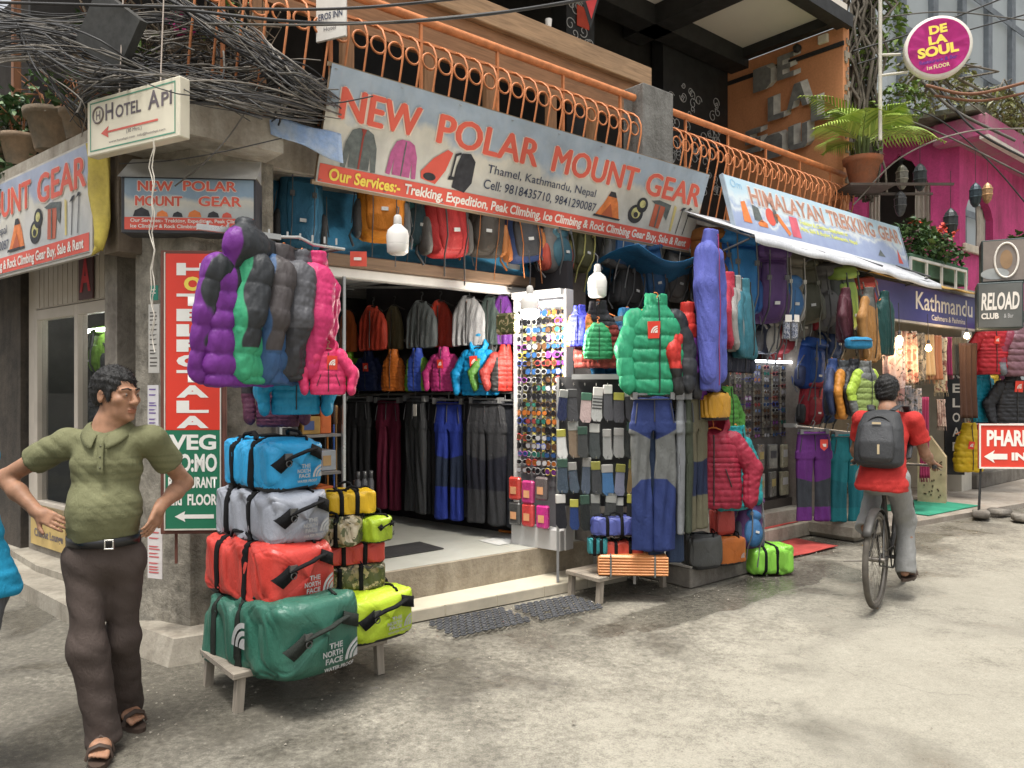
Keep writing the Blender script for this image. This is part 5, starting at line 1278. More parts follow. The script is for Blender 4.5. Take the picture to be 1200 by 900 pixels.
blue = duffel('duffel_bag', 'bright blue duffel bag on top of the tall stack', FW(-1.285, -.46, 1.075), RB, (.02, .34, .66), .335, .60, .28, BAG, seed=11, lump=.012, straps=(-.3, .4))
SB = 'small duffel bags in the shorter stack'
lime = duffel('duffel_bag', 'lime green duffel bag with black handle at the bottom of the short stack', FW(-.80, -.50, .20), RB + R(2), (.50, .66, .03), .46, .66, .275, SB, seed=14, lump=.014, straps=(-.1, .5))
CAMO = camo_mat((.20, .16, .07), (.07, .08, .03), (.38, .31, .18)); CAMO2 = camo_mat((.33, .27, .15), (.10, .11, .05), (.46, .40, .28), 7)
ROLL = A_R + R(74)
duffel('duffel_bag', 'camouflage roll bag lying on the lime duffel', FW(-.82, -.46, .455), ROLL, (.2, .2, .1), .33, .42, .155, SB, seed=21, lump=.012, camo=CAMO, straps=(-.2, .42), logo=False, big=False, end_handle=False, base=None)
duffel('duffel_bag', 'small red duffel bag between two camouflage bags', FW(-.81, -.46, .60), ROLL, (.62, .06, .04), .30, .40, .135, SB, seed=23, lump=.008, straps=(-.3, .35), logo=False, big=False, end_handle=False)
duffel('duffel_bag', 'pale camouflage bag left of the small lime bag', FW(-.93, -.50, .725), A_R + R(50), (.2, .2, .1), .22, .34, .165, SB, seed=26, lump=.014, camo=CAMO2, straps=(-.2, .5), logo=False, big=False, end_handle=False, base=None)
duffel('duffel_bag', 'small lime green bag right of the pale camouflage bag', FW(-.74, -.55, .727), A_R + R(20), (.42, .58, .03), .18, .28, .15, SB, seed=27, lump=.006, straps=(.1,), logo=True, big=False, text_=False, logo_col=(.05, .05, .05))
duffel('duffel_bag', 'small yellow duffel bag on top of the short stack', FW(-.83, -.48, .885), ROLL, (.76, .46, .01), .23, .315, .145, SB, seed=30, lump=.006, straps=(-.18, .42), logo=False, big=False, end_handle=False)

# clothes rail at the corner with its jackets
cr = at_R('clothes_rail', 'steel clothes rail fixed below the corner slab, holding puffer jackets', 'rail', -1.76, -.7, 2.405)
m = MB(); m.box(0, -.012, -.014, .42, .012, .014); m.tube([(.40, 0, 0), (.52, -.01, .012), (.62, .03, -.01), (.80, .02, -.015)], .009, 6); build('rail_bar', m, plain((.5, .5, .48), .3, .5, .7), cr)
m = MB()
for x in (.05, .15, .27, .36, .46, .53, .6, .67, .74): m.bar((x, 0, .0), (x, 0, .035), .008)
build('peg', m, plain((.55, .55, .52), .3, .5, .7), cr)
m = MB(); m.tube([(.41, .0, .0), (.41, .3, .02), (.41, 1.05, .05)], .012, 6); m.tube([(.78, .02, -.015), (.78, 1.05, .05)], .010, 6)
for q in (m,): pass
build('bracket', m, plain((.12, .1, .09), .5, .4, .4), cr)
RAILJ = 'puffer jackets on the corner rail'
def yk_nup(V): return np.minimum(.105 - np.abs(V[:, 0] - .03 - .10 * (V[:, 2] + .3)), V[:, 2] + .60)
def yk_nup2(V): return np.minimum(.19 - np.abs(V[:, 0] + .02), V[:, 2] + .48 - .5 * np.abs(V[:, 0]))
def rail_j(s, d, z, rot, label, cols, **kw):
    kw.setdefault('flat', .8); kw.setdefault('side', True)
    kw.setdefault('group', RAILJ)
    return jacket('puffer_jacket', label, 'jacket', FW(s, d, z), A_R + rot, cols, **kw)
# seen from behind / the side: rotz turns the back (+y) or front to the camera
rail_j(-1.56, -.74, 2.30, R(-158), 'purple and black down jacket hung first on the corner rail', ((.17, .03, .25), (.035, .038, .042)), L=.78, k=.86, puff=(.021, .118), yoke=yk_back, syoke=yk_rear, seed=2, zipc=None, collar='hood', sl=(-.055, -.02), side=False)
rail_j(-1.42, -.70, 2.30, R(-138), 'green and black down jacket behind the purple jacket', ((.05, .36, .18), (.035, .038, .042)), L=.76, k=.86, puff=(.02, .12), yoke=yk_nup2, syoke=yk_rear, seed=4, zipc=None, sl=(-.06, .0))
rail_j(-1.31, -.68, 2.29, R(-134), 'blue down jacket with brown shoulders on the corner rail', ((.045, .11, .24), (.075, .065, .065)), L=.76, k=.86, puff=(.018, .112), yoke=yk_nup2, syoke=yk_rear, seed=6, zipc=None, sl=(-.06, 0))
rail_j(-1.20, -.66, 2.28, R(-128), 'grey speckled quilted jacket beside the pink one', ((.10, .10, .11), (.05, .05, .055)), L=.74, k=.84, puff=(.010, .05), seed=8, zipc=None, syoke=yk_low, yoke=yk_low, sl=(-.07, 0))
rail_j(-1.10, -.64, 2.28, R(-122), 'bright pink quilted jacket last on the corner rail', ((.62, .04, .16),), L=.72, k=.84, puff=(.008, .045), seed=9, zipc=None, sl=(-.07, 0))
rail_j(-1.13, -.82, 1.83, R(-22), "child's hot pink puffer jacket with a red tag hung below the rail", ((.72, .05, .16),), L=.64, k=.38, puff=(.016, .10), seed=12, bdg=(.05, -.2, .16), hang='n', collar='hood', pocket=True)
rail_j(-1.20, -.58, 1.80, R(-20), 'sky blue puffer jacket hanging behind the hot pink child jacket', ((.02, .30, .52),), L=.62, k=.52, puff=(.018, .09), seed=12, hang='k')
jacket('dark_coat', 'dark patterned padded coat behind the sky blue jacket', 'jacket', FW(-1.18, -.30, 1.80), A_R + R(-40), ((.04, .035, .04), (.10, .03, .06)), L=.80, k=.5, puff=(.012, .05), seed=8, yoke=yk_low, syoke=yk_low, zipc=None, hang='k')
# ================================================================ GOODS OF THE MAIN SHOP
RAILM = plain((.35, .35, .34), .35, .5, .6)
def rail(label, a, b, name='clothes_rail', r=.012):
    a, b = Vector(a), Vector(b); t = thing(name, label, 'rail', a, math.atan2(b.y - a.y, b.x - a.x)); L = (b - a).length
    m = MB(); m.tube([(0, 0, 0), (L, 0, (b.z - a.z))], r, 8); build('rail_bar', m, RAILM, t)
    m = MB()
    for x in (.03, L - .03): m.box(x - .015, -.015, -.02, x + .015, .12, .02)
    build('bracket', m, RAILM, t); return t
# dark clothes wall inside the shop
cw = thing('clothes_wall', 'dark partition behind the rows of hung clothes inside the main shop', 'wall', (OW[0], OW[1], .305), A_L)
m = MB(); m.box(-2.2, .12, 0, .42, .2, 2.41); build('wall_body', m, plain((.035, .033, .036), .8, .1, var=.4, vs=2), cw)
WL = A_L
def wz(px, py, off=-.12): return wp(px, py, off)
rail('upper rail of the clothes wall carrying shell jackets', wz(402, 337), wz(600, 337))
rail('middle rail of the clothes wall carrying small puffer jackets', wz(402, 400), wz(603, 398))
rail('lower rail of the clothes wall carrying trousers', wz(402, 463), wz(605, 460))
TR = 'trousers on the clothes wall'; k_ = 0
for px, lab, cols, kw in ((420, 'black hiking trousers half hidden by the bottles', ((.02, .02, .022),), {}), (455, 'maroon trousers on the clothes wall', ((.13, .012, .035),), {}), (487, 'charcoal trousers with a white tag and red side stripe', ((.045, .047, .05), (.10, .02, .02)), dict(pan=kn_side)), (506, 'black trousers between the charcoal and the blue pair', ((.018, .018, .02),), {}),
                         (526, 'royal blue trousers with dark knees', ((.02, .04, .27), (.02, .03, .06)), dict(pan=kn_knee)), (548, 'black trousers right of the blue pair', ((.014, .015, .017),), {}), (570, 'wide charcoal trousers with darker knees', ((.035, .036, .04), (.012, .013, .022)), dict(pan=kn_knee)), (592, 'black trousers with red pocket zip at the end of the lower rail', ((.012, .014, .02), (.015, .05, .07)), dict(pan=kn_side))):
    k_ += 1; off = -.14 - .05 * (k_ % 2); p_ = wz(px, 470, off); p_.z = 1.52 - .01 * (k_ % 3)
    t = pants('trousers', lab, p_, WL + R(RNG.uniform(-12, 12)), cols, L=1.08, group=TR, seed=40 + k_ % 3, w_=.74 if px not in (570,) else .95, **kw)
    if px == 487:
        m = MB(); m.box(.06, -.075, -.16, .11, -.072, -.05); build('paper_tag', m, P_WHT, t)
KP = 'small puffer jackets on the clothes wall'
for px, py, lab, cols, kw in ((409, 447, "child's lime puffer jacket at the left end of the middle rail", ((.20, .42, .03),), {}), (432, 430, "child's navy puffer jacket with red tag", ((.018, .03, .10),), dict(bdg=(.02, -.22, .13))), (461, 425, "child's orange puffer vest", ((.62, .17, .03),), dict(sleeves=False, puff=(.014, .06))), (489, 428, "child's royal blue puffer vest with green sides", ((.05, .10, .50), (.16, .34, .04)), dict(sleeves=False, yoke=yk_side)),
                              (520, 425, "child's pink puffer jacket on the middle rail", ((.55, .05, .22),), dict(bdg=(0, -.2, .12))), (560, 412, "child's bright blue hooded puffer jacket with red tag", ((.01, .26, .55),), dict(collar='hood', bdg=(.0, -.2, .13), k=.64)), (578, 425, "child's green and black puffer jacket beside the blue one", ((.12, .36, .04), (.03, .03, .03)), dict(yoke=yk_shoulder)), (592, 428, "child's red puffer jacket with black zip at the right end", ((.50, .04, .03), (.03, .03, .03)), dict(yoke=yk_side))):
    q = dict(L=.66, k=.54, puff=(.016, .085), seed=50, group=KP, hang='k'); q.update(kw)
    off = -.22 if px in (461, 489, 520, 560) else -.15; p_ = wz(px, 405, off); p_.z = 2.00 - (.02 if px == 560 else .05)
    jacket('small_puffer', lab, 'jacket', p_, WL + (R(12) if px < 565 else R(55)), cols, **q)
SJ = 'shell jackets on the upper rail'
for px, lab, cols, w2, off in ((408, 'orange shell jacket at the left end of the upper rail', ((.62, .15, .04),), .7, -.15), (437, 'red shell jacket hung wide on the upper rail', ((.52, .06, .035),), 1.05, -.2), (462, 'olive shell jacket between red and grey', ((.13, .11, .06),), .6, -.14), (494, 'grey shell jacket with black strap on the upper rail', ((.12, .135, .14),), 1.0, -.2), (516, 'red shell jacket behind the grey ones', ((.50, .05, .03),), .8, -.13), (550, 'pale grey shell jacket with dark zip', ((.36, .36, .37),), .95, -.2), (575, 'dark green shell jacket right of the pale grey one', ((.06, .08, .075),), .7, -.15), (590, 'dark purple shell jacket at the right end of the upper rail', ((.12, .03, .20),), .6, -.13)):
    p_ = wz(px, 340, off); p_.z = 2.44
    jacket('shell_jacket', lab, 'jacket', p_, WL + R(RNG.uniform(-8, 8)), cols, L=.54, k=.82, puff=None, sleeves=False, collar='none', seed=60, fold=.011, width=w2, flat=.55, group=SJ, hang='k', rough=.45)
# sunglasses display: white framed panel with a light tube
def glasses_mesh(par=None):
    m = MB(); 
    for sg in (-1, 1):
        m.tube([(sg * .035 + .028 * math.cos(a), -.002 + .004 * abs(math.cos(a)), .021 * math.sin(a)) for a in np.linspace(0, 2 * math.pi, 13)[:-1]], .0035, 4, closed=True, mi=0)
        m.add([(sg * .035 + .027 * math.cos(a), -.001, .020 * math.sin(a)) for a in np.linspace(0, 2 * math.pi, 13)[:-1]], [tuple(range(12))[::-1]], 1)
        m.bar((sg * .063, 0, .008), (sg * .066, .11, .0), .004, .006)
    m.tube([(-.01, -.003, .006), (0, -.005, .01), (.01, -.003, .006)], .003, 4); return m
LENS = [plain(c, .08, .8, var=.1) for c in ((.01, .01, .012), (.06, .03, .015), (.02, .06, .16), (.12, .03, .16), (.25, .08, .02), (.02, .10, .08), (.16, .03, .03), (.3, .3, .32))]
FRM = [plain(c, .3, .5) for c in ((.012, .012, .012), (.05, .025, .012), (.30, .03, .03), (.28, .28, .28), (.03, .06, .3), (.5, .4, .05), (.25, .05, .3))]
GM = [None]
def sunglasses(loc, rotz, label, group, r):
    if GM[0] is None:
        o = build('sunglasses', glasses_mesh(), [FRM[0], LENS[0]]); GM[0] = o.data
    else: o = bpy.data.objects.new('sunglasses', GM[0]); COL.objects.link(o)
    for k, m in ((0, r.choices(FRM, (7, 3, 1, 2, 1, .6, .8))[0]), (1, r.choices(LENS, (7, 3, 2, 1, 1, 1, .7, 1.5))[0])): o.material_slots[k].link = 'OBJECT'; o.material_slots[k].material = m
    o.location = loc; o.rotation_euler = (r.uniform(-.12, .12), r.uniform(-.05, .05), rotz + r.uniform(-.12, .12)); k = r.uniform(.84, .94); o.scale = (k, .6, k * r.uniform(1.1, 1.5)); tag(o, label, 'sunglasses', group); return o
a = wp(608, 640, -.14); b_ = wp(662, 640, -.14); DW = (b_ - a).length + .02; zt = wp(604, 345, -.14).z
sd = thing('sunglasses_display', 'white framed upright display panel with a light tube, full of sunglasses, inside the main shop', 'display', (a.x, a.y, .306), A_L)
m = MB(); m.box(0, .03, 0, DW, .06, zt - .306); build('back_board', m, plain((.11, .11, .12), .5), sd)
m = MB(); m.box(-.02, -.05, .0, -.001, .06, zt - .306, b=.003); m.box(DW + .001, -.05, .0, DW + .02, .06, zt - .306, b=.003); m.box(0, -.10, zt - .36, DW, .029, zt - .306); m.box(0, -.10, .0, DW, .029, .16); build('display_frame', m, plain((.46, .455, .45), .4, var=.05), sd)
m = MB(); m.box(.03, -.06, zt - .42, DW - .03, -.03, zt - .395); build('light_tube', m, emit((1, .98, .95), 6), sd)
m = MB(); nC = 5
for c in range(nC): m.box(DW * (c + .5) / nC - .012, .012, .75, DW * (c + .5) / nC + .012, .0299, zt - .45)
build('peg_strip', m, plain((.45, .38, .10), .5), sd)
rg = random.Random(11); M_ = Matrix.Translation((a.x, a.y, .306)) @ Matrix.Rotation(A_L, 4, 'Z')
for c in range(nC):
    for r_ in range(21):
        z = .62 + r_ * .0695
        if z > zt - .306 - .16: continue
        sunglasses(M_ @ Vector((DW * (c + .5) / nC + rg.uniform(-.006, .006), -.02, z)), A_L, 'pair of sunglasses on the white framed display inside the main shop', 'sunglasses in the main shop', rg)
for k, (x, z, c) in enumerate(((.06, .38, (.45, .05, .04)), (.2, .36, (.40, .04, .16)), (.34, .40, (.12, .10, .10)), (.06, .17, (.06, .06, .06)), (.2, .17, (.48, .05, .05)), (.35, .17, (.45, .03, .20)))):
    o = MB(); o.box(-.06, -.03, 0, .06, .02, .19, b=.015); t = thing('glove_pack', ['red packet at the upper left below the sunglasses', 'pink packet beside the red one below the sunglasses', 'dark packet at the upper right below the sunglasses', 'black packet at the foot of the display', 'red packet with orange print at the foot of the display', 'magenta packet at the foot of the display'][k], 'packet', M_ @ Vector((x, -.12, z)), A_L, 'packets below the sunglasses')
    build('wrapper', o, plain(c, .25, .6, var=.3, vs=18), t); m = MB(); m.box(-.03, -.034, .05, .03, -.0305, .11); build('print', m, plain((.6, .3, .15), .5), t)
# grey end panel between display and sock rack
a2 = wp(668, 640, -.55)
t = thing('partition', 'plain grey panel standing between the sunglasses and the sock rack', 'panel', FW(1.72, .22, .306), A_L)
m = MB(); m.box(0, 0, 0, .5, .03, 1.85); m.box(.10, -.008, 0, .12, -.001, 1.85); build('panel_sheet', m, plain((.30, .275, .26), .6, var=.15), t)
# wall-mounted floor things
for (s0, d0, s1, d1, z, lab, cat, nm, col) in ((.02, .62, .62, .98, .3085, 'dark doormat on the shop floor', 'mat', 'doormat', (.035, .034, .033)), (1.05, .45, 1.45, .72, .3085, 'sheet of white paper lying on the shop floor', 'paper', 'paper_sheet', (.55, .55, .53))):
    t = at_R(nm, lab, cat, s0, d0, z); m = MB(); m.box(0, 0, 0, s1 - s0, d1 - d0, .008 if nm == 'doormat' else .002, b=.003); build('sheet', m, plain(col, .85, bs=.3 if nm == 'doormat' else 0, bsc=200), t)
    if nm == 'doormat': m = MB(); m.box(.02, .02, .0085, s1 - s0 - .02, d1 - d0 - .02, .010); build('pile', m, plain((.028, .027, .027), .95, bs=.5, bsc=300), t)
a = gp(585, 622, .32); t = thing('broom_stick', 'blue and orange stick lying on the shop floor by the trousers', 'stick', a, A_L + R(8)); m = MB(); m.tube([(0, 0, 0), (.22, 0, 0)], .012, 8); build('shaft', m, plain((.6, .2, .04), .5), t); m = MB(); m.tube([(.22, 0, 0), (.45, 0, 0)], .013, 8); build('shaft', m, plain((.03, .12, .4), .5), t)
# perforated rubber mats on the road
def ring_mat(label, s, d, rot, w_, l_):
    t = at_R('rubber_mat', label, 'mat', s, d, .012, R(rot), 'rubber mats in front of the step'); m = MB(); nx, ny = int(w_ / .058), int(l_ / .05)
    for i in range(nx):
        for j in range(ny):
            x = (i + .5) * .058 + (.029 if j % 2 else 0); y = (j + .5) * .05
            if random.random() < .02: continue
            m.ring((x, y, .004 + .003 * math.sin(x * 8)), .019, .0055, 'z', 8, 4)
            if i < nx - 1: m.bar((x + .02, y, .004), (x + .034, y, .004), .008, .008)
            if j < ny - 1: m.bar((x + .008, y + .017, .004), (x + .016, y + .028, .004), .008, .008)
    build('ring_web', m, plain((.06, .062, .068), .6, .4, var=.3, vs=9), t); return t
ring_mat('left perforated rubber mat lying on the road along the step', -.10, -.52, -4, .66, .40)
ring_mat('right perforated rubber mat lying slightly skewed along the step', .58, -.60, -6, .62, .44)
# glass cabinet at the left of the opening, with boxes on its shelves
gc = at_R('glass_cabinet', 'glass fronted shelf cabinet with boxed goods at the left of the shop opening', 'cabinet', -.92, .30, .306)
m = MB()
for z in (.0, .42, .72, .98, 1.26, 1.55, 1.85): m.box(0, .02, z, .46, .5, z + .018)
m.box(-.02, .0, 0, -.001, .5, 2.09); build('shelf', m, plain((.16, .15, .14), .5), gc)
m = MB(); m.box(.461, -.004, 0, .475, .5, 2.09); build('end_glass', m, glass_mat(), gc)
m = MB(); m.box(.46, -.012, 0, .478, .004, 2.09); m.box(0, -.012, 0, .018, .0, 2.09); build('edge_strip', m, plain((.4, .42, .42), .3, .5, .5), gc)
rg = random.Random(3)
BOXC = [(.40, .26, .12), (.46, .46, .44), (.05, .05, .05), (.30, .32, .34), (.35, .20, .05), (.08, .12, .05), (.5, .12, .03), (.05, .08, .2)]
nb_ = 0
for si, z in enumerate((.02, .44, .74, 1.0, 1.28, 1.57)):
    x = .03
    while x < .40:
        w_ = rg.uniform(.08, .16); h_ = rg.uniform(.10, .2); c = rg.choice(BOXC); nb_ += 1
        t = at_R('stock_box', 'small boxed item on a shelf of the glass cabinet', 'box', -.92 + x, .34 + rg.uniform(0, .05), .306 + z, R(rg.uniform(-6, 6)), 'boxes in the glass cabinet')
        m = MB(); m.box(0, 0, 0, w_ - .01, .2, h_, b=.004); build('carton', m, plain(c, .5, var=.25, vs=10), t)
        m = MB(); m.box(.012, -.003, h_ * .25, w_ * .6, -.0005, h_ * .75); build('print', m, plain(rg.choice(BOXC), .5), t); x += w_ + .01
# bottles and trekking poles on the small rack
pr = at_R('pole_rack', 'small dark rack holding trekking poles and flasks inside the shop opening', 'rack', -.42, .62, .306)
m = MB(); m.box(0, 0, .40, .34, .2, .43); m.box(0, 0, .02, .34, .2, .04)
for x in (.0, .32):
    for y in (0, .18): m.box(x, y, 0, x + .02, y + .02, .6)
build('rack_frame', m, plain((.10, .06, .045), .5), pr)
for k in range(6):
    t = at_R('trekking_pole', ['black', 'orange', 'blue', 'cork gripped', 'grey', 'dark red'][k] + ' trekking pole standing in the small rack', 'pole', -.39 + .035 * k, .70 + .03 * (k % 2), .35, 0, 'trekking poles in the rack')
    c = [(.02, .02, .02), (.55, .2, .03), (.03, .1, .35), (.4, .25, .1), (.3, .3, .3), (.25, .02, .03)][k]
    m = MB(); m.tube([(0, 0, 0), (.0, .01, 1.0)], .007, 6); build('shaft', m, plain(c, .35, .5), t)
    m = MB(); m.lathe([(.001, 0), (.014, .005), (.011, .06), (.016, .12), (.012, .14), (.001, .145)], 8, (0, .01, 1.0)); build('grip', m, plain((.35, .2, .08) if k == 3 else (.02, .02, .02), .7), t)
for k in range(3):
    t = at_R('steel_flask', ['black capped flask at the left of the rack', 'tall dark flask in the middle of the rack', 'flask with a white label at the right of the rack'][k], 'flask', -.18 + .055 * k, .60, .737, 0, 'flasks on the rack')
    m = MB(); m.lathe([(.001, 0), (.024, 0), (.025, .01), (.025, .18), (.018, .2), (.018, .205)], 12); build('flask_body', m, plain((.10, .10, .105), .3, .5, .4), t)
    m = MB(); m.lathe([(.018, .206), (.019, .26), (.001, .262)], 12); build('cap', m, plain((.02, .02, .02), .4), t)
    m = MB(); m.box(-.012, -.0275, .05, .012, -.0255, .11); build('paper_label', m, plain((.45, .45, .43), .5), t)
# bulbs hanging at the opening
def bulb(px, py, y, lit, label, cord):
    c = yp(px, py, y); t = thing('light_bulb', label, 'light bulb', c, scale=1.25)
    m = MB(); m.lathe([(.001, -.075), (.04, -.073), (.056, -.06), (.058, -.02)], 20); build('diffuser', m, emit((1, .97, .9), 14 if lit else .25) if lit else plain((.80, .78, .74), .3, .5, var=.03), t)
    m = MB(); m.lathe([(.058, -.019), (.060, .025), (.052, .055), (.030, .075), (.020, .085)], 20); build('housing', m, plain((.72, .70, .66), .35, .5, var=.04), t)
    m = MB(); m.lathe([(.022, .086), (.022, .09), (.020, .125), (.012, .135)], 12); build('socket', m, plain((.5, .48, .45), .5), t)
    m = MB(); m.tube([(0, 0, .13), (.004, .01, .16 + cord * .5), (-.01, .05, .16 + cord)], .004, 5); build('cord', m, P_BLK, t)
    if lit:
        l = bpy.data.lights.new('bulb_light', 'POINT'); l.energy = 42; l.color = (1, .93, .82); l.shadow_soft_size = .06; lo = bpy.data.objects.new('bulb_light', l); COL.objects.link(lo); lo.parent = t; lo.location = (0, -.02, -.14)
    return t
bulb(466, 282, 5.05, False, 'unlit white bulb hanging in front of the orange backpack', .03)
bulb(700, 335, 5.95, False, 'unlit white bulb hanging left of the green puffer jacket', .05)
bulb(621, 360, 6.0, True, 'lit white bulb hanging in front of the sunglasses display', .2)
t = thing('swing_tag', 'small red cardboard tag dangling at the top left of the shop opening', 'tag', fp(420, 312, .1), R(6)); m = MB(); m.box(-.055, 0, 0, .055, .004, .10); build('card', m, plain((.62, .08, .05), .4), t); m = MB(); m.box(-.03, -.003, .04, .02, -.0005, .06); build('print', m, P_WHT, t)
t = thing('camo_pouch', 'small camouflage packet hanging left of the lit bulb', 'packet', wp(596, 392, -.6), A_L); m = MB(); m.box(-.12, -.03, -.0, .10, .03, .17, b=.02); build('wrapper', m, camo_mat((.20, .16, .07), (.07, .08, .03), (.38, .31, .18)), t); m = MB(); m.tube([(-.05, 0, .17), (0, 0, .24), (.05, 0, .17)], .003, 4); build('loop', m, P_BLK, t)
# rucksacks hung under the banner
UB = 'backpacks hung under the banner'
for px, py, d, lab, cols, kw in ((352, 246, 0.61, 'dark blue covered backpack bulging under the blue tarpaulin', ((.03, .12, .2), (.03, .14, .24), (.05, .05, .05)), dict(k=1.0, style=2)), (447, 234, 0.51, 'big orange backpack under the left half of the banner', ((.62, .22, .02), (.60, .20, .02), (.10, .10, .10)), dict(k=1.12, style=0)), (487, 246, 0.61, 'teal backpack wedged between the orange and the red one', ((.03, .15, .17), (.04, .08, .10), (.1, .1, .1)), dict(k=1.0, style=1)), (520, 252, 0.49, 'big red backpack with grey base under the banner', ((.42, .03, .03), (.40, .03, .03), (.14, .13, .12)), dict(k=1.18, style=2)),
                                 (568, 259, 0.49, 'brown grey backpack with orange cords', ((.075, .065, .055), (.07, .06, .05), (.42, .16, .05)), dict(k=1.05, style=1)), (610, 267, 0.49, 'dark blue backpack with orange straps', ((.03, .05, .13), (.06, .06, .065), (.45, .16, .05)), dict(k=1.05, style=0)), (648, 284, 0.41, 'grey backpack with teal and red panels hanging low', ((.13, .12, .115), (.05, .13, .17), (.35, .06, .04)), dict(k=.95, style=1)), (675, 284, 0.54, 'olive backpack with yellow trim', ((.12, .115, .05), (.10, .10, .05), (.32, .30, .10)), dict(k=.95, style=0)), (700, 282, 0.64, 'dark grey backpack in the shade right of the olive one', ((.06, .06, .06), (.08, .08, .08), (.15, .15, .15)), dict(k=.9, style=2)), (724, 282, 0.49, 'grey and blue backpack under the right end of the banner', ((.13, .135, .14), (.05, .13, .28), (.25, .25, .25)), dict(k=.95, style=0))):
    p_ = fp(px, py, d); pack('hung_backpack', lab, p_, A_R + R(RNG.uniform(-25, 10)), cols, group=UB, tilt=(RNG.uniform(-6, 10), RNG.uniform(-9, 9)), **kw)
# ---------------------------------------------------------------- sock rack, bench, hung clothes at the right of the opening
RX = R(-6)
a = yp(652, 700, 6.05); sr = thing('sock_rack', 'black wire rack full of packed socks right of the shop opening', 'rack', (a.x, a.y, .09), RX); RW = .62
m = MB(); m.box(0, .05, .60, RW, .07, 1.62); build('back_panel', m, plain((.02, .02, .022), .6), sr)
m = MB(); m.box(.12, -.02, 1.60, RW - .02, .03, 1.64); m.box(0, .02, 0, .02, .07, 1.62); m.box(RW - .02, .02, 0, RW, .07, 1.62); build('rack_frame', m, plain((.30, .30, .30), .35, .5, .5), sr)
m = MB()
for z in (1.55, 1.27, .99, .72):
    for k in range(7): m.tube([(.05 + k * .087, .05, z + .01), (.05 + k * .087, -.12, z), (.05 + k * .087, -.13, z + .02)], .003, 4)
build('hook', m, RAILM, sr)
SOCK = [(-.03, .2), (.03, .2), (.033, .08), (.04, .02), (.03, -.01), (-.015, -.01), (-.034, .02), (-.032, .09)]
Ms = Matrix.Translation((a.x, a.y, .09)) @ Matrix.Rotation(RX, 4, 'Z'); rg = random.Random(8)
row_c = [[(.03, .04, .14), (.08, .08, .085), (.55, .42, .40), (.50, .50, .48), (.10, .10, .11), (.09, .09, .10), (.11, .11, .12)], [(.68, .68, .66), (.42, .30, .20), (.10, .10, .10), (.07, .08, .08), (.60, .60, .58), (.58, .57, .55), (.05, .05, .05)], [(.10, .14, .20), (.14, .18, .24), (.16, .20, .28), (.09, .09, .10), (.10, .28, .60), (.35, .36, .50), (.45, .30, .12)], [(.02, .02, .025), (.025, .05, .16), (.02, .02, .02), (.08, .08, .08), (.09, .09, .09), (.03, .03, .03), (.02, .02, .02)]]
names = ['top', 'second', 'third', 'lowest']; cn = ['far left', 'left', 'third from left', 'middle', 'third from right', 'right', 'far right']
for ri, z in enumerate((1.53, 1.25, .97, .70)):
    for k in range(7):
        c = row_c[ri][k]; t = thing('sock_pack', 'packed socks, %s hook in the %s row of the sock rack' % (cn[k], names[ri]), 'socks', Ms @ Vector((.05 + k * .087 + rg.uniform(-.014, .014), -.085 - rg.uniform(0, .04), z - .235 - rg.uniform(0, .02))), RX + R(rg.uniform(-16, 16)), 'packed socks on the rack'); t.scale = (rg.uniform(1.0, 1.35), 1, rg.uniform(.95, 1.2)); t.rotation_euler[1] = rg.uniform(-.10, .10)
        m = MB(); kk = 1.0 if ri != 2 else .95; m.prism([(x * kk, zz * kk) for x, zz in SOCK], -.012, .012); build('sock', m, cloth(c, crinkle=.3, rough=.85), t)
        m = MB(); m.box(-.032, -.016, .165, .032, .015, .225, b=.003); build('header_card', m, plain(rg.choice([(.06, .06, .06), (.45, .45, .42), (.35, .33, .06), (.05, .12, .08), (.5, .48, .45)]), .4), t)
        if (ri, k) in ((0, 3),):
            m = MB()
            for q in range(4): m.box(-.031, -.0145, .075 + q * .022, .031, -.0125, .084 + q * .022)
            build('stripe', m, plain((.04, .04, .04), .8), t)
        if ri == 2 or rg.random() < .5:
            m = MB(); m.box(-.04, -.018, -.012, .04, -.0165, .23); build('plastic_bag', m, glass_mat(), t)
bench('low wooden bench under the sock rack carrying small bags', 1.20, 2.02, -.56, -.20, .20)
o = thing('foam_mat_pack', 'orange corrugated foam mat wrapped in plastic on the right bench', 'mat', FW(1.30, -.45, .202), R(-4)); m = MB(); m.box(0, -.08, 0, .53, .10, .155, b=.02); ob = build('wrapped_mat', m, plain((.62, .26, .09), .35, .5, var=.15), o); m = MB()
for k in range(7): m.tube([(.005, -.083, .015 + k * .021), (.525, -.083, .015 + k * .021)], .0075, 6)
build('rib', m, plain((.66, .28, .10), .4, .5), o); m = MB()
for x in (.09, .42): m.box(x, -.098, -.002, x + .012, .104, .158)
build('tie', m, P_GRY, o)
SMB = 'small bags on the right bench'
def sbag(px, py, y, lab, col, w_, l_, h_, rot=75, seed=40, dk=False): p_ = yp(px, py, y); return duffel('small_duffel', lab, p_, A_R + R(rot), col, w_, l_, h_, SMB, seed=seed, lump=.008, straps=(-.3, .35), logo=False, big=False, end_handle=False)
sbag(728, 651, 5.95, 'small red duffel on the foam mat pack', (.55, .07, .045), .17, .36, .125, 55, 41)
sbag(700, 649, 5.90, 'small teal pouch left of the small red duffel', (.03, .24, .26), .13, .16, .13, 50, 42)
sbag(718, 627, 5.93, 'small indigo duffel on top of the bench pile', (.09, .11, .36), .19, .36, .155, 55, 43)
sbag(748, 627, 5.95, 'small orange bag at the right end of the bench pile', (.58, .17, .03), .17, .22, .15, 30, 44)
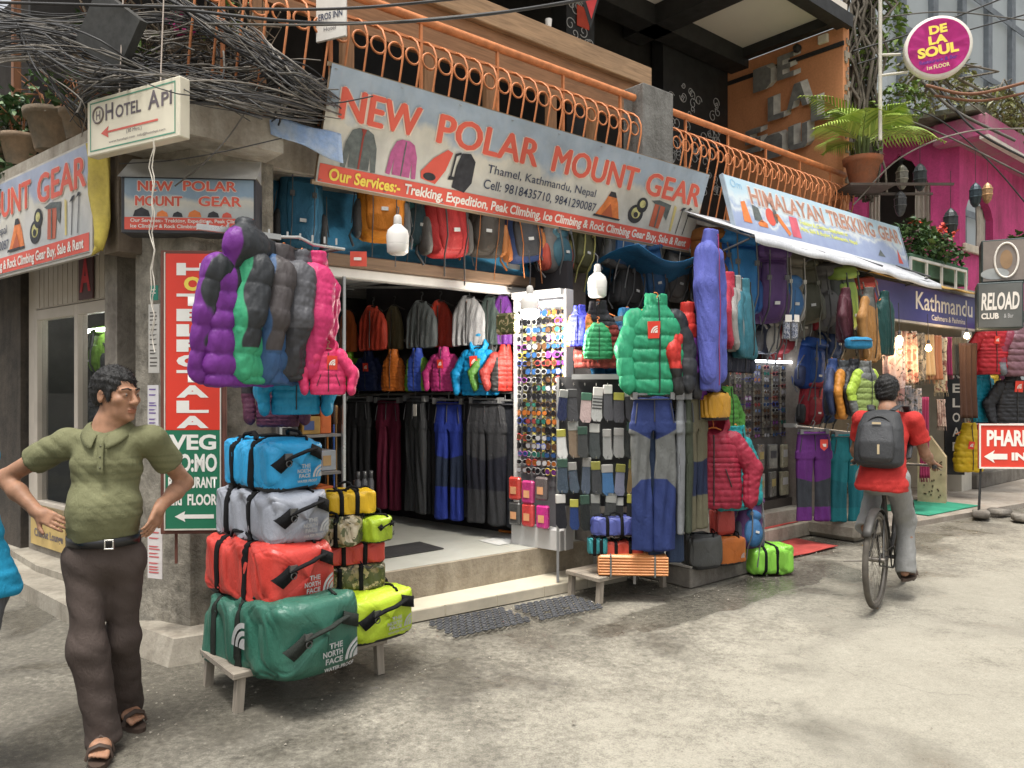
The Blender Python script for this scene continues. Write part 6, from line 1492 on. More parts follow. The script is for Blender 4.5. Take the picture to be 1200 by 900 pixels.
# pants and jackets on the outside rail
rail('outside rail right of the opening holding the green puffer jacket', FW(1.62, -.42, 2.18), FW(2.75, -.5, 2.20))
OJ = 'clothes hung outside at the right of the opening'
p_ = yp(768, 338, 5.85)
jacket('puffer_jacket', 'bright green down jacket with black sleeves and a red badge, facing the street', 'jacket', (p_.x, p_.y, 2.25), R(8), ((.03, .30, .15), (.03, .032, .036)), L=.74, k=.92, puff=(.02, .12), syoke=yk_right, yoke=yk_rside, seed=70, bdg=(-.05, -.21, .115), group=OJ, sl=(-.02, -.02))
for px, y, lab, cols, rot, z, kw in ((806, 6.05, 'red and black down jacket behind the green one', ((.55, .04, .03), (.03, .03, .03)), 55, 2.21, dict(yoke=yk_nup, syoke=yk_cuff, puff=(.02, .115))), (822, 6.2, 'purple down jacket behind the red one', ((.17, .04, .26), (.04, .04, .045)), 60, 2.18, dict(yoke=yk_nup, syoke=yk_cuff, puff=(.02, .115)))):
    p_ = yp(px, 350, y); jacket('puffer_jacket', lab, 'jacket', (p_.x, p_.y, z), R(rot), cols, L=.74, k=.88, seed=72, group=OJ, **kw)
p_ = yp(690, 350, 6.0)
jacket('puffer_vest', 'red puffer vest hung left of the green jacket', 'vest', (p_.x + .08, p_.y + .08, 2.24), R(-8), ((.50, .07, .045), (.03, .03, .035)), L=.62, k=.74, puff=(.014, .07), sleeves=False, yoke=yk_shoulder, seed=74, group=OJ)
jacket('puffer_vest', "child's royal blue puffer vest in front of the red vest", 'vest', (p_.x - .07, p_.y, 2.22), R(-30), ((.05, .06, .50), (.6, .2, .05)), L=.55, k=.50, puff=(.014, .07), sleeves=False, yoke=yk_side, seed=75, group=OJ)
jacket('puffer_vest', "child's green puffer vest in front of the red vest", 'vest', (p_.x + .06, p_.y - .1, 2.12), R(5), ((.04, .30, .12),), L=.6, k=.46, puff=(.016, .08), sleeves=False, collar='none', seed=76, group=OJ)
p_ = yp(735, 380, 6.35)
jacket('puffer_jacket', 'dark blue puffer jacket in the shade behind the green one', 'jacket', (p_.x, p_.y, 2.2), R(20), ((.01, .09, .20),), L=.74, k=.85, puff=(.016, .09), seed=72, group=OJ)
p_ = yp(832, 283, 6.0)
jacket('rain_coat', 'long violet blue raincoat hung high beside the second shop', 'coat', (p_.x, p_.y, 2.76), R(62), ((.11, .13, .46),), L=1.18, k=(.85, .72, .98), puff=None, seed=80, side=True, fold=.013, width=.85, zipc=(.35, .05, .15), flat=.9, sl=(-.07, 0), group=OJ)
p_ = yp(765, 466, 5.78)
pants('trousers', 'long blue hiking trousers with grey thigh panels hung facing the street', (p_.x, p_.y, 1.56), R(10), ((.022, .038, .14), (.15, .155, .15)), L=1.16, w_=.82, pan=kn_thigh, seed=81, fold=.02)
pants('trousers', 'dark denim blue trousers behind the blue and grey pair', (p_.x + .12, p_.y + .12, 1.44), R(24), ((.03, .05, .10),), L=1.16, w_=.75, seed=40)
for px, lab, c, y in ((797, 'grey trousers hung sideways behind the blue pair', (.20, .21, .22), 5.95), (806, 'dark green trousers hung sideways', (.05, .06, .04), 6.0)):
    p_ = yp(px, 468, y); pants('trousers', lab, (p_.x, p_.y, 1.56), R(78), (c,), L=1.05, w_=.75, seed=41)
p_ = yp(815, 468, 6.05); pants('trousers', 'olive trousers with dark blue patches hung beside the maroon jacket', (p_.x, p_.y, 1.56), R(45), ((.15, .14, .09), (.02, .03, .07)), L=1.05, w_=.75, seed=42, pan=kn_knee)
rail('short outside rail holding the trousers', yp(740, 463, 5.85), yp(830, 463, 6.2))
# plinth with bags, hooded jackets above it
t = at_R('plinth', 'low concrete plinth with a tiled top standing on the road beside the bench', 'plinth', 2.10, -.72, 0)
m = MB(); m.box(0, 0, 0, .82, .70, .165, b=.01); build('plinth_body', m, CONC_D, t)
m = MB(); m.box(-.006, -.006, .167, .826, .706, .185, b=.003); build('plinth_top', m, plain((.42, .40, .36), .5, var=.2), t)
def xbag(name, px, py, y, lab, col, w_, l_, h_, rot=20, seed=50, **kw):
    p_ = yp(px, py, y); kw.setdefault('logo', False); return duffel(name, lab, p_, A_R + R(rot), col, w_, l_, h_, None, seed=seed, lump=.012, big=False, end_handle=False, **kw)
xbag('shoulder_bag', 822, 664, 6.30, 'dark grey bag standing at the left of the plinth', (.07, .072, .07), .30, .22, .27, -20, 51, straps=())
xbag('shoulder_bag', 851, 660, 6.50, 'orange bag with black base standing on the plinth', (.60, .17, .03), .29, .22, .235, -15, 52, straps=(), logo=True, text_=False)
xbag('shoulder_bag', 846, 626, 6.55, 'red plastic bag hanging above the orange bag', (.48, .06, .05), .20, .14, .22, -10, 53, straps=(), base=None)
p_ = yp(836, 508, 6.25)
jacket('puffer_jacket', 'maroon hooded puffer jacket hung above the plinth', 'jacket', (p_.x, p_.y, 1.30), R(-12), ((.30, .022, .045),), L=.72, k=.90, puff=(.010, .05), collar='hood', seed=84, pocket=True, fold=.01)
p_ = yp(862, 520, 6.6)
jacket('puffer_jacket', 'teal puffer jacket half hidden behind the maroon one', 'jacket', (p_.x, p_.y, 1.22), R(40), ((.02, .26, .28),), L=.74, k=.86, puff=(.014, .06), seed=85)
pack('backpack', 'purple and blue backpack leaning on the plinth', yp(876, 612, 6.75), R(20), ((.12, .05, .16), (.05, .16, .34), (.10, .10, .13)), k=.80, style=1, tilt=(-14, 14))
xbag('wrapped_bag', 898, 670, 6.78, 'lime green duffel in clear plastic lying on the road by the plinth', (.28, .66, .08), .30, .44, .25, 62, 55, straps=(-.1, .45), base=None, zipp=False, rough=.2)
xbag('shoulder_bag', 836, 492, 6.15, 'yellow and black bag hanging below the raincoat', (.60, .30, .02), .30, .18, .22, 5, 56, straps=(), logo=False)
# ================================================================ SECOND SHOP AND THE SHOPS TO THE RIGHT
HB = 'backpacks hung under the second shop awning'
def dpx(px, py, d): return fp(px, py, d)
for px, py, d, lab, cols, kw in ((833, 290, .1, 'orange brown backpack at the left end under the awning', ((.30, .12, .03), (.28, .11, .03), (.05, .05, .05)), dict(style=1)), (862, 300, -.05, 'bright blue backpack at the left under the awning', ((.015, .10, .33), (.03, .17, .40), (.02, .08, .25)), dict(style=2, k=1.15)), (897, 312, -.15, 'purple backpack under the awning', ((.10, .045, .16), (.10, .05, .16), (.09, .05, .13)), dict(style=2, k=1.1)), (919, 318, -.15, 'taupe backpack with blue lid and base under the awning', ((.16, .145, .115), (.06, .17, .36), (.42, .40, .36)), dict(style=1)), (939, 322, -.1, 'olive backpack under the awning', ((.11, .105, .075), (.10, .10, .07), (.2, .2, .16)), dict(style=0)), (956, 326, .0, 'black backpack between the olive and the grey one', ((.02, .02, .025), (.03, .03, .035), (.04, .04, .04)), dict(style=2)),
                                 (968, 330, -.2, 'grey backpack with red lid under the awning', ((.18, .175, .165), (.17, .165, .16), (.36, .035, .05)), dict(style=0)), (984, 333, -.3, 'lime green backpack under the awning', ((.12, .13, .12), (.32, .46, .10), (.10, .10, .10)), dict(style=2)), (998, 338, -.15, 'dark teal backpack right of the lime one', ((.02, .05, .07), (.03, .04, .05), (.06, .06, .06)), dict(style=0)), (1010, 345, -.3, 'coral red backpack at the right end under the awning', ((.20, .19, .18), (.45, .08, .07), (.40, .38, .36)), dict(style=2))):
    p_ = dpx(px, py, d); kw['k'] = kw.get('k', 1.0) * 1.22; p_.z -= .2; pack('hung_backpack', lab, p_, A_R + R(RNG.uniform(-35, -8)), cols, group=HB, tilt=(RNG.uniform(-4, 10), RNG.uniform(-12, 6)), **kw)
for px, py, d, lab, cols, kw in ((868, 375, .25, 'grey and black backpack in the lower row of the second shop', ((.10, .10, .095), (.16, .155, .14), (.08, .08, .08)), dict(style=1, k=.85)), (897, 385, .05, 'navy backpack with a white rounded pouch in the lower row', ((.03, .035, .06), (.46, .44, .40), (.12, .12, .13)), dict(style=1, k=.95)), (915, 388, .2, 'dark red backpack in the lower row', ((.26, .03, .04), (.24, .03, .035), (.1, .1, .1)), dict(style=0, k=.9)), (936, 372, .0, 'grey strapped backpack seen from behind in the lower row', ((.17, .16, .14), (.2, .19, .17), (.22, .21, .19)), dict(style=0, k=.9)), (970, 392, -.15, 'dark blue backpack with grey base in the lower row', ((.02, .045, .13), (.04, .07, .17), (.24, .23, .21)), dict(style=0, k=1.0)),
                                 (869, 408, .3, 'dark teal bag above the second sunglasses rack', ((.015, .07, .075), (.015, .08, .08), (.04, .05, .05)), dict(style=2, k=.75)), (907, 410, .3, 'dark red bag above the second sunglasses rack', ((.26, .025, .03), (.28, .03, .03), (.06, .05, .05)), dict(style=2, k=.75)), (950, 428, -.1, 'royal blue backpack with red tag above the red one', ((.012, .05, .22), (.012, .06, .24), (.03, .04, .1)), dict(style=2, k=.95)), (950, 472, -.1, 'dark red backpack below the royal blue one', ((.28, .02, .03), (.24, .02, .03), (.04, .04, .04)), dict(style=0, k=.85))):
    p_ = dpx(px, py, d); pack('hung_backpack', lab, p_, A_R + R(RNG.uniform(-30, 0)), cols, group='backpacks in the lower row of the second shop', tilt=(RNG.uniform(-4, 8), RNG.uniform(-8, 8)), **kw)
for i, (px, py, d, c, nm, where) in enumerate(((846, 318, .5, (.03, .16, .18), 'teal', 'behind the violet raincoat'), (858, 400, .6, (.16, .15, .13), 'stone grey', 'deep in the left corner of the second shop'), (880, 352, .5, (.30, .04, .04), 'wine red', 'deep behind the purple backpack'), (893, 418, .7, (.05, .05, .055), 'charcoal', 'just above the sunglasses of the second shop'), (924, 400, .6, (.10, .17, .05), 'moss green', 'deep between the lower row backpacks'), (922, 345, .4, (.04, .05, .06), 'slate', 'in the shade between the two rows'), (944, 350, .5, (.02, .04, .12), 'midnight blue', 'in the shade under the olive backpack'), (957, 356, .4, (.30, .13, .03), 'rust', 'in the shade under the black backpack'), (985, 372, .3, (.13, .12, .11), 'taupe', 'low at the right end of the second shop'), (933, 470, .4, (.04, .04, .045), 'black', 'beside the dark sunglasses rack'), (968, 470, .3, (.03, .05, .13), 'ink blue', 'behind the orange panelled jacket'), (735, 330, .5, (.05, .05, .05), 'black', 'in the dark gap behind the bulb and the green jacket'), (760, 318, .4, (.04, .12, .26), 'cobalt', 'in the dark gap left of the raincoat'), (790, 322, .45, (.16, .15, .14), 'pale grey', 'in the dark gap beside the raincoat'), (745, 400, .4, (.03, .03, .035), 'jet black', 'behind the green jacket'))):
    pack('hung_backpack', '%s backpack %s' % (nm, where), dpx(px, py, d), A_R + R(RNG.uniform(-50, 30)), (c, tuple(x * .8 for x in c), (.05, .05, .05)), k=.95, style=i % 3, tilt=(RNG.uniform(-8, 8), RNG.uniform(-14, 14)))
# hanging jackets of the second shop
SJ2 = 'jackets hung at the second shop'
for px, py, y, lab, cols, rot, k, kw in ((852, 330, 6.9, 'red soft jacket in the row beside the violet raincoat', ((.42, .03, .06),), 70, .85, dict(puff=None)), (860, 334, 7.0, 'pale grey soft jacket in the row beside the raincoat', ((.34, .33, .31),), 68, .85, dict(puff=None)), (870, 338, 7.1, 'teal blue soft jacket in the row beside the raincoat', ((.04, .17, .22),), 62, .9, dict(puff=None)), (862, 360, 7.2, 'dark navy soft jacket low in the row beside the raincoat', ((.03, .035, .06),), 50, .85, dict(puff=None)), (852, 460, 6.9, 'bright green jacket edge showing under the raincoat', ((.12, .50, .05), (.03, .03, .03)), 40, .6, dict(puff=(.014, .08))),
                                         (975, 428, 7.75, 'dark blue jacket left of the orange panelled jacket', ((.03, .06, .18), (.04, .04, .045)), 60, .7, dict(puff=None, yoke=yk_side)), (988, 430, 7.7, 'dark grey jacket with orange panels at the second shop', ((.05, .055, .06), (.50, .20, .03)), 55, .72, dict(puff=(.012, .1), yoke=yk_side, syoke=yk_all)), (1000, 428, 7.72, 'black jacket between the orange panelled and the lime one', ((.025, .025, .03),), 50, .7, dict(puff=(.01, .1))), (1014, 430, 7.6, 'lime and grey puffer jacket behind the cyclist', ((.40, .56, .07), (.14, .145, .14)), 30, .66, dict(puff=(.02, .1), yoke=yk_shoulder, syoke=yk_cuff)), (1017, 345, 8.0, 'orange shell jacket hung high at the right of the second shop', ((.66, .27, .02), (.10, .10, .09)), 52, .74, dict(puff=None, yoke=yk_shoulder, L=.95)), (1036, 348, 8.3, 'dark green long coat hung beside the orange shell', ((.012, .06, .055),), 40, .66, dict(puff=None, L=.95, sleeves=False)), (990, 345, 8.0, 'dark maroon jacket behind the sky blue pouch', ((.08, .02, .03),), 60, .7, dict(puff=None))):
    p_ = yp(px, py, y); q = dict(L=.72, seed=90, fold=.012); q.update(kw); jacket('hung_jacket', lab, 'jacket', p_, R(rot), cols, k=k, group=SJ2, **q)
t = thing('belt_bag', 'sky blue zipped belt bag in front of the maroon jacket', 'bag', yp(1006, 402, 7.7), R(8)); S = Sdf(.01); S.loft([-.06, -.03, .03, .06], 0, 0, [.12, .14, .14, .12], [.05, .06, .06, .045], 3, cap=.02); dress('bag_body', S, cloth((.03, .24, .45)), t, .004); m = MB(); m.tube([(-.12, -.058, .02), (0, -.068, .025), (.12, -.058, .02)], .005, 5); build('zip', m, P_BLK, t)
for k, px in enumerate((922, 931)):
    p_ = yp(px, 375, 7.6); t = thing('plaid_cap', ['checked pouch with a white tag hanging on a cord, left of the pair', 'checked pouch with a white tag hanging on a cord, right of the pair'][k], 'pouch', p_, R(10 + 20 * k))
    m = MB(); m.box(-.035, -.02, -.19, .035, .02, .0, b=.012); build('pouch_body', m, camo_mat((.25, .27, .33), (.05, .06, .10), (.4, .4, .42), 30), t); m = MB(); m.box(-.03, -.026, -.02, .04, -.022, .05); build('paper_tag', m, P_WHT, t); m = MB(); m.tube([(0, 0, 0), (.01, 0, .3)], .003, 4); build('cord', m, P_BLK, t)
# trousers at the right side of the second shop
rail('wooden looking rail above the purple and teal trousers', dpx(930, 499, -.45), dpx(1042, 512, -.45))
p_ = dpx(953, 506, -.5); pants('trousers', 'purple hiking trousers with dark knees and a red tag beside the second shop entrance', p_, A_R + R(-28), ((.11, .02, .16), (.035, .04, .05)), L=.93, k=.98, pan=kn_knee, seed=91, tag_=(.07, -.13, .09), w_=.95, group='trousers at the second shop')
p_ = dpx(993, 509, -.55); pants('trousers', 'teal hiking trousers beside the purple pair', p_, A_R + R(-28), ((.012, .17, .20), (.01, .13, .16)), L=.93, k=1.0, pan=kn_knee, seed=92, tag_=(.09, -.14, .08), w_=.98, group='trousers at the second shop')
t = at_R('door_step', 'low rounded concrete step under the purple and teal trousers', 'step', 4.95, -.70, 0); m = MB(); m.box(0, 0, 0, .75, .6, .20, b=.05); build('step_body', m, CONC, t)
for k, (s, d, z, lab) in enumerate(((3.55, -.62, .012, 'red carpet strip lying on the road before the second shop'), (3.75, -.12, .162, 'red carpet strip on the upper step of the second shop'))):
    t = at_R('red_carpet', lab, 'carpet', s, d, z, R(-3 if k == 0 else 0)); m = MB(); m.grid(lambda u, v: (1.05 * u, (.48 if k == 0 else .36) * v, .004 * math.sin(u * 9 + v * 5)), 16, 8); sol(build('carpet_sheet', m, plain((.36, .055, .045), .9, var=.3, vs=4, bs=.4, bsc=160), t), .008)
t = at_R('entrance_step', 'concrete step in front of the second shop entrance', 'step', 3.0, -.16, 0); m = MB(); m.box(0, 0, 0, 2.0, .22, .155, b=.01); build('step_body', m, CONC, t)
# second sunglasses rack
a = dpx(846, 585, .18); b_ = dpx(931, 588, .18); RWD = (b_ - a).length
r2 = thing('sunglasses_rack', 'dark rack of sunglasses with packets below at the back of the second shop', 'display', (a.x, a.y, .302), A_R)
zt = dpx(846, 420, .18).z - .302
m = MB(); m.box(0, .03, .0, RWD, .06, zt); m.box(-.02, -.1, 0, -.001, .06, zt); m.box(RWD + .001, -.1, 0, RWD + .03, .06, zt); build('back_board', m, plain((.11, .10, .095), .6), r2)
m = MB(); m.box(.03, -.10, zt - .03, RWD - .03, -.06, zt - .005); build('light_tube', m, emit((.9, .95, 1), 5), r2)
m = MB(); m.box(0, -.1, 0, RWD, .029, .09); build('base_board', m, plain((.05, .04, .035), .5), r2)
Mr = Matrix.Translation((a.x, a.y, .302)) @ Matrix.Rotation(A_R, 4, 'Z'); rg = random.Random(21); nC = 8
m = MB()
for c in range(nC): m.box(RWD * (c + .5) / nC - .006, .012, .78, RWD * (c + .5) / nC + .006, .0299, zt - .06)
build('peg_strip', m, plain((.40, .36, .28), .5), r2)
for c in range(nC):
    for q in range(14):
        z = .80 + q * .068
        if z > zt - .08: continue
        sunglasses(Mr @ Vector((RWD * (c + .5) / nC + rg.uniform(-.006, .006), -.02, z)), A_R, 'pair of sunglasses on the dark rack at the back of the second shop', 'sunglasses in the second shop', rg)
pk_n = ['far left', 'left', 'left of the middle', 'right of the middle', 'right', 'far right']
for ri, z in enumerate((.43, .12)):
    for k in range(6):
        x = RWD * (k + .5) / 6; t = thing('phone_pack', 'hanging packet, %s in the %s row under the dark sunglasses rack' % (pk_n[k], ['upper', 'lower'][ri]), 'packet', Mr @ Vector((x, -.07, z)), A_R + R(rg.uniform(-8, 8)), 'packets under the dark sunglasses rack')
        m = MB(); m.box(-.075, -.02, 0, .075, .015, .27 + rg.uniform(-.02, .02), b=.008); build('wrapper', m, plain(rg.choice([(.20, .19, .17), (.14, .14, .13), (.10, .16, .26), (.30, .28, .20), (.25, .24, .23)]), .25, .6, var=.35, vs=16), t); m = MB(); m.box(-.05, -.0235, .12, .05, -.0205, .2); build('print', m, plain(rg.choice([(.05, .05, .06), (.4, .4, .4), (.3, .25, .1)]), .5), t)
# shawl shop
def scarf(px, top, bot, y, w_, col, col2, lab, stripes=True, seed=0):
    a = yp(px, top, y); h_ = (bot - top) / 901 * y; t = thing('shawl', lab, 'shawl', a, A_R - R(30), 'shawls hung in the shawl shop'); r = random.Random(seed); ph = r.uniform(0, 6); nu, nv = 26, 22
    V = []; pan = []
    for j in range(nv + 1):
        for i in range(nu + 1):
            u, v = i / nu, j / nv; V.append((w_ * (u - .5) * (1 + .1 * v * math.sin(ph)), .022 * math.sin(u * 22 + ph + 1.2 * math.sin(v * 3)) - .02 * v, -h_ * v)); pan.append(u if stripes else math.sin(u * 40) * math.sin(v * 50 + ph))
    F_ = np.array([(j * (nu + 1) + i, j * (nu + 1) + i + 1, (j + 1) * (nu + 1) + i + 1, (j + 1) * (nu + 1) + i) for j in range(nv) for i in range(nu)])
    if stripes: mt = camo_mat(col, col2, tuple((x + y_) / 2 for x, y_ in zip(col, col2)), 6 + seed % 5)
    else: mt = cloth(col, crinkle=.2)
    o = np_mesh('cloth_panel', np.array(V), F_, mt, t); sol(o, .006)
    m = MB()
    for i in range(0, nu, 2): m.tube([(w_ * (i / nu - .5), V[(nv) * (nu + 1) + i][1], -h_), (w_ * (i / nu - .5) + .006, V[nv * (nu + 1) + i][1], -h_ - .05)], .003, 3)
    build('fringe', m, cloth(col2, crinkle=.2), t); return t
for i, (px, top, bot, y, w_, c, c2, st, lab) in enumerate(((1047, 395, 470, 8.6, .30, (.22, .12, .11), (.40, .30, .28), 1, 'dusky pink patterned shawl at the left of the row'), (1062, 388, 450, 9.4, .26, (.36, .14, .10), (.5, .40, .30), 1, 'red and cream patterned shawl'), (1074, 390, 447, 9.6, .24, (.30, .26, .20), (.10, .09, .08), 1, 'grey brown patterned shawl'), (1084, 392, 440, 9.7, .22, (.52, .36, .20), (.52, .36, .20), 0, 'plain tan shawl in the upper row'), (1093, 393, 445, 9.8, .22, (.40, .17, .09), (.46, .24, .14), 0, 'plain rust shawl in the upper row'), (1101, 395, 460, 9.9, .22, (.16, .06, .05), (.45, .38, .26), 1, 'dark red shawl with cream flowers'), (1110, 395, 440, 10.1, .14, (.28, .03, .10), (.3, .05, .1), 0, 'narrow magenta shawl in the upper row'),
                                                             (1056, 452, 505, 8.9, .24, (.20, .16, .15), (.1, .1, .11), 1, 'grey shawl low at the left'), (1070, 455, 520, 9.5, .2, (.12, .14, .18), (.3, .26, .25), 1, 'blue grey shawl in the lower row'), (1082, 465, 560, 9.6, .13, (.28, .03, .09), (.2, .02, .06), 0, 'long crimson shawl in the lower row'), (1134, 402, 490, 10.6, .30, (.09, .045, .03), (.08, .04, .03), 0, 'dark brown shawl hung outside at the shop corner'), (1122, 395, 440, 10.8, .3, (.18, .165, .13), (.18, .16, .13), 0, 'grey green shawl behind the brown one'), (1102, 468, 500, 9.9, .12, (.2, .12, .1), (.4, .3, .25), 1, 'small patterned shawl at the right of the lower row'))):
    scarf(px, top, bot, y, w_, c, c2, lab, bool(st), i)
for px, py, y, lab in ((1054, 397, 8.5, 'small glowing bulb at the left of the shawls'), (1088, 407, 9.2, 'small glowing bulb in the middle of the shawls'), (1133, 393, 10.2, 'small glowing bulb over the brown shawl')):
    t = thing('small_bulb', lab, 'light bulb', yp(px, py, y)); m = MB(); m.lathe([(.001, -.05), (.03, -.035), (.036, -.01), (.024, .02), (.014, .035)], 14); build('bulb_glass', m, emit((1, .62, .28), 9), t); m = MB(); m.lathe([(.016, .0355), (.016, .08), (.005, .09)], 10); m.tube([(0, 0, .085), (0, .02, .4)], .004, 4); build('socket', m, P_BLK, t)
    l = bpy.data.lights.new('bulb_light', 'POINT'); l.energy = 6; l.color = (1, .7, .4); l.shadow_soft_size = .05; lo = bpy.data.objects.new('bulb_light', l); COL.objects.link(lo); lo.parent = t; lo.location = (0, -.06, -.08)
t = at_R('green_carpet', 'green carpet lying on the pale paving before the shawl shop', 'carpet', 6.95, -.62, .062, R(-4)); m = MB(); m.box(0, 0, 0, 1.35, .75, .008, b=.003); build('carpet_sheet', m, plain((.03, .24, .15), .95, var=.2, vs=5, bs=.3, bsc=200), t)
# spotted wooden display box on a tripod foot
a = gp(1092, 588, .07); t = thing('display_stand', 'tall spotted wooden display board standing on the green carpet beside the cyclist', 'display', (a.x, a.y, .07), R(-35))
m = MB(); m.prism([(-.17, 0), (.17, 0), (.17, .62), (-.02, .90), (-.17, .82)], -.05, .12); build('board_body', m, plain((.44, .36, .22), .6, var=.25, vs=6), t)
m = MB(); rg = random.Random(4)
for k in range(26): m.box((x := rg.uniform(-.14, .13)), -.056, (z := rg.uniform(.04, .62)), x + .018, -.0505, z + .022)
build('dark_mark', m, plain((.10, .07, .04), .6), t)
# jackets of the far right shop
FJ = 'jackets in the far right shop'
for px, top, y, lab, cols, k, rot, kw in ((1162, 383, 11.3, 'red puffer jacket hung at the top right behind the club sign', ((.42, .02, .03),), 1.0, 5, dict(puff=(.012, .06), bdg=(0, -.2, .09))), (1196, 385, 11.3, 'dusky maroon puffer jacket at the right edge', ((.24, .04, .07), (.16, .17, .19)), 1.0, 5, dict(puff=(.018, .1), syoke=yk_cuff)), (1152, 440, 11.6, 'turquoise puffer jacket behind the brown shawl', ((.01, .27, .38),), 1.0, 30, dict(puff=(.012, .06))), (1163, 440, 11.8, 'yellow jacket edge right of the turquoise one', ((.55, .36, .02),), 1.0, 40, dict(puff=(.012, .08))), (1186, 443, 11.4, 'black puffer jacket with red badge at the right edge', ((.025, .026, .03),), 1.05, 3, dict(puff=(.012, .055), bdg=(.02, -.12, .13))), (1176, 445, 12.0, 'dark purple jacket behind the black one', ((.14, .03, .08),), 1.0, 15, dict(puff=None)), (1135, 503, 10.9, 'yellow puffer vest hung low beside the red arrow sign', ((.62, .42, .02),), 1.0, 0, dict(puff=(.014, .10), sleeves=False, bdg=(-.03, -.22, .09), L=.60, width=.8)), (1157, 480, 11.9, 'navy jacket under the turquoise one', ((.015, .03, .09),), .8, 10, dict(puff=None))):
    p_ = yp(px, top, y); q = dict(L=.70, seed=95, group=FJ); q.update(kw); jacket('hung_jacket', lab, 'jacket', p_, R(rot), cols, k=k, res=.0105, **q)
rail('upper rail of the far right shop', yp(1120, 437, 11.9), yp(1215, 440, 11.4)); rail('lower rail of the far right shop', yp(1120, 497, 11.5), yp(1215, 497, 11.2))
t = thing('white_carton', 'small white carton on the ground below the black strip sign', 'carton', gp(1118, 566, .06), R(20)); m = MB(); m.box(-.12, 0, 0, .12, .2, .24, b=.005); build('carton_body', m, plain((.50, .52, .55), .6), t); m = MB(); m.box(-.12, -.12, .235, .12, -.001, .245); build('flap', m, plain((.45, .47, .52), .6), t)
# things behind the glass of the left showcase
for k, (x, z, y, lab, c) in enumerate(((-1.5, 1.95, .4, 'lime green rucksack behind the left showcase pane', (.22, .42, .05)), (-1.6, 1.3, .4, 'dark rucksack under the lime one behind the left pane', (.05, .05, .06)), (-1.25, 1.2, .45, 'brown rucksack low behind the left pane', (.12, .06, .05)), (-.85, 2.0, .4, 'dark red rucksack high behind the right showcase pane', (.20, .03, .04)), (-.6, 2.02, .4, 'black rucksack high behind the right pane', (.04, .04, .05)), (-.38, 2.0, .4, 'navy rucksack at the right end behind the right pane', (.05, .05, .09)), (-.7, 1.25, .45, 'olive rucksack low behind the right pane', (.08, .08, .05)))):
    ca, sa = math.cos(A_L), math.sin(A_L); pack('shelf_backpack', lab, (QL[0] + x * ca - y * sa, QL[1] + x * sa + y * ca, z), A_L + R(RNG.uniform(-20, 20)), (c, tuple(q * .8 for q in c), (.08, .08, .08)), k=.72, group='backpacks behind the showcase glass', style=k % 3)
# ================================================================ PEOPLE
SKIN = None
def skin_mat(tone):
    m, nt, b = base_mat('skin', .56, .28); co = coords(nt)
    n = noise(nt, co, 30, 4); c = c4(tone)[:3]
    o = mix(nt, ramp(nt, n, [(.3, 0), (.7, 1)]), tuple(x * .74 for x in c), c); o = mix(nt, step(nt, attr(nt, 'pan'), .004), o, tuple(x * y for x, y in zip(c, (.78, .58, .56))))
    nt.links.new(o, b.inputs['Base Color']); b.inputs['Subsurface Weight'].default_value = .12; b.inputs['Subsurface Radius'].default_value = (.01, .004, .002)
    bump(nt, b, noise(nt, co, 160, 3), .12, .004); return m
def rz3(a): c, s_ = math.cos(a), math.sin(a); return np.array([[c, -s_, 0], [s_, c, 0], [0, 0, 1.]])
HAIRM = None
def hair_mat():
    m, nt, b = base_mat('hair', .42, .4); n = noise(nt, coords(nt, (1, 1, .35)), 90, 4, .7)
    nt.links.new(ramp(nt, n, [(.3, (.004, .004, .004)), (.75, (.022, .02, .018))]), b.inputs['Base Color']); bump(nt, b, n, .9, .01); return m
def add_head(S, c, yaw, tilt=0.):
    Rm = rz3(yaw) @ np.array([[1, 0, 0], [0, math.cos(tilt), -math.sin(tilt)], [0, math.sin(tilt), math.cos(tilt)]])
    def q(*p): return np.array(c) + Rm @ np.array(p)
    E = lambda p, r, k=.02, op='u': S.ell(q(*p), r, k, op, Rm)
    E((0, .018, .03), (.074, .093, .088)); E((0, -.028, -.035), (.061, .068, .082), .03); E((0, -.04, -.082), (.05, .046, .036), .025); E((0, -.082, -.102), (.021, .018, .016), .02)
    for sg in (-1, 1):
        E((sg * .045, -.062, -.022), (.022, .024, .02), .02); S.cone(q(sg * .010, -.089, .021), q(sg * .046, -.074, .022), .0115, .009, .014)
        E((sg * .031, -.096, .003), (.017, .013, .010), .010, 's'); E((sg * .030, -.083, .002), (.0145, .012, .0095), .004); E((sg * .013, -.106, -.034), (.0095, .011, .0085), .008)
        E((sg * .077, .012, -.008), (.009, .019, .031), .008); E((sg * .085, .006, -.004), (.006, .010, .018), .006, 's')
    S.cone(q(0, -.092, .012), q(0, -.119, -.030), .0085, .0125, .012)
    E((0, -.098, -.064), (.023, .011, .0055), .006); E((0, -.097, -.0755), (.020, .011, .0065), .006); E((0, -.110, -.0695), (.024, .010, .0016), .003, 's')
    def rule(V):
        L = (V - np.array(c)) @ Rm; lips = .0235 - np.sqrt((L[:, 0]) ** 2 + ((L[:, 2] + .070) * 1.9) ** 2)
        return np.where(L[:, 1] < -.092, lips, -.05)
    return q, Rm, rule
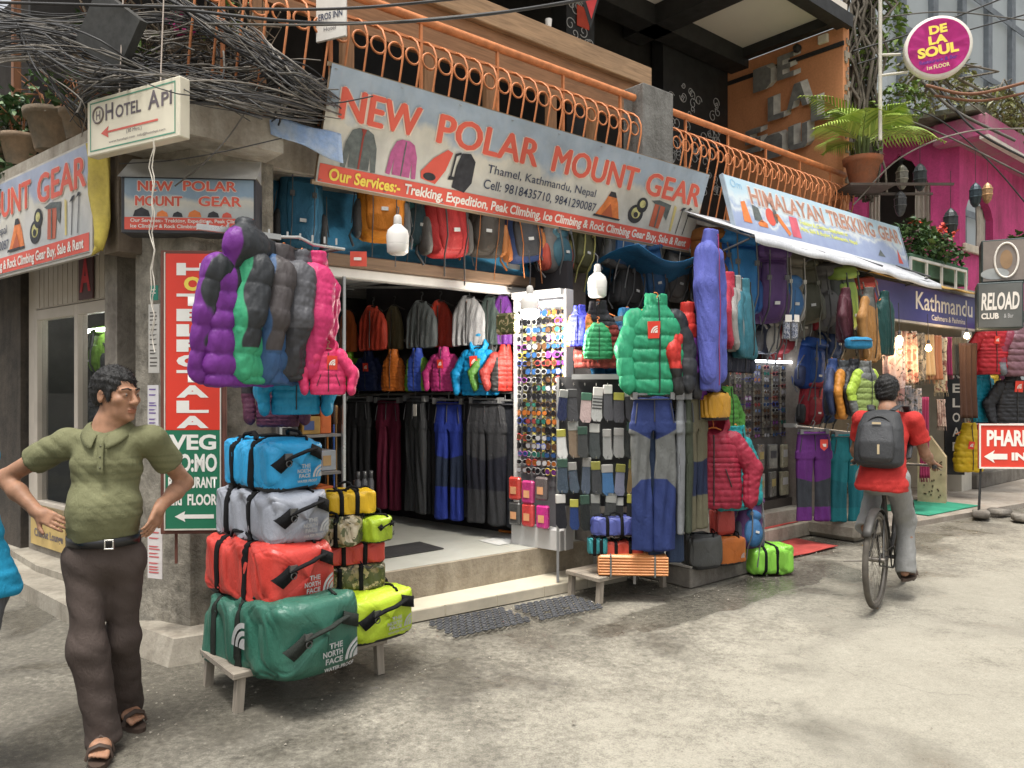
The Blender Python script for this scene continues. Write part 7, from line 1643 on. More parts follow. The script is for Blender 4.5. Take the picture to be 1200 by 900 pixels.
def add_hand(S, wr, fd, pn, side, curl=.5, k=.9):
    """palm, four fingers, thumb: fd = finger direction, pn = palm normal"""
    fd = np.array(fd, float); fd /= np.linalg.norm(fd); pn = np.array(pn, float); pn -= fd * (pn @ fd); pn /= np.linalg.norm(pn); sd = np.cross(fd, pn) * side; wr = np.array(wr, float)
    Rm = np.stack([sd, pn, fd], 1); S.box(wr + fd * .05 * k, (.038 * k, .014 * k, .048 * k), .012, .012, 'u', Rm); S.cone(wr - fd * .02, wr + fd * .02, .026, .026, .012)
    for i, (o, L) in enumerate(((.029, .070), (.010, .079), (-.010, .073), (-.028, .057))):
        p = wr + fd * .092 * k + sd * o * k; a = .2
        for sgm, r in ((.45, .0088), (.32, .0080), (.25, .0072)):
            d = fd * math.cos(a) + pn * math.sin(a); p2 = p + d * L * sgm * k; S.cone(p, p2, r * k, r * .93 * k, .003); p = p2; a += curl
    p = wr + fd * .025 * k + sd * .030 * k; d = fd * .6 + sd * .75 + pn * .25; d /= np.linalg.norm(d)
    S.cone(p, p + d * .04 * k, .014 * k, .0105 * k, .008); p = p + d * .04 * k; d = d * .6 + fd * .6; d /= np.linalg.norm(d); S.cone(p, p + d * .032 * k, .0105 * k, .0085 * k, .003)
def figure(label, loc, rotz, J, tone, shirt, trous, hairfn=None, sleeve=.55, shirt_pan=None, sandals=True, hands=True, belly=.0, res=.0052, group=None):
    t = thing('person', label, 'person', loc, rotz, group); A = {k: np.array(v, float) for k, v in J.items() if not isinstance(v, (int, float))}
    S = Sdf(res); hy = J.get('yaw', 0.); q, Rm, rule = add_head(S, A['head'], hy, J.get('tilt', 0.))
    neck, chest, pel = A['neck'], A['chest'], A['pelvis']
    S.cone(q(0, .018, -.055), neck, .052, .058, .03); S.cone(neck, chest, .06, .12, .06); S.cone(chest, pel, .125, .12, .04, flat=((0, 1, 0), 1.4))
    for sd in 'LR':
        sh, el, wr = A['sho' + sd], A['elb' + sd], A['wri' + sd]
        S.cone(neck - (0, 0, .055), sh, .042, .05, .03); S.cone(sh, el, .046, .037, .02); S.cone(el, el * .6 + wr * .4, .037, .038, .02); S.cone(el * .6 + wr * .4, wr, .038, .025, .02)
        if hands: add_hand(S, wr, J['fd' + sd], J['pn' + sd], 1 if sd == 'L' else -1, J.get('curl', .5))
        hp, kn, an, toe = A['hip' + sd], A['kne' + sd], A['ank' + sd], A['toe' + sd]
        S.cone(pel, hp, .1, .085, .04); S.cone(hp, kn, .08, .055, .03); S.cone(kn, kn * .6 + an * .4, .052, .055, .03); S.cone(kn * .6 + an * .4, an, .055, .036, .03)
        f = toe - an; f[2] = 0; f /= max(np.linalg.norm(f), 1e-6); s2 = np.array([-f[1], f[0], 0]); g = toe[2]
        S.cone(an, an - f * .035 + (0, 0, g + .03 - an[2] if an[2] - g < .2 else -.06), .034, .03, .02); base = toe - f * .08 + (0, 0, .025)
        S.cone(an + (0, 0, -.02), base, .034, .03, .025); S.cone(base - s2 * .018, base + s2 * .018, .027, .027, .02)
        for i in range(5):
            o = (-.036 + .018 * i) * (1 if sd == 'L' else -1); L = (.075, .07, .062, .053, .045)[i]; st = base + s2 * o * .9 + f * .01; S.cone(st, st + f * L * .95 - (0, 0, .012), .0125 if i == 0 else .0095, .011 if i == 0 else .008, .005)
    V, F = S.mesh(); np_mesh('body', V, F, skin_mat(tone), t, {'pan': rule(V)})
    eyew = plain((.32, .29, .26), .2, .6, var=.02); iris = plain((.02, .012, .008), .1, .7)
    for sg in (-1, 1):
        m = MB(); c = q(sg * .030, -.0858, .002); d = Rm @ np.array([0, -1, 0]); m.lathe([(.0001, -.009), (.006, -.007), (.0085, -.002), (.0085, .002), (.006, .007), (.0001, .009)], 12, tuple(c)); o = build('eye', m, eyew, t)
        m = MB(); cc = c + d * .0072; m.lathe([(.0001, -.0042), (.003, -.003), (.0042, 0), (.003, .003), (.0001, .0042)], 10, tuple(cc)); build('iris', m, iris, o)
        m = MB(); m.tube([q(sg * .012, -.1, .026), q(sg * .03, -.0985, .0315), q(sg * .05, -.082, .027)], [.0035, .0045, .002], 6); build('eyebrow', m, hair_mat_(), t)
    H = Sdf(.0045); E = lambda p, r, k=.01, op='u': H.ell(q(*p), r, k, op, Rm)
    if hairfn: hairfn(E, H, q, Rm)
    else:
        E((0, .024, .043), (.084, .101, .091)); E((0, .05, -.0), (.076, .075, .075), .02); E((0, -.105, -.03), (.082, .062, .098), .02, 's'); E((0, .0, -.12), (.11, .2, .07), .02, 's')
        for sg in (-1, 1): E((sg * .088, .004, -.03), (.02, .036, .042), .008, 's'); E((sg * .072, -.028, .0), (.008, .014, .032), .01)
    V, F = H.mesh(); V = V + normals(V, F) * (.003 * wob(V, 95, 3, 2) + .0055 * wob(V, 38, 5, 2))[:, None]; rr = np.random.default_rng(4); pk = rr.choice(len(V), 2600); nr = normals(V, F)[pk]; d = nr * .6 + rr.normal(size=nr.shape) * .45 + Rm @ np.array([0, -.25, -.35]); d /= np.linalg.norm(d, axis=1, keepdims=True); sd_2 = np.cross(d, nr + rr.normal(size=nr.shape) * .3); sd_2 /= np.linalg.norm(sd_2, axis=1, keepdims=True)
    b0 = V[pk] - nr * .002; L = rr.uniform(.008, .019, (len(pk), 1)); V2 = np.stack([b0 - sd_2 * .0016, b0 + sd_2 * .0016, b0 + d * L], 1).reshape(-1, 3); F2 = np.arange(len(V2)).reshape(-1, 3)
    me_ = np_mesh('hair', V, F, hair_mat_(), t); np_mesh('hair_tuft', V2, F2, hair_mat_(), t, smooth=False)
    # shirt
    S = Sdf(.0065); S.cone(chest + (0, 0, .02), chest * .45 + pel * .55, .140, .130, .05, flat=((0, 1, 0), 1.38)); S.cone(chest * .45 + pel * .55, A['hem'], .132, J.get('hemr', .142), .05, flat=((0, 1, 0), 1.15)); S.cone(neck - (0, 0, .05), chest, .06, .13, .05, flat=((0, 1, 0), 1.1))
    if belly: b_ = chest * .42 + pel * .58 + (0, -.055, 0); S.ell(b_, (.135, .11 + belly, .13), .06)
    for sd in 'LR':
        sh, el = A['sho' + sd], A['elb' + sd]; en = sh + (el - sh) * sleeve; S.cone(neck - (0, 0, .05), sh + (0, 0, -.002), .052, .056, .05); S.cone(sh, en, .062, .066, .03); d = (en - sh) / np.linalg.norm(en - sh)
        S.cone(en - d * .02, en + d * .09, .052, .05, .004, 's'); S.cone(en + d * .055, en + d * .16, .1, .1, .004, 's')
    hem = A['hem']; S.ell((hem[0], hem[1], hem[2] - .16), (.4, .4, .15), .012, 's'); S.cone(neck + (0, -.01, .03), neck + (0, -.02, .12), .058, .065, .01, 's')
    V, F = S.mesh(); n = normals(V, F)
    sh_ = V @ np.array([[1, 0, .7], [0, 1, .2], [-.5, .1, 1.]]); fold = .006 * wob(V, 12, 4, 2) + .0055 * np.abs(wob(sh_ * (.45, .45, 1.5), 17, 9, 2)) + .004 * wob(V * (.5, .5, 2.2), 24, 9, 2) * np.clip((1.12 - V[:, 2]) * 5, 0, 1) + .004 * np.abs(wob(sh_ * (1.6, 1, .3), 22, 12, 1)); V = V + n * fold[:, None]
    np_mesh('shirt', V, F, shirt, t, {'pan': shirt_pan(V)} if shirt_pan else {})
    # trousers
    S = Sdf(.0065); S.cone(pel + (0, 0, .06), pel - (0, 0, .05), .134, .137, .04, flat=((0, 1, 0), 1.15))
    for sd in 'LR':
        hp, kn, an = A['hip' + sd], A['kne' + sd], A['ank' + sd]; S.cone(pel - (0, 0, .02), hp, .10, .091, .04, flat=((0, 1, 0), 1.1)); S.cone(hp, kn, .088, .068, .04); S.cone(kn, an + (an - kn) * .08, .069, .073, .04)
        d = (an - kn) / np.linalg.norm(an - kn); e_ = an + d * .045; S.cone(e_ + d * .075, e_ + d * .2, .09, .09, .004, 's')
    tp = A['belt']; S.ell((tp[0], tp[1], tp[2] + .2), (.4, .4, .185), .01, 's')
    V, F = S.mesh(); n = normals(V, F); lo = np.clip((.55 - V[:, 2]) * 3, 0, 1); V = V + n * (.008 * wob(V * (1, 1, .6), 11, 14, 3) + .0075 * np.abs(wob(V @ np.array([[1, 0, .5], [0, 1, .3], [.6, .3, 1.]]), 16, 19, 2)) + .004 * lo * wob(V * (.7, .7, 1.7), 26, 23, 2))[:, None]
    np_mesh('trousers', V, F, trous, t)
    if sandals:
        sm = plain((.06, .04, .03), .6, .3)
        for sd in 'LR':
            an, toe = A['ank' + sd], A['toe' + sd]; f = toe - an; f[2] = 0; f /= np.linalg.norm(f); s2 = np.array([-f[1], f[0], 0]); z0 = toe[2] - .012; c = toe - f * .10
            m = MB(); pts = [(c + f * (.135 * math.cos(a)) + s2 * (.045 + .008 * math.cos(a)) * math.sin(a)) for a in np.linspace(0, 2 * math.pi, 25)[:-1]]; m.slab([(p[0], p[1]) for p in pts], z0 - .022, z0); build('sandal_sole', m, sm, t)
            m = MB()
            for o in (.06, -.0): pc = c + f * o; m.tube([pc + s2 * .052 + (0, 0, -toe[2] + toe[2] - .012 + .002), pc + s2 * .04 + (0, 0, .035), pc + (0, 0, .050 + .02 * (o < .03)), pc - s2 * .04 + (0, 0, .035), pc - s2 * .052 + (0, 0, -.010)], .012, 6, flat=.35)
            build('sandal_strap', m, sm, t)
    return t, q, Rm
_h = []
def hair_mat_():
    if not _h: _h.append(hair_mat())
    return _h[0]
# the man with his hands on his hips
Jm = dict(head=(.035, .0, 1.58), yaw=R(60), tilt=R(3), neck=(.0, .01, 1.43), chest=(-.005, .0, 1.27), pelvis=(-.02, .0, .90), hem=(-.018, .0, .945), belt=(-.02, 0, .945),
          shoR=(-.185, .02, 1.365), elbR=(-.47, .06, 1.20), wriR=(-.27, -.06, 1.055), fdR=(.85, -.42, -.30), pnR=(.15, .75, -.35), shoL=(.175, .02, 1.375), elbL=(.275, .20, 1.15), wriL=(.215, .02, 1.06), fdL=(-.18, -.50, -.70), pnL=(-.85, .30, .0),
          hipR=(-.095, -.01, .83), kneR=(-.055, -.09, .46), ankR=(.0, -.07, .085), toeR=(.04, -.235, .022), hipL=(.06, .02, .83), kneL=(.035, .07, .46), ankL=(-.015, .24, .085), toeL=(.09, .12, .022), curl=.32)
SHIRT = cloth((.185, .185, .095), (.15, .15, .076), rough=.8, crinkle=.3)
def stripes(V): return np.where((V[:, 2] > 1.17) & (V[:, 2] < 1.30), np.sin(V[:, 2] * 190) * .006 - .002, np.where((V[:, 2] > 1.02) & (V[:, 2] < 1.1), np.sin(V[:, 2] * 220) * .006 - .002, -.01))
man, q, Rm = figure('man in an olive polo shirt and brown trousers, hands on hips, looking to the side', (-1.835, 3.50, .012), R(8), Jm, (.36, .19, .115), SHIRT, cloth((.085, .064, .055), rough=.85, crinkle=.25), sleeve=.62, shirt_pan=stripes, belly=.008)
m = MB()                                                      # belt, buckle, collar, placket, pocket, buttons
m.tube([(-.02 + .160 * math.cos(a), .137 * math.sin(a) - .0, .925 + .008 * math.sin(a)) for a in np.linspace(0, 2 * math.pi, 33)[:-1]], .019, 6, closed=True, flat=.28)
m.v = [(v[0], v[1], .925 + (v[2] - .925) * 1.0) for v in m.v]
mb2 = MB(); mb2.grid(lambda u, v: (-.02 + (.150 + .001 * v) * math.cos(2 * math.pi * u), .137 * math.sin(2 * math.pi * u), .905 + .04 * v), 40, 1); o = build('belt', mb2, plain((.012, .011, .011), .35, .5), man); sol(o, .008)
mb2 = MB()
for a in ((.035, -.156, .903, .075, -.148, .909), (.035, -.156, .941, .075, -.148, .947), (.035, -.156, .9095, .041, -.148, .9405), (.069, -.156, .9095, .075, -.148, .9405)): mb2.box(*a, b=.001)
build('belt_buckle', mb2, plain((.45, .44, .42), .25, .5, .9), man)
mb2 = MB()
def col_(u, v):
    a = R(-90 + 14 + 332 * u); fr = max(0, -math.sin(a)) ** 2; r0 = .066 + .034 * v + .012 * v * fr; return (r0 * math.cos(a) * 1.12, .006 + r0 * math.sin(a) * .95 - .03 * v * fr, 1.452 + .012 * math.sin(a) - (.040 + .028 * fr) * v - .035 * fr + .012 * math.sin(v * 3.14))
mb2.grid(col_, 44, 6)
o = build('collar', mb2, SHIRT, man); sol(o, .006)
mb2 = MB(); mb2.grid(lambda u, v: (-.008 + .026 * u + .012 * v, -.0995 - .042 * math.sin(v * 1.4) - .006, 1.385 - .155 * v), 2, 8); o = build('placket', mb2, SHIRT, man); sol(o, .004)
for k in range(3):
    mb2 = MB(); v = .2 + .3 * k; mb2.lathe([(.001, -.002), (.0045, 0), (.001, .002)], 8); o = build('button', mb2, plain((.10, .10, .06), .4), man, (.006 + .012 * v, -.0995 - .042 * math.sin(v * 1.4) - .011, 1.385 - .155 * v)); o.rotation_euler = (R(80), 0, 0)
# the person cropped by the left edge
Jb = dict(head=(.0, 0, 1.57), yaw=R(-30), neck=(-.03, .01, 1.42), chest=(0, 0, 1.24), pelvis=(.10, 0, .90), hem=(.12, 0, .80), belt=(.10, 0, .83), shoR=(-.20, .02, 1.35), elbR=(-.26, .05, 1.08), wriR=(-.26, -.08, .86), fdR=(0, -.2, -1), pnR=(1, 0, 0), shoL=(.13, .02, 1.34), elbL=(.12, -.14, 1.12), wriL=(-.06, -.28, 1.10), fdL=(-.9, -.2, .2), pnL=(0, -.3, -1),
          hipR=(.02, 0, .83), kneR=(-.05, .08, .46), ankR=(-.1, .3, .1), toeR=(-.1, .16, .03), hipL=(.17, 0, .83), kneL=(.13, -.10, .47), ankL=(.16, -.06, .085), toeL=(.17, -.22, .022), hemr=.16)
figure('person in a bright blue shirt and grey trousers cut off by the left edge', (-2.305, 3.12, .0), R(5), Jb, (.34, .19, .12), cloth((.015, .27, .46), rough=.85, crinkle=.3), cloth((.12, .12, .125), rough=.85, crinkle=.3), sleeve=.6, res=.0075)
# ---------------------------------------------------------------- cyclist and bicycle (local y = riding direction)
BY = R(-37); BL = Vector((2.66, 5.62, .012))
bk = thing('bicycle', 'old dusty black bicycle ridden away from the viewer', 'bicycle', BL, BY)
DKM = plain((.045, .042, .038), .5, .45, .3, var=.4, vs=14); RUB = plain((.085, .075, .062), .9, var=.35, vs=12); RIMM = plain((.20, .18, .155), .4, .5, .6, var=.3, vs=12)
for y in (.34, 1.40):
    if y < 1: yy = 0.0
    else: yy = 1.06
    w_ = MB(); w_.ring((0, yy, .355), .332, .021, 'x', 40, 10); wo = build('wheel', w_, RUB, bk)
    w_ = MB(); w_.ring((0, yy, .355), .308, .012, 'x', 40, 6); build('rim', w_, RIMM, wo)
    w_ = MB()
    for k in range(28): a = k / 28 * 2 * math.pi; w_.tube([((-1) ** k * .025, yy + .02 * math.cos(a + .5), .355 + .02 * math.sin(a + .5)), (0, yy + .305 * math.cos(a), .355 + .305 * math.sin(a))], .0016, 3)
    build('spokes', w_, RIMM, wo); w_ = MB(); w_.tube([(-.06, yy, .355), (.06, yy, .355)], .018, 10); build('hub', w_, RIMM, wo)
    w_ = MB(); n_ = 16; w_.grid(lambda u, v: (.030 * math.cos(math.pi * v), yy + (.366 + .010 * math.sin(math.pi * v)) * math.cos(R(35 + 130 * u)) * (1 if yy else -1), .355 + (.366 + .010 * math.sin(math.pi * v)) * math.sin(R(35 + 130 * u))), n_, 6); o = build('mudguard', w_, DKM, bk); sol(o, .004)
m = MB(); bb = (0, .46, .30); st = (0, .27, .80); hd = (0, .86, .86); hl = (0, .91, .66)
for a, b_, r in ((bb, st, .016), (bb, hl, .018), (st, hd, .015), (hd, hl, .02)): m.tube([a, b_], r, 10)
for sg in (-1, 1): m.tube([(0, .46, .30), (sg * .05, 0, .355)], .010, 8); m.tube([(0, .28, .78), (sg * .05, 0, .355)], .008, 8)
m.tube([st, (0, .25, .93)], .012, 8); build('frame', m, DKM, bk)
m = MB()
for sg in (-1, 1): m.tube([hl, (sg * .05, .95, .58), (sg * .05, 1.06, .355)], .011, 8)
m.tube([hd, (0, .84, .98)], .012, 8); build('fork', m, DKM, bk)
m = MB(); m.tube([(-.29, .62, 1.0), (-.27, .74, 1.0), (-.12, .84, .99), (.12, .84, .99), (.27, .74, 1.0), (.29, .62, 1.0)], .011, 8); build('handlebar', m, RIMM, bk)
for sg in (-1, 1): m = MB(); m.tube([(sg * .29, .60, 1.0), (sg * .283, .70, 1.0)], .016, 8); build('grip', m, BLK, bk); m = MB(); m.tube([(sg * .27, .76, .99), (sg * .33, .66, .975)], .006, 6); build('brake_lever', m, RIMM, bk)
S = Sdf(.008); S.ell((0, .20, .945), (.10, .12, .035)); S.cone((0, .25, .945), (0, .40, .95), .05, .025, .04); dress('saddle', S, plain((.03, .02, .018), .5), bk)
m = MB(); m.ring((.03, .46, .30), .085, .006, 'x', 24, 4); m.tube([(-.07, .46, .30), (.07, .46, .30)], .016, 8); a = R(-72); ca = (math.cos(a) * .165, math.sin(a) * .165); m.tube([(.07, .46, .30), (.08, .46 + ca[0], .30 + ca[1])], .010, 6); m.tube([(-.07, .46, .30), (-.08, .46 - ca[0], .30 - ca[1])], .010, 6); build('crank', m, DKM, bk)
for sg in (-1, 1): m = MB(); m.box(sg * .13 - .045, .46 + sg * ca[0] - .04, .30 + sg * ca[1] - .012, sg * .13 + .045, .46 + sg * ca[0] + .04, .30 + sg * ca[1] + .012, b=.004); build('pedal', m, BLK, bk)
m = MB(); m.tube([(.03, .46 + .085, .30), (.03, .46, .385), (.03, .0, .395), (.03, -.04, .355), (.03, .0, .315), (.03, .46, .215)], .006, 5, closed=True); build('chain', m, DKM, bk)
m = MB(); m.tube([(-.07, -.02, .34), (-.20, -.10, .335)], .006, 5); m.tube([(-.05, .0, .355), (-.09, .0, .36)], .012, 6); build('stand_arm', m, RIMM, bk)
fz = .30 + ca[1] + .012; gz_ = .30 - ca[1] + .012; fy = .46 + ca[0]; gy = .46 - ca[0]
Jc = dict(head=(.02, -.50, 1.575), yaw=0., tilt=R(8), neck=(0, -.42, 1.43), chest=(0, -.37, 1.25), pelvis=(0, -.22, .99), hem=(0, -.18, .87), hemr=.182, belt=(0, -.22, 1.0), shoR=(-.185, -.40, 1.365), elbR=(-.245, -.48, 1.11), wriR=(-.262, -.65, 1.03), fdR=(-.05, -.9, -.25), pnR=(.1, .0, -1), shoL=(.185, -.40, 1.365), elbL=(.25, -.48, 1.11), wriL=(.265, -.64, 1.035), fdL=(.05, -.9, -.25), pnL=(-.1, 0, -1),
          hipR=(-.09, -.24, .93), kneR=(-.11, -.50, .58), ankR=(-.125, -fy + .09, fz + .10), toeR=(-.14, -fy - .07, fz + .02), hipL=(.09, -.24, .93), kneL=(.13, -.60, .80), ankL=(.135, -gy + .09, gz_ + .09), toeL=(.15, -gy - .08, gz_ + .02), curl=.75)
# the figure faces -y in its own axes, so turn it round
for k_, v in list(Jc.items()):
    pass
def crop_hair(E, H, q, Rm):
    E((0, .026, .045), (.088, .106, .094)); E((0, .055, -.015), (.075, .07, .075), .02); E((0, -.105, -.03), (.082, .062, .098), .02, 's'); E((0, .0, -.14), (.11, .2, .07), .02, 's')
    for sg in (-1, 1): E((sg * .088, .0, -.03), (.018, .03, .04), .008, 's')
RED = cloth((.52, .035, .03), rough=.8, crinkle=.3)
cyc, q, Rm = figure('cyclist in a red T-shirt and grey trousers seen from behind, riding', BL, BY + math.pi, Jc, (.30, .16, .10), RED, cloth((.30, .30, .29), rough=.85, crinkle=.3), crop_hair, sleeve=.72, res=.006)
wb_ = thing('backpack', 'dark grey backpack worn by the cyclist on his back', 'backpack', BL, BY + math.pi)
S = Sdf(.007); S.loft([1.02, 1.06, 1.18, 1.32, 1.42, 1.45], 0, [-.10, -.09, -.10, -.14, -.19, -.21], [.13, .165, .17, .155, .125, .09], [.06, .09, .095, .085, .06, .03], 2.8, cap=.03)
GREYP = cloth((.045, .047, .05), rough=.6, crinkle=.3); dress('pack_body', S, GREYP, wb_, .004, 12)
S = Sdf(.007); S.loft([1.06, 1.1, 1.22, 1.34, 1.37], 0, [-.02, -.005, -.01, -.055, -.08], [.09, .115, .12, .10, .07], [.03, .04, .04, .03, .02], 2.6, cap=.02); dress('front_pocket', S, cloth((.06, .062, .066), rough=.6, crinkle=.3), wb_, .003, 14)
m = MB()
for sg in (-1, 1): m.tube([(sg * .07, -.19, 1.44), (sg * .10, -.30, 1.475), (sg * .12, -.44, 1.47), (sg * .13, -.50, 1.40), (sg * .15, -.46, 1.2), (sg * .16, -.3, 1.08)], .028, 6, flat=.3)
build('shoulder_strap', m, GREYP, wb_)
m = MB(); m.tube([(.125 * math.cos(a), -.055 + .035 * math.cos((a - 1.57) * 1) * 0 - .05 * max(0, math.sin(a)), 1.2 + .20 * math.sin(a)) for a in np.linspace(-.5, math.pi + .5, 18)], .005, 5); build('zip', m, BLK, wb_)
m = MB(); m.box(-.03, .028, 1.13, -.015, .034, 1.20); m.box(-.03, -.02, 1.345, .03, -.012, 1.36); build('label_patch', m, plain((.5, .4, .25), .5), wb_)

# ================================================================ PLANTS
def leaf_mat(c1, c2, c3):
    key = ('leaf', c1, c2, c3)
    if key not in MATS:
        m, nt, b = base_mat('leaf', .45, .4); nt.links.new(ramp(nt, attr(nt, 'pan'), [(0, c1), (.5, c2), (1, c3)]), b.inputs['Base Color']); b.inputs['Subsurface Weight'].default_value = .0; MATS[key] = m
    return MATS[key]
G1 = leaf_mat((.02, .05, .015), (.045, .10, .025), (.12, .19, .05)); G2 = leaf_mat((.05, .09, .02), (.12, .20, .035), (.28, .34, .08)); G3 = leaf_mat((.10, .10, .04), (.17, .17, .06), (.26, .28, .08))
def leaves(name, par, pts, size, mat, seed=0, droop=.3, aspect=.5):
    r = np.random.default_rng(seed); n = len(pts); P = np.array(pts, float)
    d = r.normal(size=(n, 3)); d[:, 2] = d[:, 2] * .6 - droop; d /= np.linalg.norm(d, axis=1, keepdims=True); up = r.normal(size=(n, 3)) * .5 + (0, 0, 1); s_ = np.cross(d, up); s_ /= np.linalg.norm(s_, axis=1, keepdims=True); nn = np.cross(s_, d)
    L = size * r.uniform(.6, 1.3, (n, 1)); W = L * aspect * .5; a = P; b_ = P + d * L * .45 + s_ * W + nn * L * .08; c = P + d * L - nn * L * .12; e = P + d * L * .45 - s_ * W + nn * L * .08; mid = P + d * L * .5
    V = np.stack([a, b_, c, e, mid], 1).reshape(-1, 3); i = np.arange(n)[:, None] * 5; F = np.concatenate([i + np.array([[0, 1, 4]]), i + np.array([[1, 2, 4]]), i + np.array([[2, 3, 4]]), i + np.array([[3, 0, 4]])]); v = np.repeat(np.clip(r.beta(2, 2.4, n), 0, 1), 5)
    return np_mesh(name, V, F, mat, par, {'pan': v}, smooth=False)
def cloud(n, ells, seed):
    r = np.random.default_rng(seed); out = []
    for c, rad, wgt in ells:
        k = int(n * wgt); p = r.normal(size=(k, 3)); p /= np.linalg.norm(p, axis=1, keepdims=True); p *= r.uniform(.35, 1, (k, 1)) ** .5; out.append(np.array(c) + p * np.array(rad))
    return np.concatenate(out)
POT = stained((.38, .13, .06), (.26, .12, .07), rough=.8, scale=5, bs=.3, streak=False); POT2 = stained((.30, .21, .14), (.14, .12, .09), rough=.9, scale=6, bs=.5)
def pot(par, r=.2, h=.3, mat=None, c=(0, 0, 0)):
    m = MB(); m.lathe([(r * .62, 0), (r * .9, h * .82), (r * 1.02, h * .82), (r * 1.05, h), (r * .93, h), (r * .9, h * .9), (.001, h * .88)], 24, c); return build('pot', m, mat or POT, par)
# palm in a terracotta pot on an iron bracket at the end of the balcony
pc = yp(1011, 219, 9.75); pl = thing('potted_palm', 'bright green potted palm in a terracotta pot at the end of the balcony', 'plant', pc)
pot(pl, .23, .36)
m = MB(); m.box(-.28, -.28, -.05, 1.0, -.25, -.02); m.box(-.28, .2, -.05, 1.0, .23, -.02); m.box(-.28, -.25, -.04, .3, .2, -.02); build('bracket', m, plain((.06, .045, .035), .6), pl)
m = MB()
for k in range(7): a = k * .9; m.tube([(.05 * math.cos(a), .05 * math.sin(a), .32), (.07 * math.cos(a), .07 * math.sin(a), .6 + .05 * (k % 3))], .022, 6)
build('stem', m, plain((.10, .13, .04), .6), pl); rg = random.Random(2)
for k, (az, L, el) in enumerate(((185, 1.05, 66), (200, .8, 40), (95, .95, 75), (60, .95, 62), (20, 1.0, 38), (-10, .95, 28), (150, .7, 80), (-50, .7, 50), (250, .7, 55), (300, .75, 60), (120, .6, 35))):
    m = MB(); az_, e = R(az), R(min(84, el + 9)); p = Vector((0, 0, .5)); prev = []; n = 22; d = Vector((math.cos(az_) * math.cos(e), math.sin(az_) * math.cos(e), math.sin(e)))
    V = []; F = []; pan = []
    for i in range(n + 1):
        u = i / n; pp = p.copy(); prev.append(pp); d = (d + Vector((math.cos(az_) * .035, math.sin(az_) * .035, -.04 - .03 * u))).normalized(); p = p + d * (L * 1.06 / n)
        if i < 4: continue
        sd = d.cross(Vector((0, 0, 1))).normalized(); l = .40 * math.sin(math.pi * min(1, (u + .12) ** .8)) + .05
        for sg in (-1, 1):
            tip = pp + (sd * sg * .85 + d * .65 + Vector((0, 0, -.28))).normalized() * l; md = pp + (sd * sg * .85 + d * .6 + Vector((0, 0, .12))).normalized() * l * .5; o = len(V); wv = d * .015
            V += [pp - wv, pp + wv, md + wv, md - wv, tip]; F += [(o, o + 1, o + 2, o + 3), (o + 3, o + 2, o + 4, o + 4)]; pan += [rg.uniform(.35, 1)] * 5
    fo = MB(); fo.tube(prev, [.010 * (1 - .8 * i / n) for i in range(n + 1)], 5); 
    T = [f if f[2] != f[3] else f[:3] for f in F]; me = bpy.data.meshes.new('frond'); me.from_pydata([tuple(v) for v in V], [], T); me.update(); at = me.attributes.new('pan', 'FLOAT', 'POINT'); at.data.foreach_set('value', np.array(pan, np.float32)); o = link('frond', me, leaf_mat((.09, .16, .02), (.22, .34, .05), (.42, .52, .10)), pl); build('rib', fo, plain((.20, .24, .06), .5), o)
# flower box with red flowers on the pink terrace
pc = yp(1062, 312, 10.4); fb = thing('flower_box', 'green flower box with bushy leaves and red flowers below the pink arches', 'plant', pc, A_R)
m = MB(); m.box(-.1, -.1, -.12, 1.9, .2, .16, b=.01); build('trough', m, stained((.10, .20, .13), (.07, .12, .08), scale=3), fb)
leaves('foliage', fb, cloud(900, [((.25, .0, .42), (.35, .25, .28), .4), ((.8, 0, .38), (.4, .25, .24), .4), ((1.4, 0, .3), (.4, .2, .15), .2)], 5), .10, G1, 6, .15, .7)
leaves('flower', fb, cloud(60, [((1.0, -.15, .55), (.18, .1, .08), .5), ((.75, -.15, .6), (.06, .06, .06), .3), ((.1, -.1, .6), (.1, .1, .05), .2)], 7), .055, plain((.62, .06, .03), .5), 8, 0, .9)
t = thing('white_railing', 'white metal railing in front of the flower box', 'railing', yp(1068, 330, 10.1), A_R); m = MB()
for z in (.0, .3): m.box(0, 0, z, 1.9, .03, z + .035)
for x in (0, .5, 1.0, 1.5, 1.88): m.box(x, .001, .035, x + .03, .03, .3)
build('railing_bars', m, plain((.60, .58, .54), .5), t)
t = thing('flower_box', 'second green shrub box at the right edge behind the oval light box', 'plant', yp(1192, 312, 11.5), A_R); m = MB(); m.box(-.2, -.1, -.1, 1.4, .2, .1, b=.01); build('trough', m, POT2, t); leaves('foliage', t, cloud(350, [((.3, 0, .3), (.5, .25, .25), 1)], 9), .1, G1, 10, .1, .7)
# climbing vine on the trunk of cables right of the orange wall, plants on the pink roof
vn = thing('climbing_vine', 'tall climbing vine and stems right of the orange wall', 'plant', yp(1015, 190, 10.9)); rg = random.Random(6); m = MB()
for k in range(46):
    x0, y0 = rg.uniform(-.35, .2), rg.uniform(-.2, .3); pts = [(x0 + .07 * math.sin(i * rg.uniform(.3, 1.1) + k) + .03 * i * rg.uniform(-.6, .8), y0 + .06 * math.cos(i + k), -.5 + .33 * i) for i in range(12)]; m.tube(pts, rg.uniform(.007, .028), 5)
build('stems', m, plain((.10, .085, .065), .8, var=.4, vs=10), vn)
leaves('foliage', vn, cloud(1500, [((.3, .2, 2.1), (.35, .3, .75), .35), ((-.2, .1, 1.4), (.3, .25, .7), .25), ((-.1, 0, .3), (.3, .2, .7), .25), ((.55, .1, .9), (.4, .25, .3), .15)], 11), .12, G2, 12, .3, .5)
rp = at_R('roof_creeper', 'mossy creeper spilling along the edge of the pink roof', 'plant', 10.2, .2, 6.0)
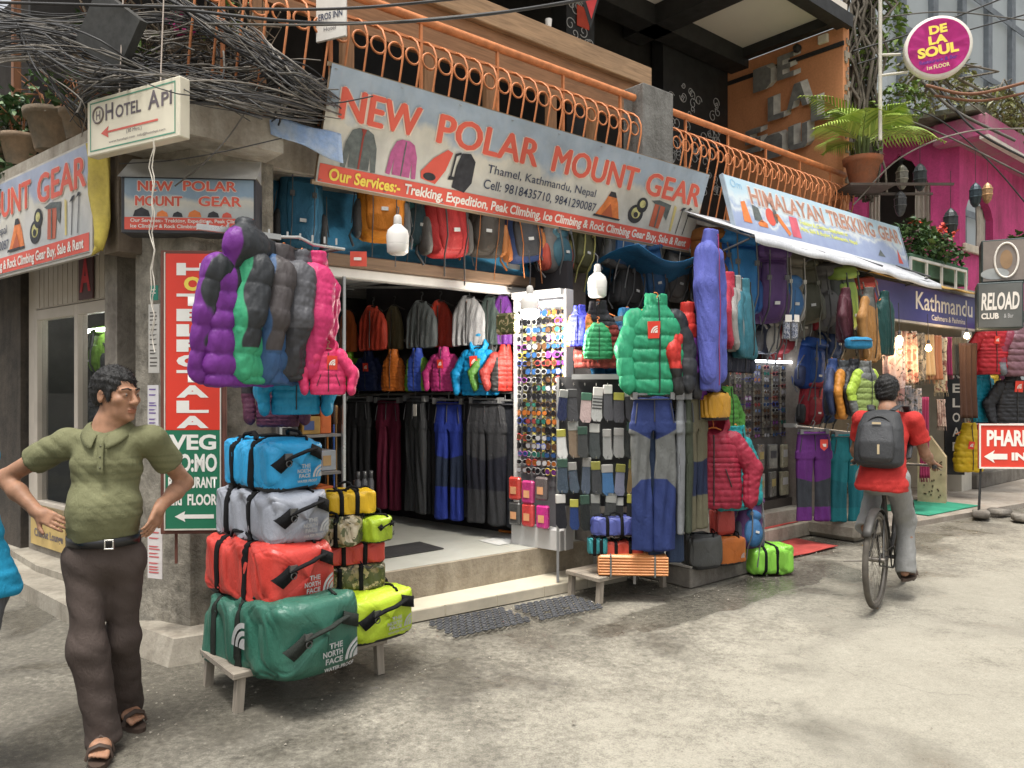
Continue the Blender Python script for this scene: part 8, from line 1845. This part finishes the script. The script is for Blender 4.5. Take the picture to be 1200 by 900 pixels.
leaves('foliage', rp, cloud(2300, [((-.6, .1, .35), (1.1, .4, .5), .3), ((.9, -.25, .2), (.9, .3, .28), .25), ((2.4, -.3, .1), (1.1, .3, .24), .25), ((4.2, -.3, .1), (1.3, .35, .22), .2)], 13), .13, G3, 14, .2, .35)
m = MB(); rg = random.Random(9)
for k in range(60):
    x = rg.uniform(-1.4, 5); m.tube([(x, rg.uniform(-.5, .3), rg.uniform(-.1, .5)), (x + rg.uniform(-.5, .5), rg.uniform(-.6, .3), rg.uniform(-.1, .6)), (x + rg.uniform(-1, 1), rg.uniform(-.6, .2), rg.uniform(-.3, .5))], rg.uniform(.006, .02), 4)
build('stems', m, plain((.13, .11, .085), .8), rp)
# pots and shrubs on the slab at the left
sh = thing('shrub', 'dense green shrub with pale leaf edges above the left banner', 'plant', yp(24, 200, 6.3)); leaves('foliage', sh, cloud(1700, [((-.1, 0, .35), (.42, .35, .3), .5), ((.25, .0, .15), (.25, .25, .25), .25), ((-.1, -.1, -.1), (.35, .3, .3), .25)], 15), .095, leaf_mat((.02, .05, .018), (.06, .12, .045), (.24, .32, .17)), 16, .2, .55)
m = MB()
for k in range(9): m.tube([(-.1 + .04 * k, 0, -.6), (-.1 + .05 * k, .05, .0), (-.3 + .09 * k, .0, .4)], .010, 5)
build('stems', m, plain((.10, .08, .05), .8), sh)
for px, py, y, r, h, lab in ((62, 178, 5.75, .19, .29, 'large weathered clay flower pot on the left slab'), (25, 196, 6.1, .16, .24, 'smaller clay flower pot at the far left of the slab'), (92, 165, 5.4, .12, .2, 'small clay pot behind the hotel sign'), (-2, 208, 6.2, .13, .22, 'pale clay pot cut off by the left edge'), (116, 96, 5.3, .17, .22, 'clay pot buried in the cables left of the hotel sign')):
    t = thing('flower_pot', lab, 'flower pot', yp(px, py, y)); pot(t, r, h, POT2); m = MB(); rg = random.Random(px + 50)
    for k in range(16): a = rg.uniform(0, 6.3); m.tube([(.05 * math.cos(a), .05 * math.sin(a), h * .9), (.1 * math.cos(a), .1 * math.sin(a), h + .15), (.25 * math.cos(a), .2 * math.sin(a), h + rg.uniform(.05, .35))], .004, 4)
    build('twigs', m, plain((.26, .11, .05), .8, var=.3), t); leaves('foliage', t, cloud(50, [((0, 0, h + .15), (.2, .2, .15), 1)], px + 60), .09, G1, 3, .2, .5)
dp = thing('bougainvillea', 'dry bougainvillea with a few pink flowers among the cables', 'plant', yp(205, 70, 5.3)); m = MB(); rg = random.Random(12)
for k in range(70): x = rg.uniform(-.4, .6); m.tube([(x, rg.uniform(-.1, .3), rg.uniform(-.2, .2)), (x + rg.uniform(-.2, .2), rg.uniform(-.2, .3), rg.uniform(0, .4)), (x + rg.uniform(-.4, .4), rg.uniform(-.2, .3), rg.uniform(-.1, .6))], rg.uniform(.004, .009), 4)
build('branches', m, plain((.22, .17, .12), .8, var=.3), dp); leaves('flower', dp, cloud(26, [((.12, -.15, .18), (.12, .1, .08), 1)], 17), .06, plain((.55, .04, .22), .5), 18, 0, .9); leaves('foliage', dp, cloud(130, [((-.25, -.1, .05), (.25, .15, .1), .6), ((.2, 0, .3), (.3, .2, .2), .4)], 19), .08, G2, 20, .1, .5)

# ================================================================ CABLES AND SMALL THINGS
def spline(P, n=22):
    P = [Vector(p) for p in P]; Q = [P[0] * 2 - P[1]] + P + [P[-1] * 2 - P[-2]]; out = []
    for i in range(len(P) - 1):
        a, b_, c, d = Q[i:i + 4]; k = max(3, n // (len(P) - 1))
        for j in range(k): t = j / k; out.append(.5 * ((2 * b_) + (c - a) * t + (2 * a - 5 * b_ + 4 * c - d) * t * t + (3 * b_ - a - 3 * c + d) * t ** 3))
    return out + [P[-1]]
CB1 = plain((.10, .092, .08), .7, .3, var=.35, vs=5); CB2 = plain((.035, .034, .034), .6, .35, var=.3, vs=5); CB3 = plain((.20, .18, .155), .75, .25, var=.3, vs=5)
rg = random.Random(31)
def strand(path, jit, y0, r, mb, jy=.25):
    off = [(rg.gauss(0, jit), rg.gauss(0, jit), rg.gauss(0, jy) if q[0] < 380 else rg.uniform(-.1, .3)) for q in path]; mb.tube(spline([yp(px + o[0], py + o[1], y + o[2]) for (px, py, y), o in zip(path, off)], 26), r, 5, cap=False)
PATHS = [([(-60, 35, 4.9), (40, 40, 4.7), (120, 62, 4.6), (200, 98, 4.6), (300, 122, 4.7), (415, 148, 5.7)], 9, 26), ([(-60, 75, 5.0), (30, 55, 4.7), (100, 80, 4.6), (190, 92, 4.6), (290, 108, 4.7), (410, 140, 5.7)], 10, 26), ([(-60, 10, 5.2), (60, 30, 5.0), (170, 20, 5.0), (280, 40, 4.9), (350, 95, 4.9), (425, 150, 5.75)], 9, 22),
         ([(180, -20, 4.9), (250, 30, 4.8), (310, 70, 4.8), (360, 100, 4.9), (425, 138, 5.8)], 7, 24), ([(95, 105, 4.7), (130, 96, 4.6), (180, 92, 4.6), (240, 95, 4.6), (330, 125, 4.8), (400, 135, 5.6)], 7, 22), ([(90, 130, 4.8), (110, 98, 4.7), (160, 90, 4.6), (230, 108, 4.6), (300, 130, 4.7)], 6, 14), ([(20, 30, 4.9), (40, 75, 4.8), (85, 120, 4.8), (105, 150, 4.9)], 6, 9)]
mb_a, mb_b, mb_c = MB(), MB(), MB()
for path, j, n in PATHS:
    for k in range(int(n * 1.25)): strand(path, j, 0, rg.choice((.0026, .0034, .0042, .006)), rg.choice((mb_a, mb_b, mb_b, mb_c)))
for k in range(150):                                       # short loops and loose ends inside the knot
    px, py, y = rg.uniform(150, 345), 0, rg.uniform(4.5, 5.1); py = 62 + (px - 150) * .22 + rg.uniform(-30, 42); a = rg.uniform(0, 6.3); L = rg.uniform(15, 70)
    mb_ = rg.choice((mb_a, mb_b, mb_c)); mb_.tube(spline([yp(px, py, y), yp(px + L * .5 * math.cos(a) * 1.5, py + L * .2 * math.sin(a) + rg.uniform(-10, 12), y + rg.uniform(-.1, .2)), yp(px + L * math.cos(a) * 1.6, py + L * .35 * math.sin(a), y + .1)], 12), rg.choice((.004, .005, .007)), 4, cap=False)
for mb_, mt, lab in ((mb_a, CB1, 'mass of dusty grey cables tangled over the corner'), (mb_b, CB2, 'mass of black cables tangled over the corner'), (mb_c, CB3, 'mass of pale dusty cables tangled over the corner')):
    tag(build('cable_tangle', mb_, mt), lab, 'cables', kind='stuff')
def cable(lab, path, r=.008, mt=None, group=None):
    m = MB(); m.tube(spline([yp(*p) for p in path], 30), r, 6); o = build('overhead_cable', m, mt or CB2); tag(o, lab, 'cable', group); return o
cable('thick black cable crossing the top of the picture above the banner', [(200, 10, 4.4), (380, 27, 4.3), (560, 18, 4.3), (760, -14, 4.6)], .009)
cable('black cable sagging just below the top edge at the left', [(-30, 2, 4.4), (200, 8, 4.3), (400, 10, 4.3), (600, -8, 4.5)], .008)
cable('pale grey cable rising to the top right above the orange railing', [(240, 28, 4.3), (420, 28, 4.25), (620, 10, 4.4), (720, -6, 4.6)], .006, CB1)
cable('thick black cable running diagonally down to the banner corner', [(160, -20, 4.6), (260, 32, 4.5), (330, 72, 4.6), (440, 125, 5.8)], .011)
cable('cable looping down from the slab edge to the light box', [(290, 128, 4.5), (268, 160, 4.5), (240, 190, 4.45), (205, 218, 4.5)], .0045, CB1)
cable('thin cord hanging across the small light box', [(140, 192, 4.5), (200, 188, 4.45), (260, 178, 4.45), (330, 162, 4.6)], .0035, CB2)
for k, (path, r, lab) in enumerate((([(1000, 60, 10.5), (1080, 35, 10.3), (1220, -20, 10)], .012, 'black cable rising from the vine to the upper right corner'), ([(1005, 75, 10.5), (1100, 45, 10.4), (1220, 12, 10)], .010, 'second black cable behind the round pink sign'), ([(1020, 22, 10), (1110, 14, 9.8), (1220, 26, 9.4)], .008, 'grey cable passing above the round sign to the right edge'), ([(1035, 130, 10.2), (1110, 160, 10), (1220, 215, 9.8)], .012, 'cable drooping in front of the pink eave'), ([(1000, 240, 9.6), (1055, 185, 9.6), (1130, 155, 9.8), (1220, 150, 10)], .010, 'pale cable looping from the palm to the pink roof'), ([(1085, 100, 10.2), (1140, 110, 10), (1220, 92, 9.6)], .02, 'rusty rod reaching from the roof to the right edge'), ([(1095, 112, 10.2), (1150, 118, 10), (1220, 105, 9.6)], .016, 'second rusty rod below the first at the right edge'), ([(1040, 120, 10), (1100, 140, 10), (1160, 190, 10), (1220, 260, 10)], .009, 'thin cable slanting down across the pink wall'), ([(1080, 95, 10.5), (1120, 130, 10.4), (1190, 165, 10.2)], .02, 'bundle of cable lying along the pink roof edge'), ([(1090, 90, 10.6), (1140, 150, 10.3), (1210, 190, 10.2)], .016, 'second bundle of cable on the pink roof edge'))):
    cable(lab, path, r, [CB2, CB2, CB1, CB1, CB3, plain((.20, .09, .05), .7), plain((.20, .09, .05), .7), CB2, CB1, CB2][k])
m = MB(); m.obox((0, 0, 0), (.17, 0, 0), (0, .03, 0), (0, 0, .17)); o = build('dark_panel_lamp', m, plain((.055, .055, .052), .6, var=.2, vs=30)); 
o.name = 'floodlight'; o.location = yp(130, 38, 4.42); o.rotation_euler = (R(12), R(38), R(-10)); tag(o, 'square dark floodlight housing hanging tilted among the cables at the left', 'floodlight')
# lanterns of the pink restaurant
for px, py, y, k, lab, c in ((1078, 205, 11.2, 1.0, 'black metal lantern in front of the left pink arch', (.03, .035, .035)), (1057, 205, 9.9, .8, 'square glass lantern near the palm bracket', (.16, .15, .12)), (1055, 236, 9.9, .8, 'dark bell lantern below the square one', (.05, .05, .05)), (1114, 258, 11.2, 1.05, 'long black lantern hanging low beside the pink corner', (.03, .035, .035)), (1143, 226, 11.4, .9, 'blue black lantern right of the pink corner', (.03, .045, .055)), (1157, 224, 11.2, .75, 'copper lantern right of the blue black one', (.34, .20, .10))):
    t = thing('hanging_lantern', lab, 'lantern', yp(px, py, y), 0, None, k * .72); m = MB(); m.lathe([(.001, -.34), (.05, -.32), (.10, -.24), (.13, -.10), (.13, .06), (.10, .14), (.06, .19), (.03, .22), (.001, .24)], 8, smooth=False); build('lantern_body', m, plain(c, .4, .5, .5, var=.4, vs=20), t); m = MB(); m.ring((0, 0, -.1), .134, .008, 'z', 8, 4); m.ring((0, 0, .06), .134, .008, 'z', 8, 4); build('band', m, plain(tuple(min(1, x * 2.2) for x in c), .4, .5, .5), t); m = MB(); m.tube([(0, 0, .23), (0, .0, .95)], .006, 4); build('chain', m, BLK, t)
# loose stones and grit along the steps
rg = random.Random(77); m = MB()
for k in range(900):
    if k < 620: s_, d_ = rg.uniform(-2.2, 6.5), -.12 - abs(rg.gauss(0, .45)) - .09 * 0
    else: s_, d_ = rg.uniform(-3, 9), rg.uniform(-4.2, -.8)
    v = FW(s_, d_); r = rg.uniform(.003, .009) * (2. if rg.random() < .05 else 1); z = .004; a = rg.uniform(0, 6)
    m.add([(v.x + r * math.cos(a + q * 2.1) * rg.uniform(.7, 1.2), v.y + r * math.sin(a + q * 2.1), z) for q in range(3)] + [(v.x, v.y, z + r * .8)], [(0, 1, 3), (1, 2, 3), (2, 0, 3)])
tag(build('gravel', m, plain((.30, .27, .22), .9, var=.5, vs=3)), 'loose grit and small stones scattered on the road along the steps', 'gravel', kind='stuff')
for k, (px, py, lab) in enumerate(((1150, 607, 'broken kerb stone lying in the gutter at the right edge'), (1172, 604, 'second broken kerb stone in the gutter at the right edge'), (1196, 611, 'flat broken kerb stone at the very right edge'))):
    S = Sdf(.012); r = random.Random(k); S.box((0, 0, .05), (.20 - .04 * k, .09, .04), .025, .02, 'u', rz3(r.uniform(-.3, .3))); o = dress('stone_body', S, CONC_D, None, .012, 18, k); o.name = 'kerb_stone'; o.location = gp(px, py, .01); o.rotation_euler = (0, R(4), A_R + r.uniform(-.2, .2)); tag(o, lab, 'stone')
# pennant on the balcony, cup on the counter beam
t = thing('pennant', 'red pennant with a black border hanging from the balcony ceiling', 'flag', yp(692, -4, 7.5), R(10)); m = MB(); m.prism([(-.13, 0.1), (.12, .1), (.0, -.32)], -.003, .003); build('pennant_cloth', m, plain((.02, .02, .02), .7), t); m = MB(); m.prism([(-.10, .1), (.10, .1), (.008, -.22)], -.006, -.0035); m.prism([(-.10, .1), (.10, .1), (.008, -.22)], .0035, .006); build('pennant_field', m, plain((.50, .04, .04), .7), t)
t = at_R('paper_cup', 'small white paper cup standing on the wooden counter beam', 'cup', 2.0, .86, 5.053); m = MB(); m.lathe([(.025, 0), (.034, .09), (.030, .09), (.022, .01), (.001, .01)], 14); build('cup_body', m, P_WHT, t)
t = at_R('red_sign', 'small red scribbled board on the black balcony column', 'sign', 3.2, 1.69, 5.75); m = MB(); m.box(0, -.01, 0, .2, -.001, .24, b=.01); build('board', m, plain((.5, .06, .03), .5), t)
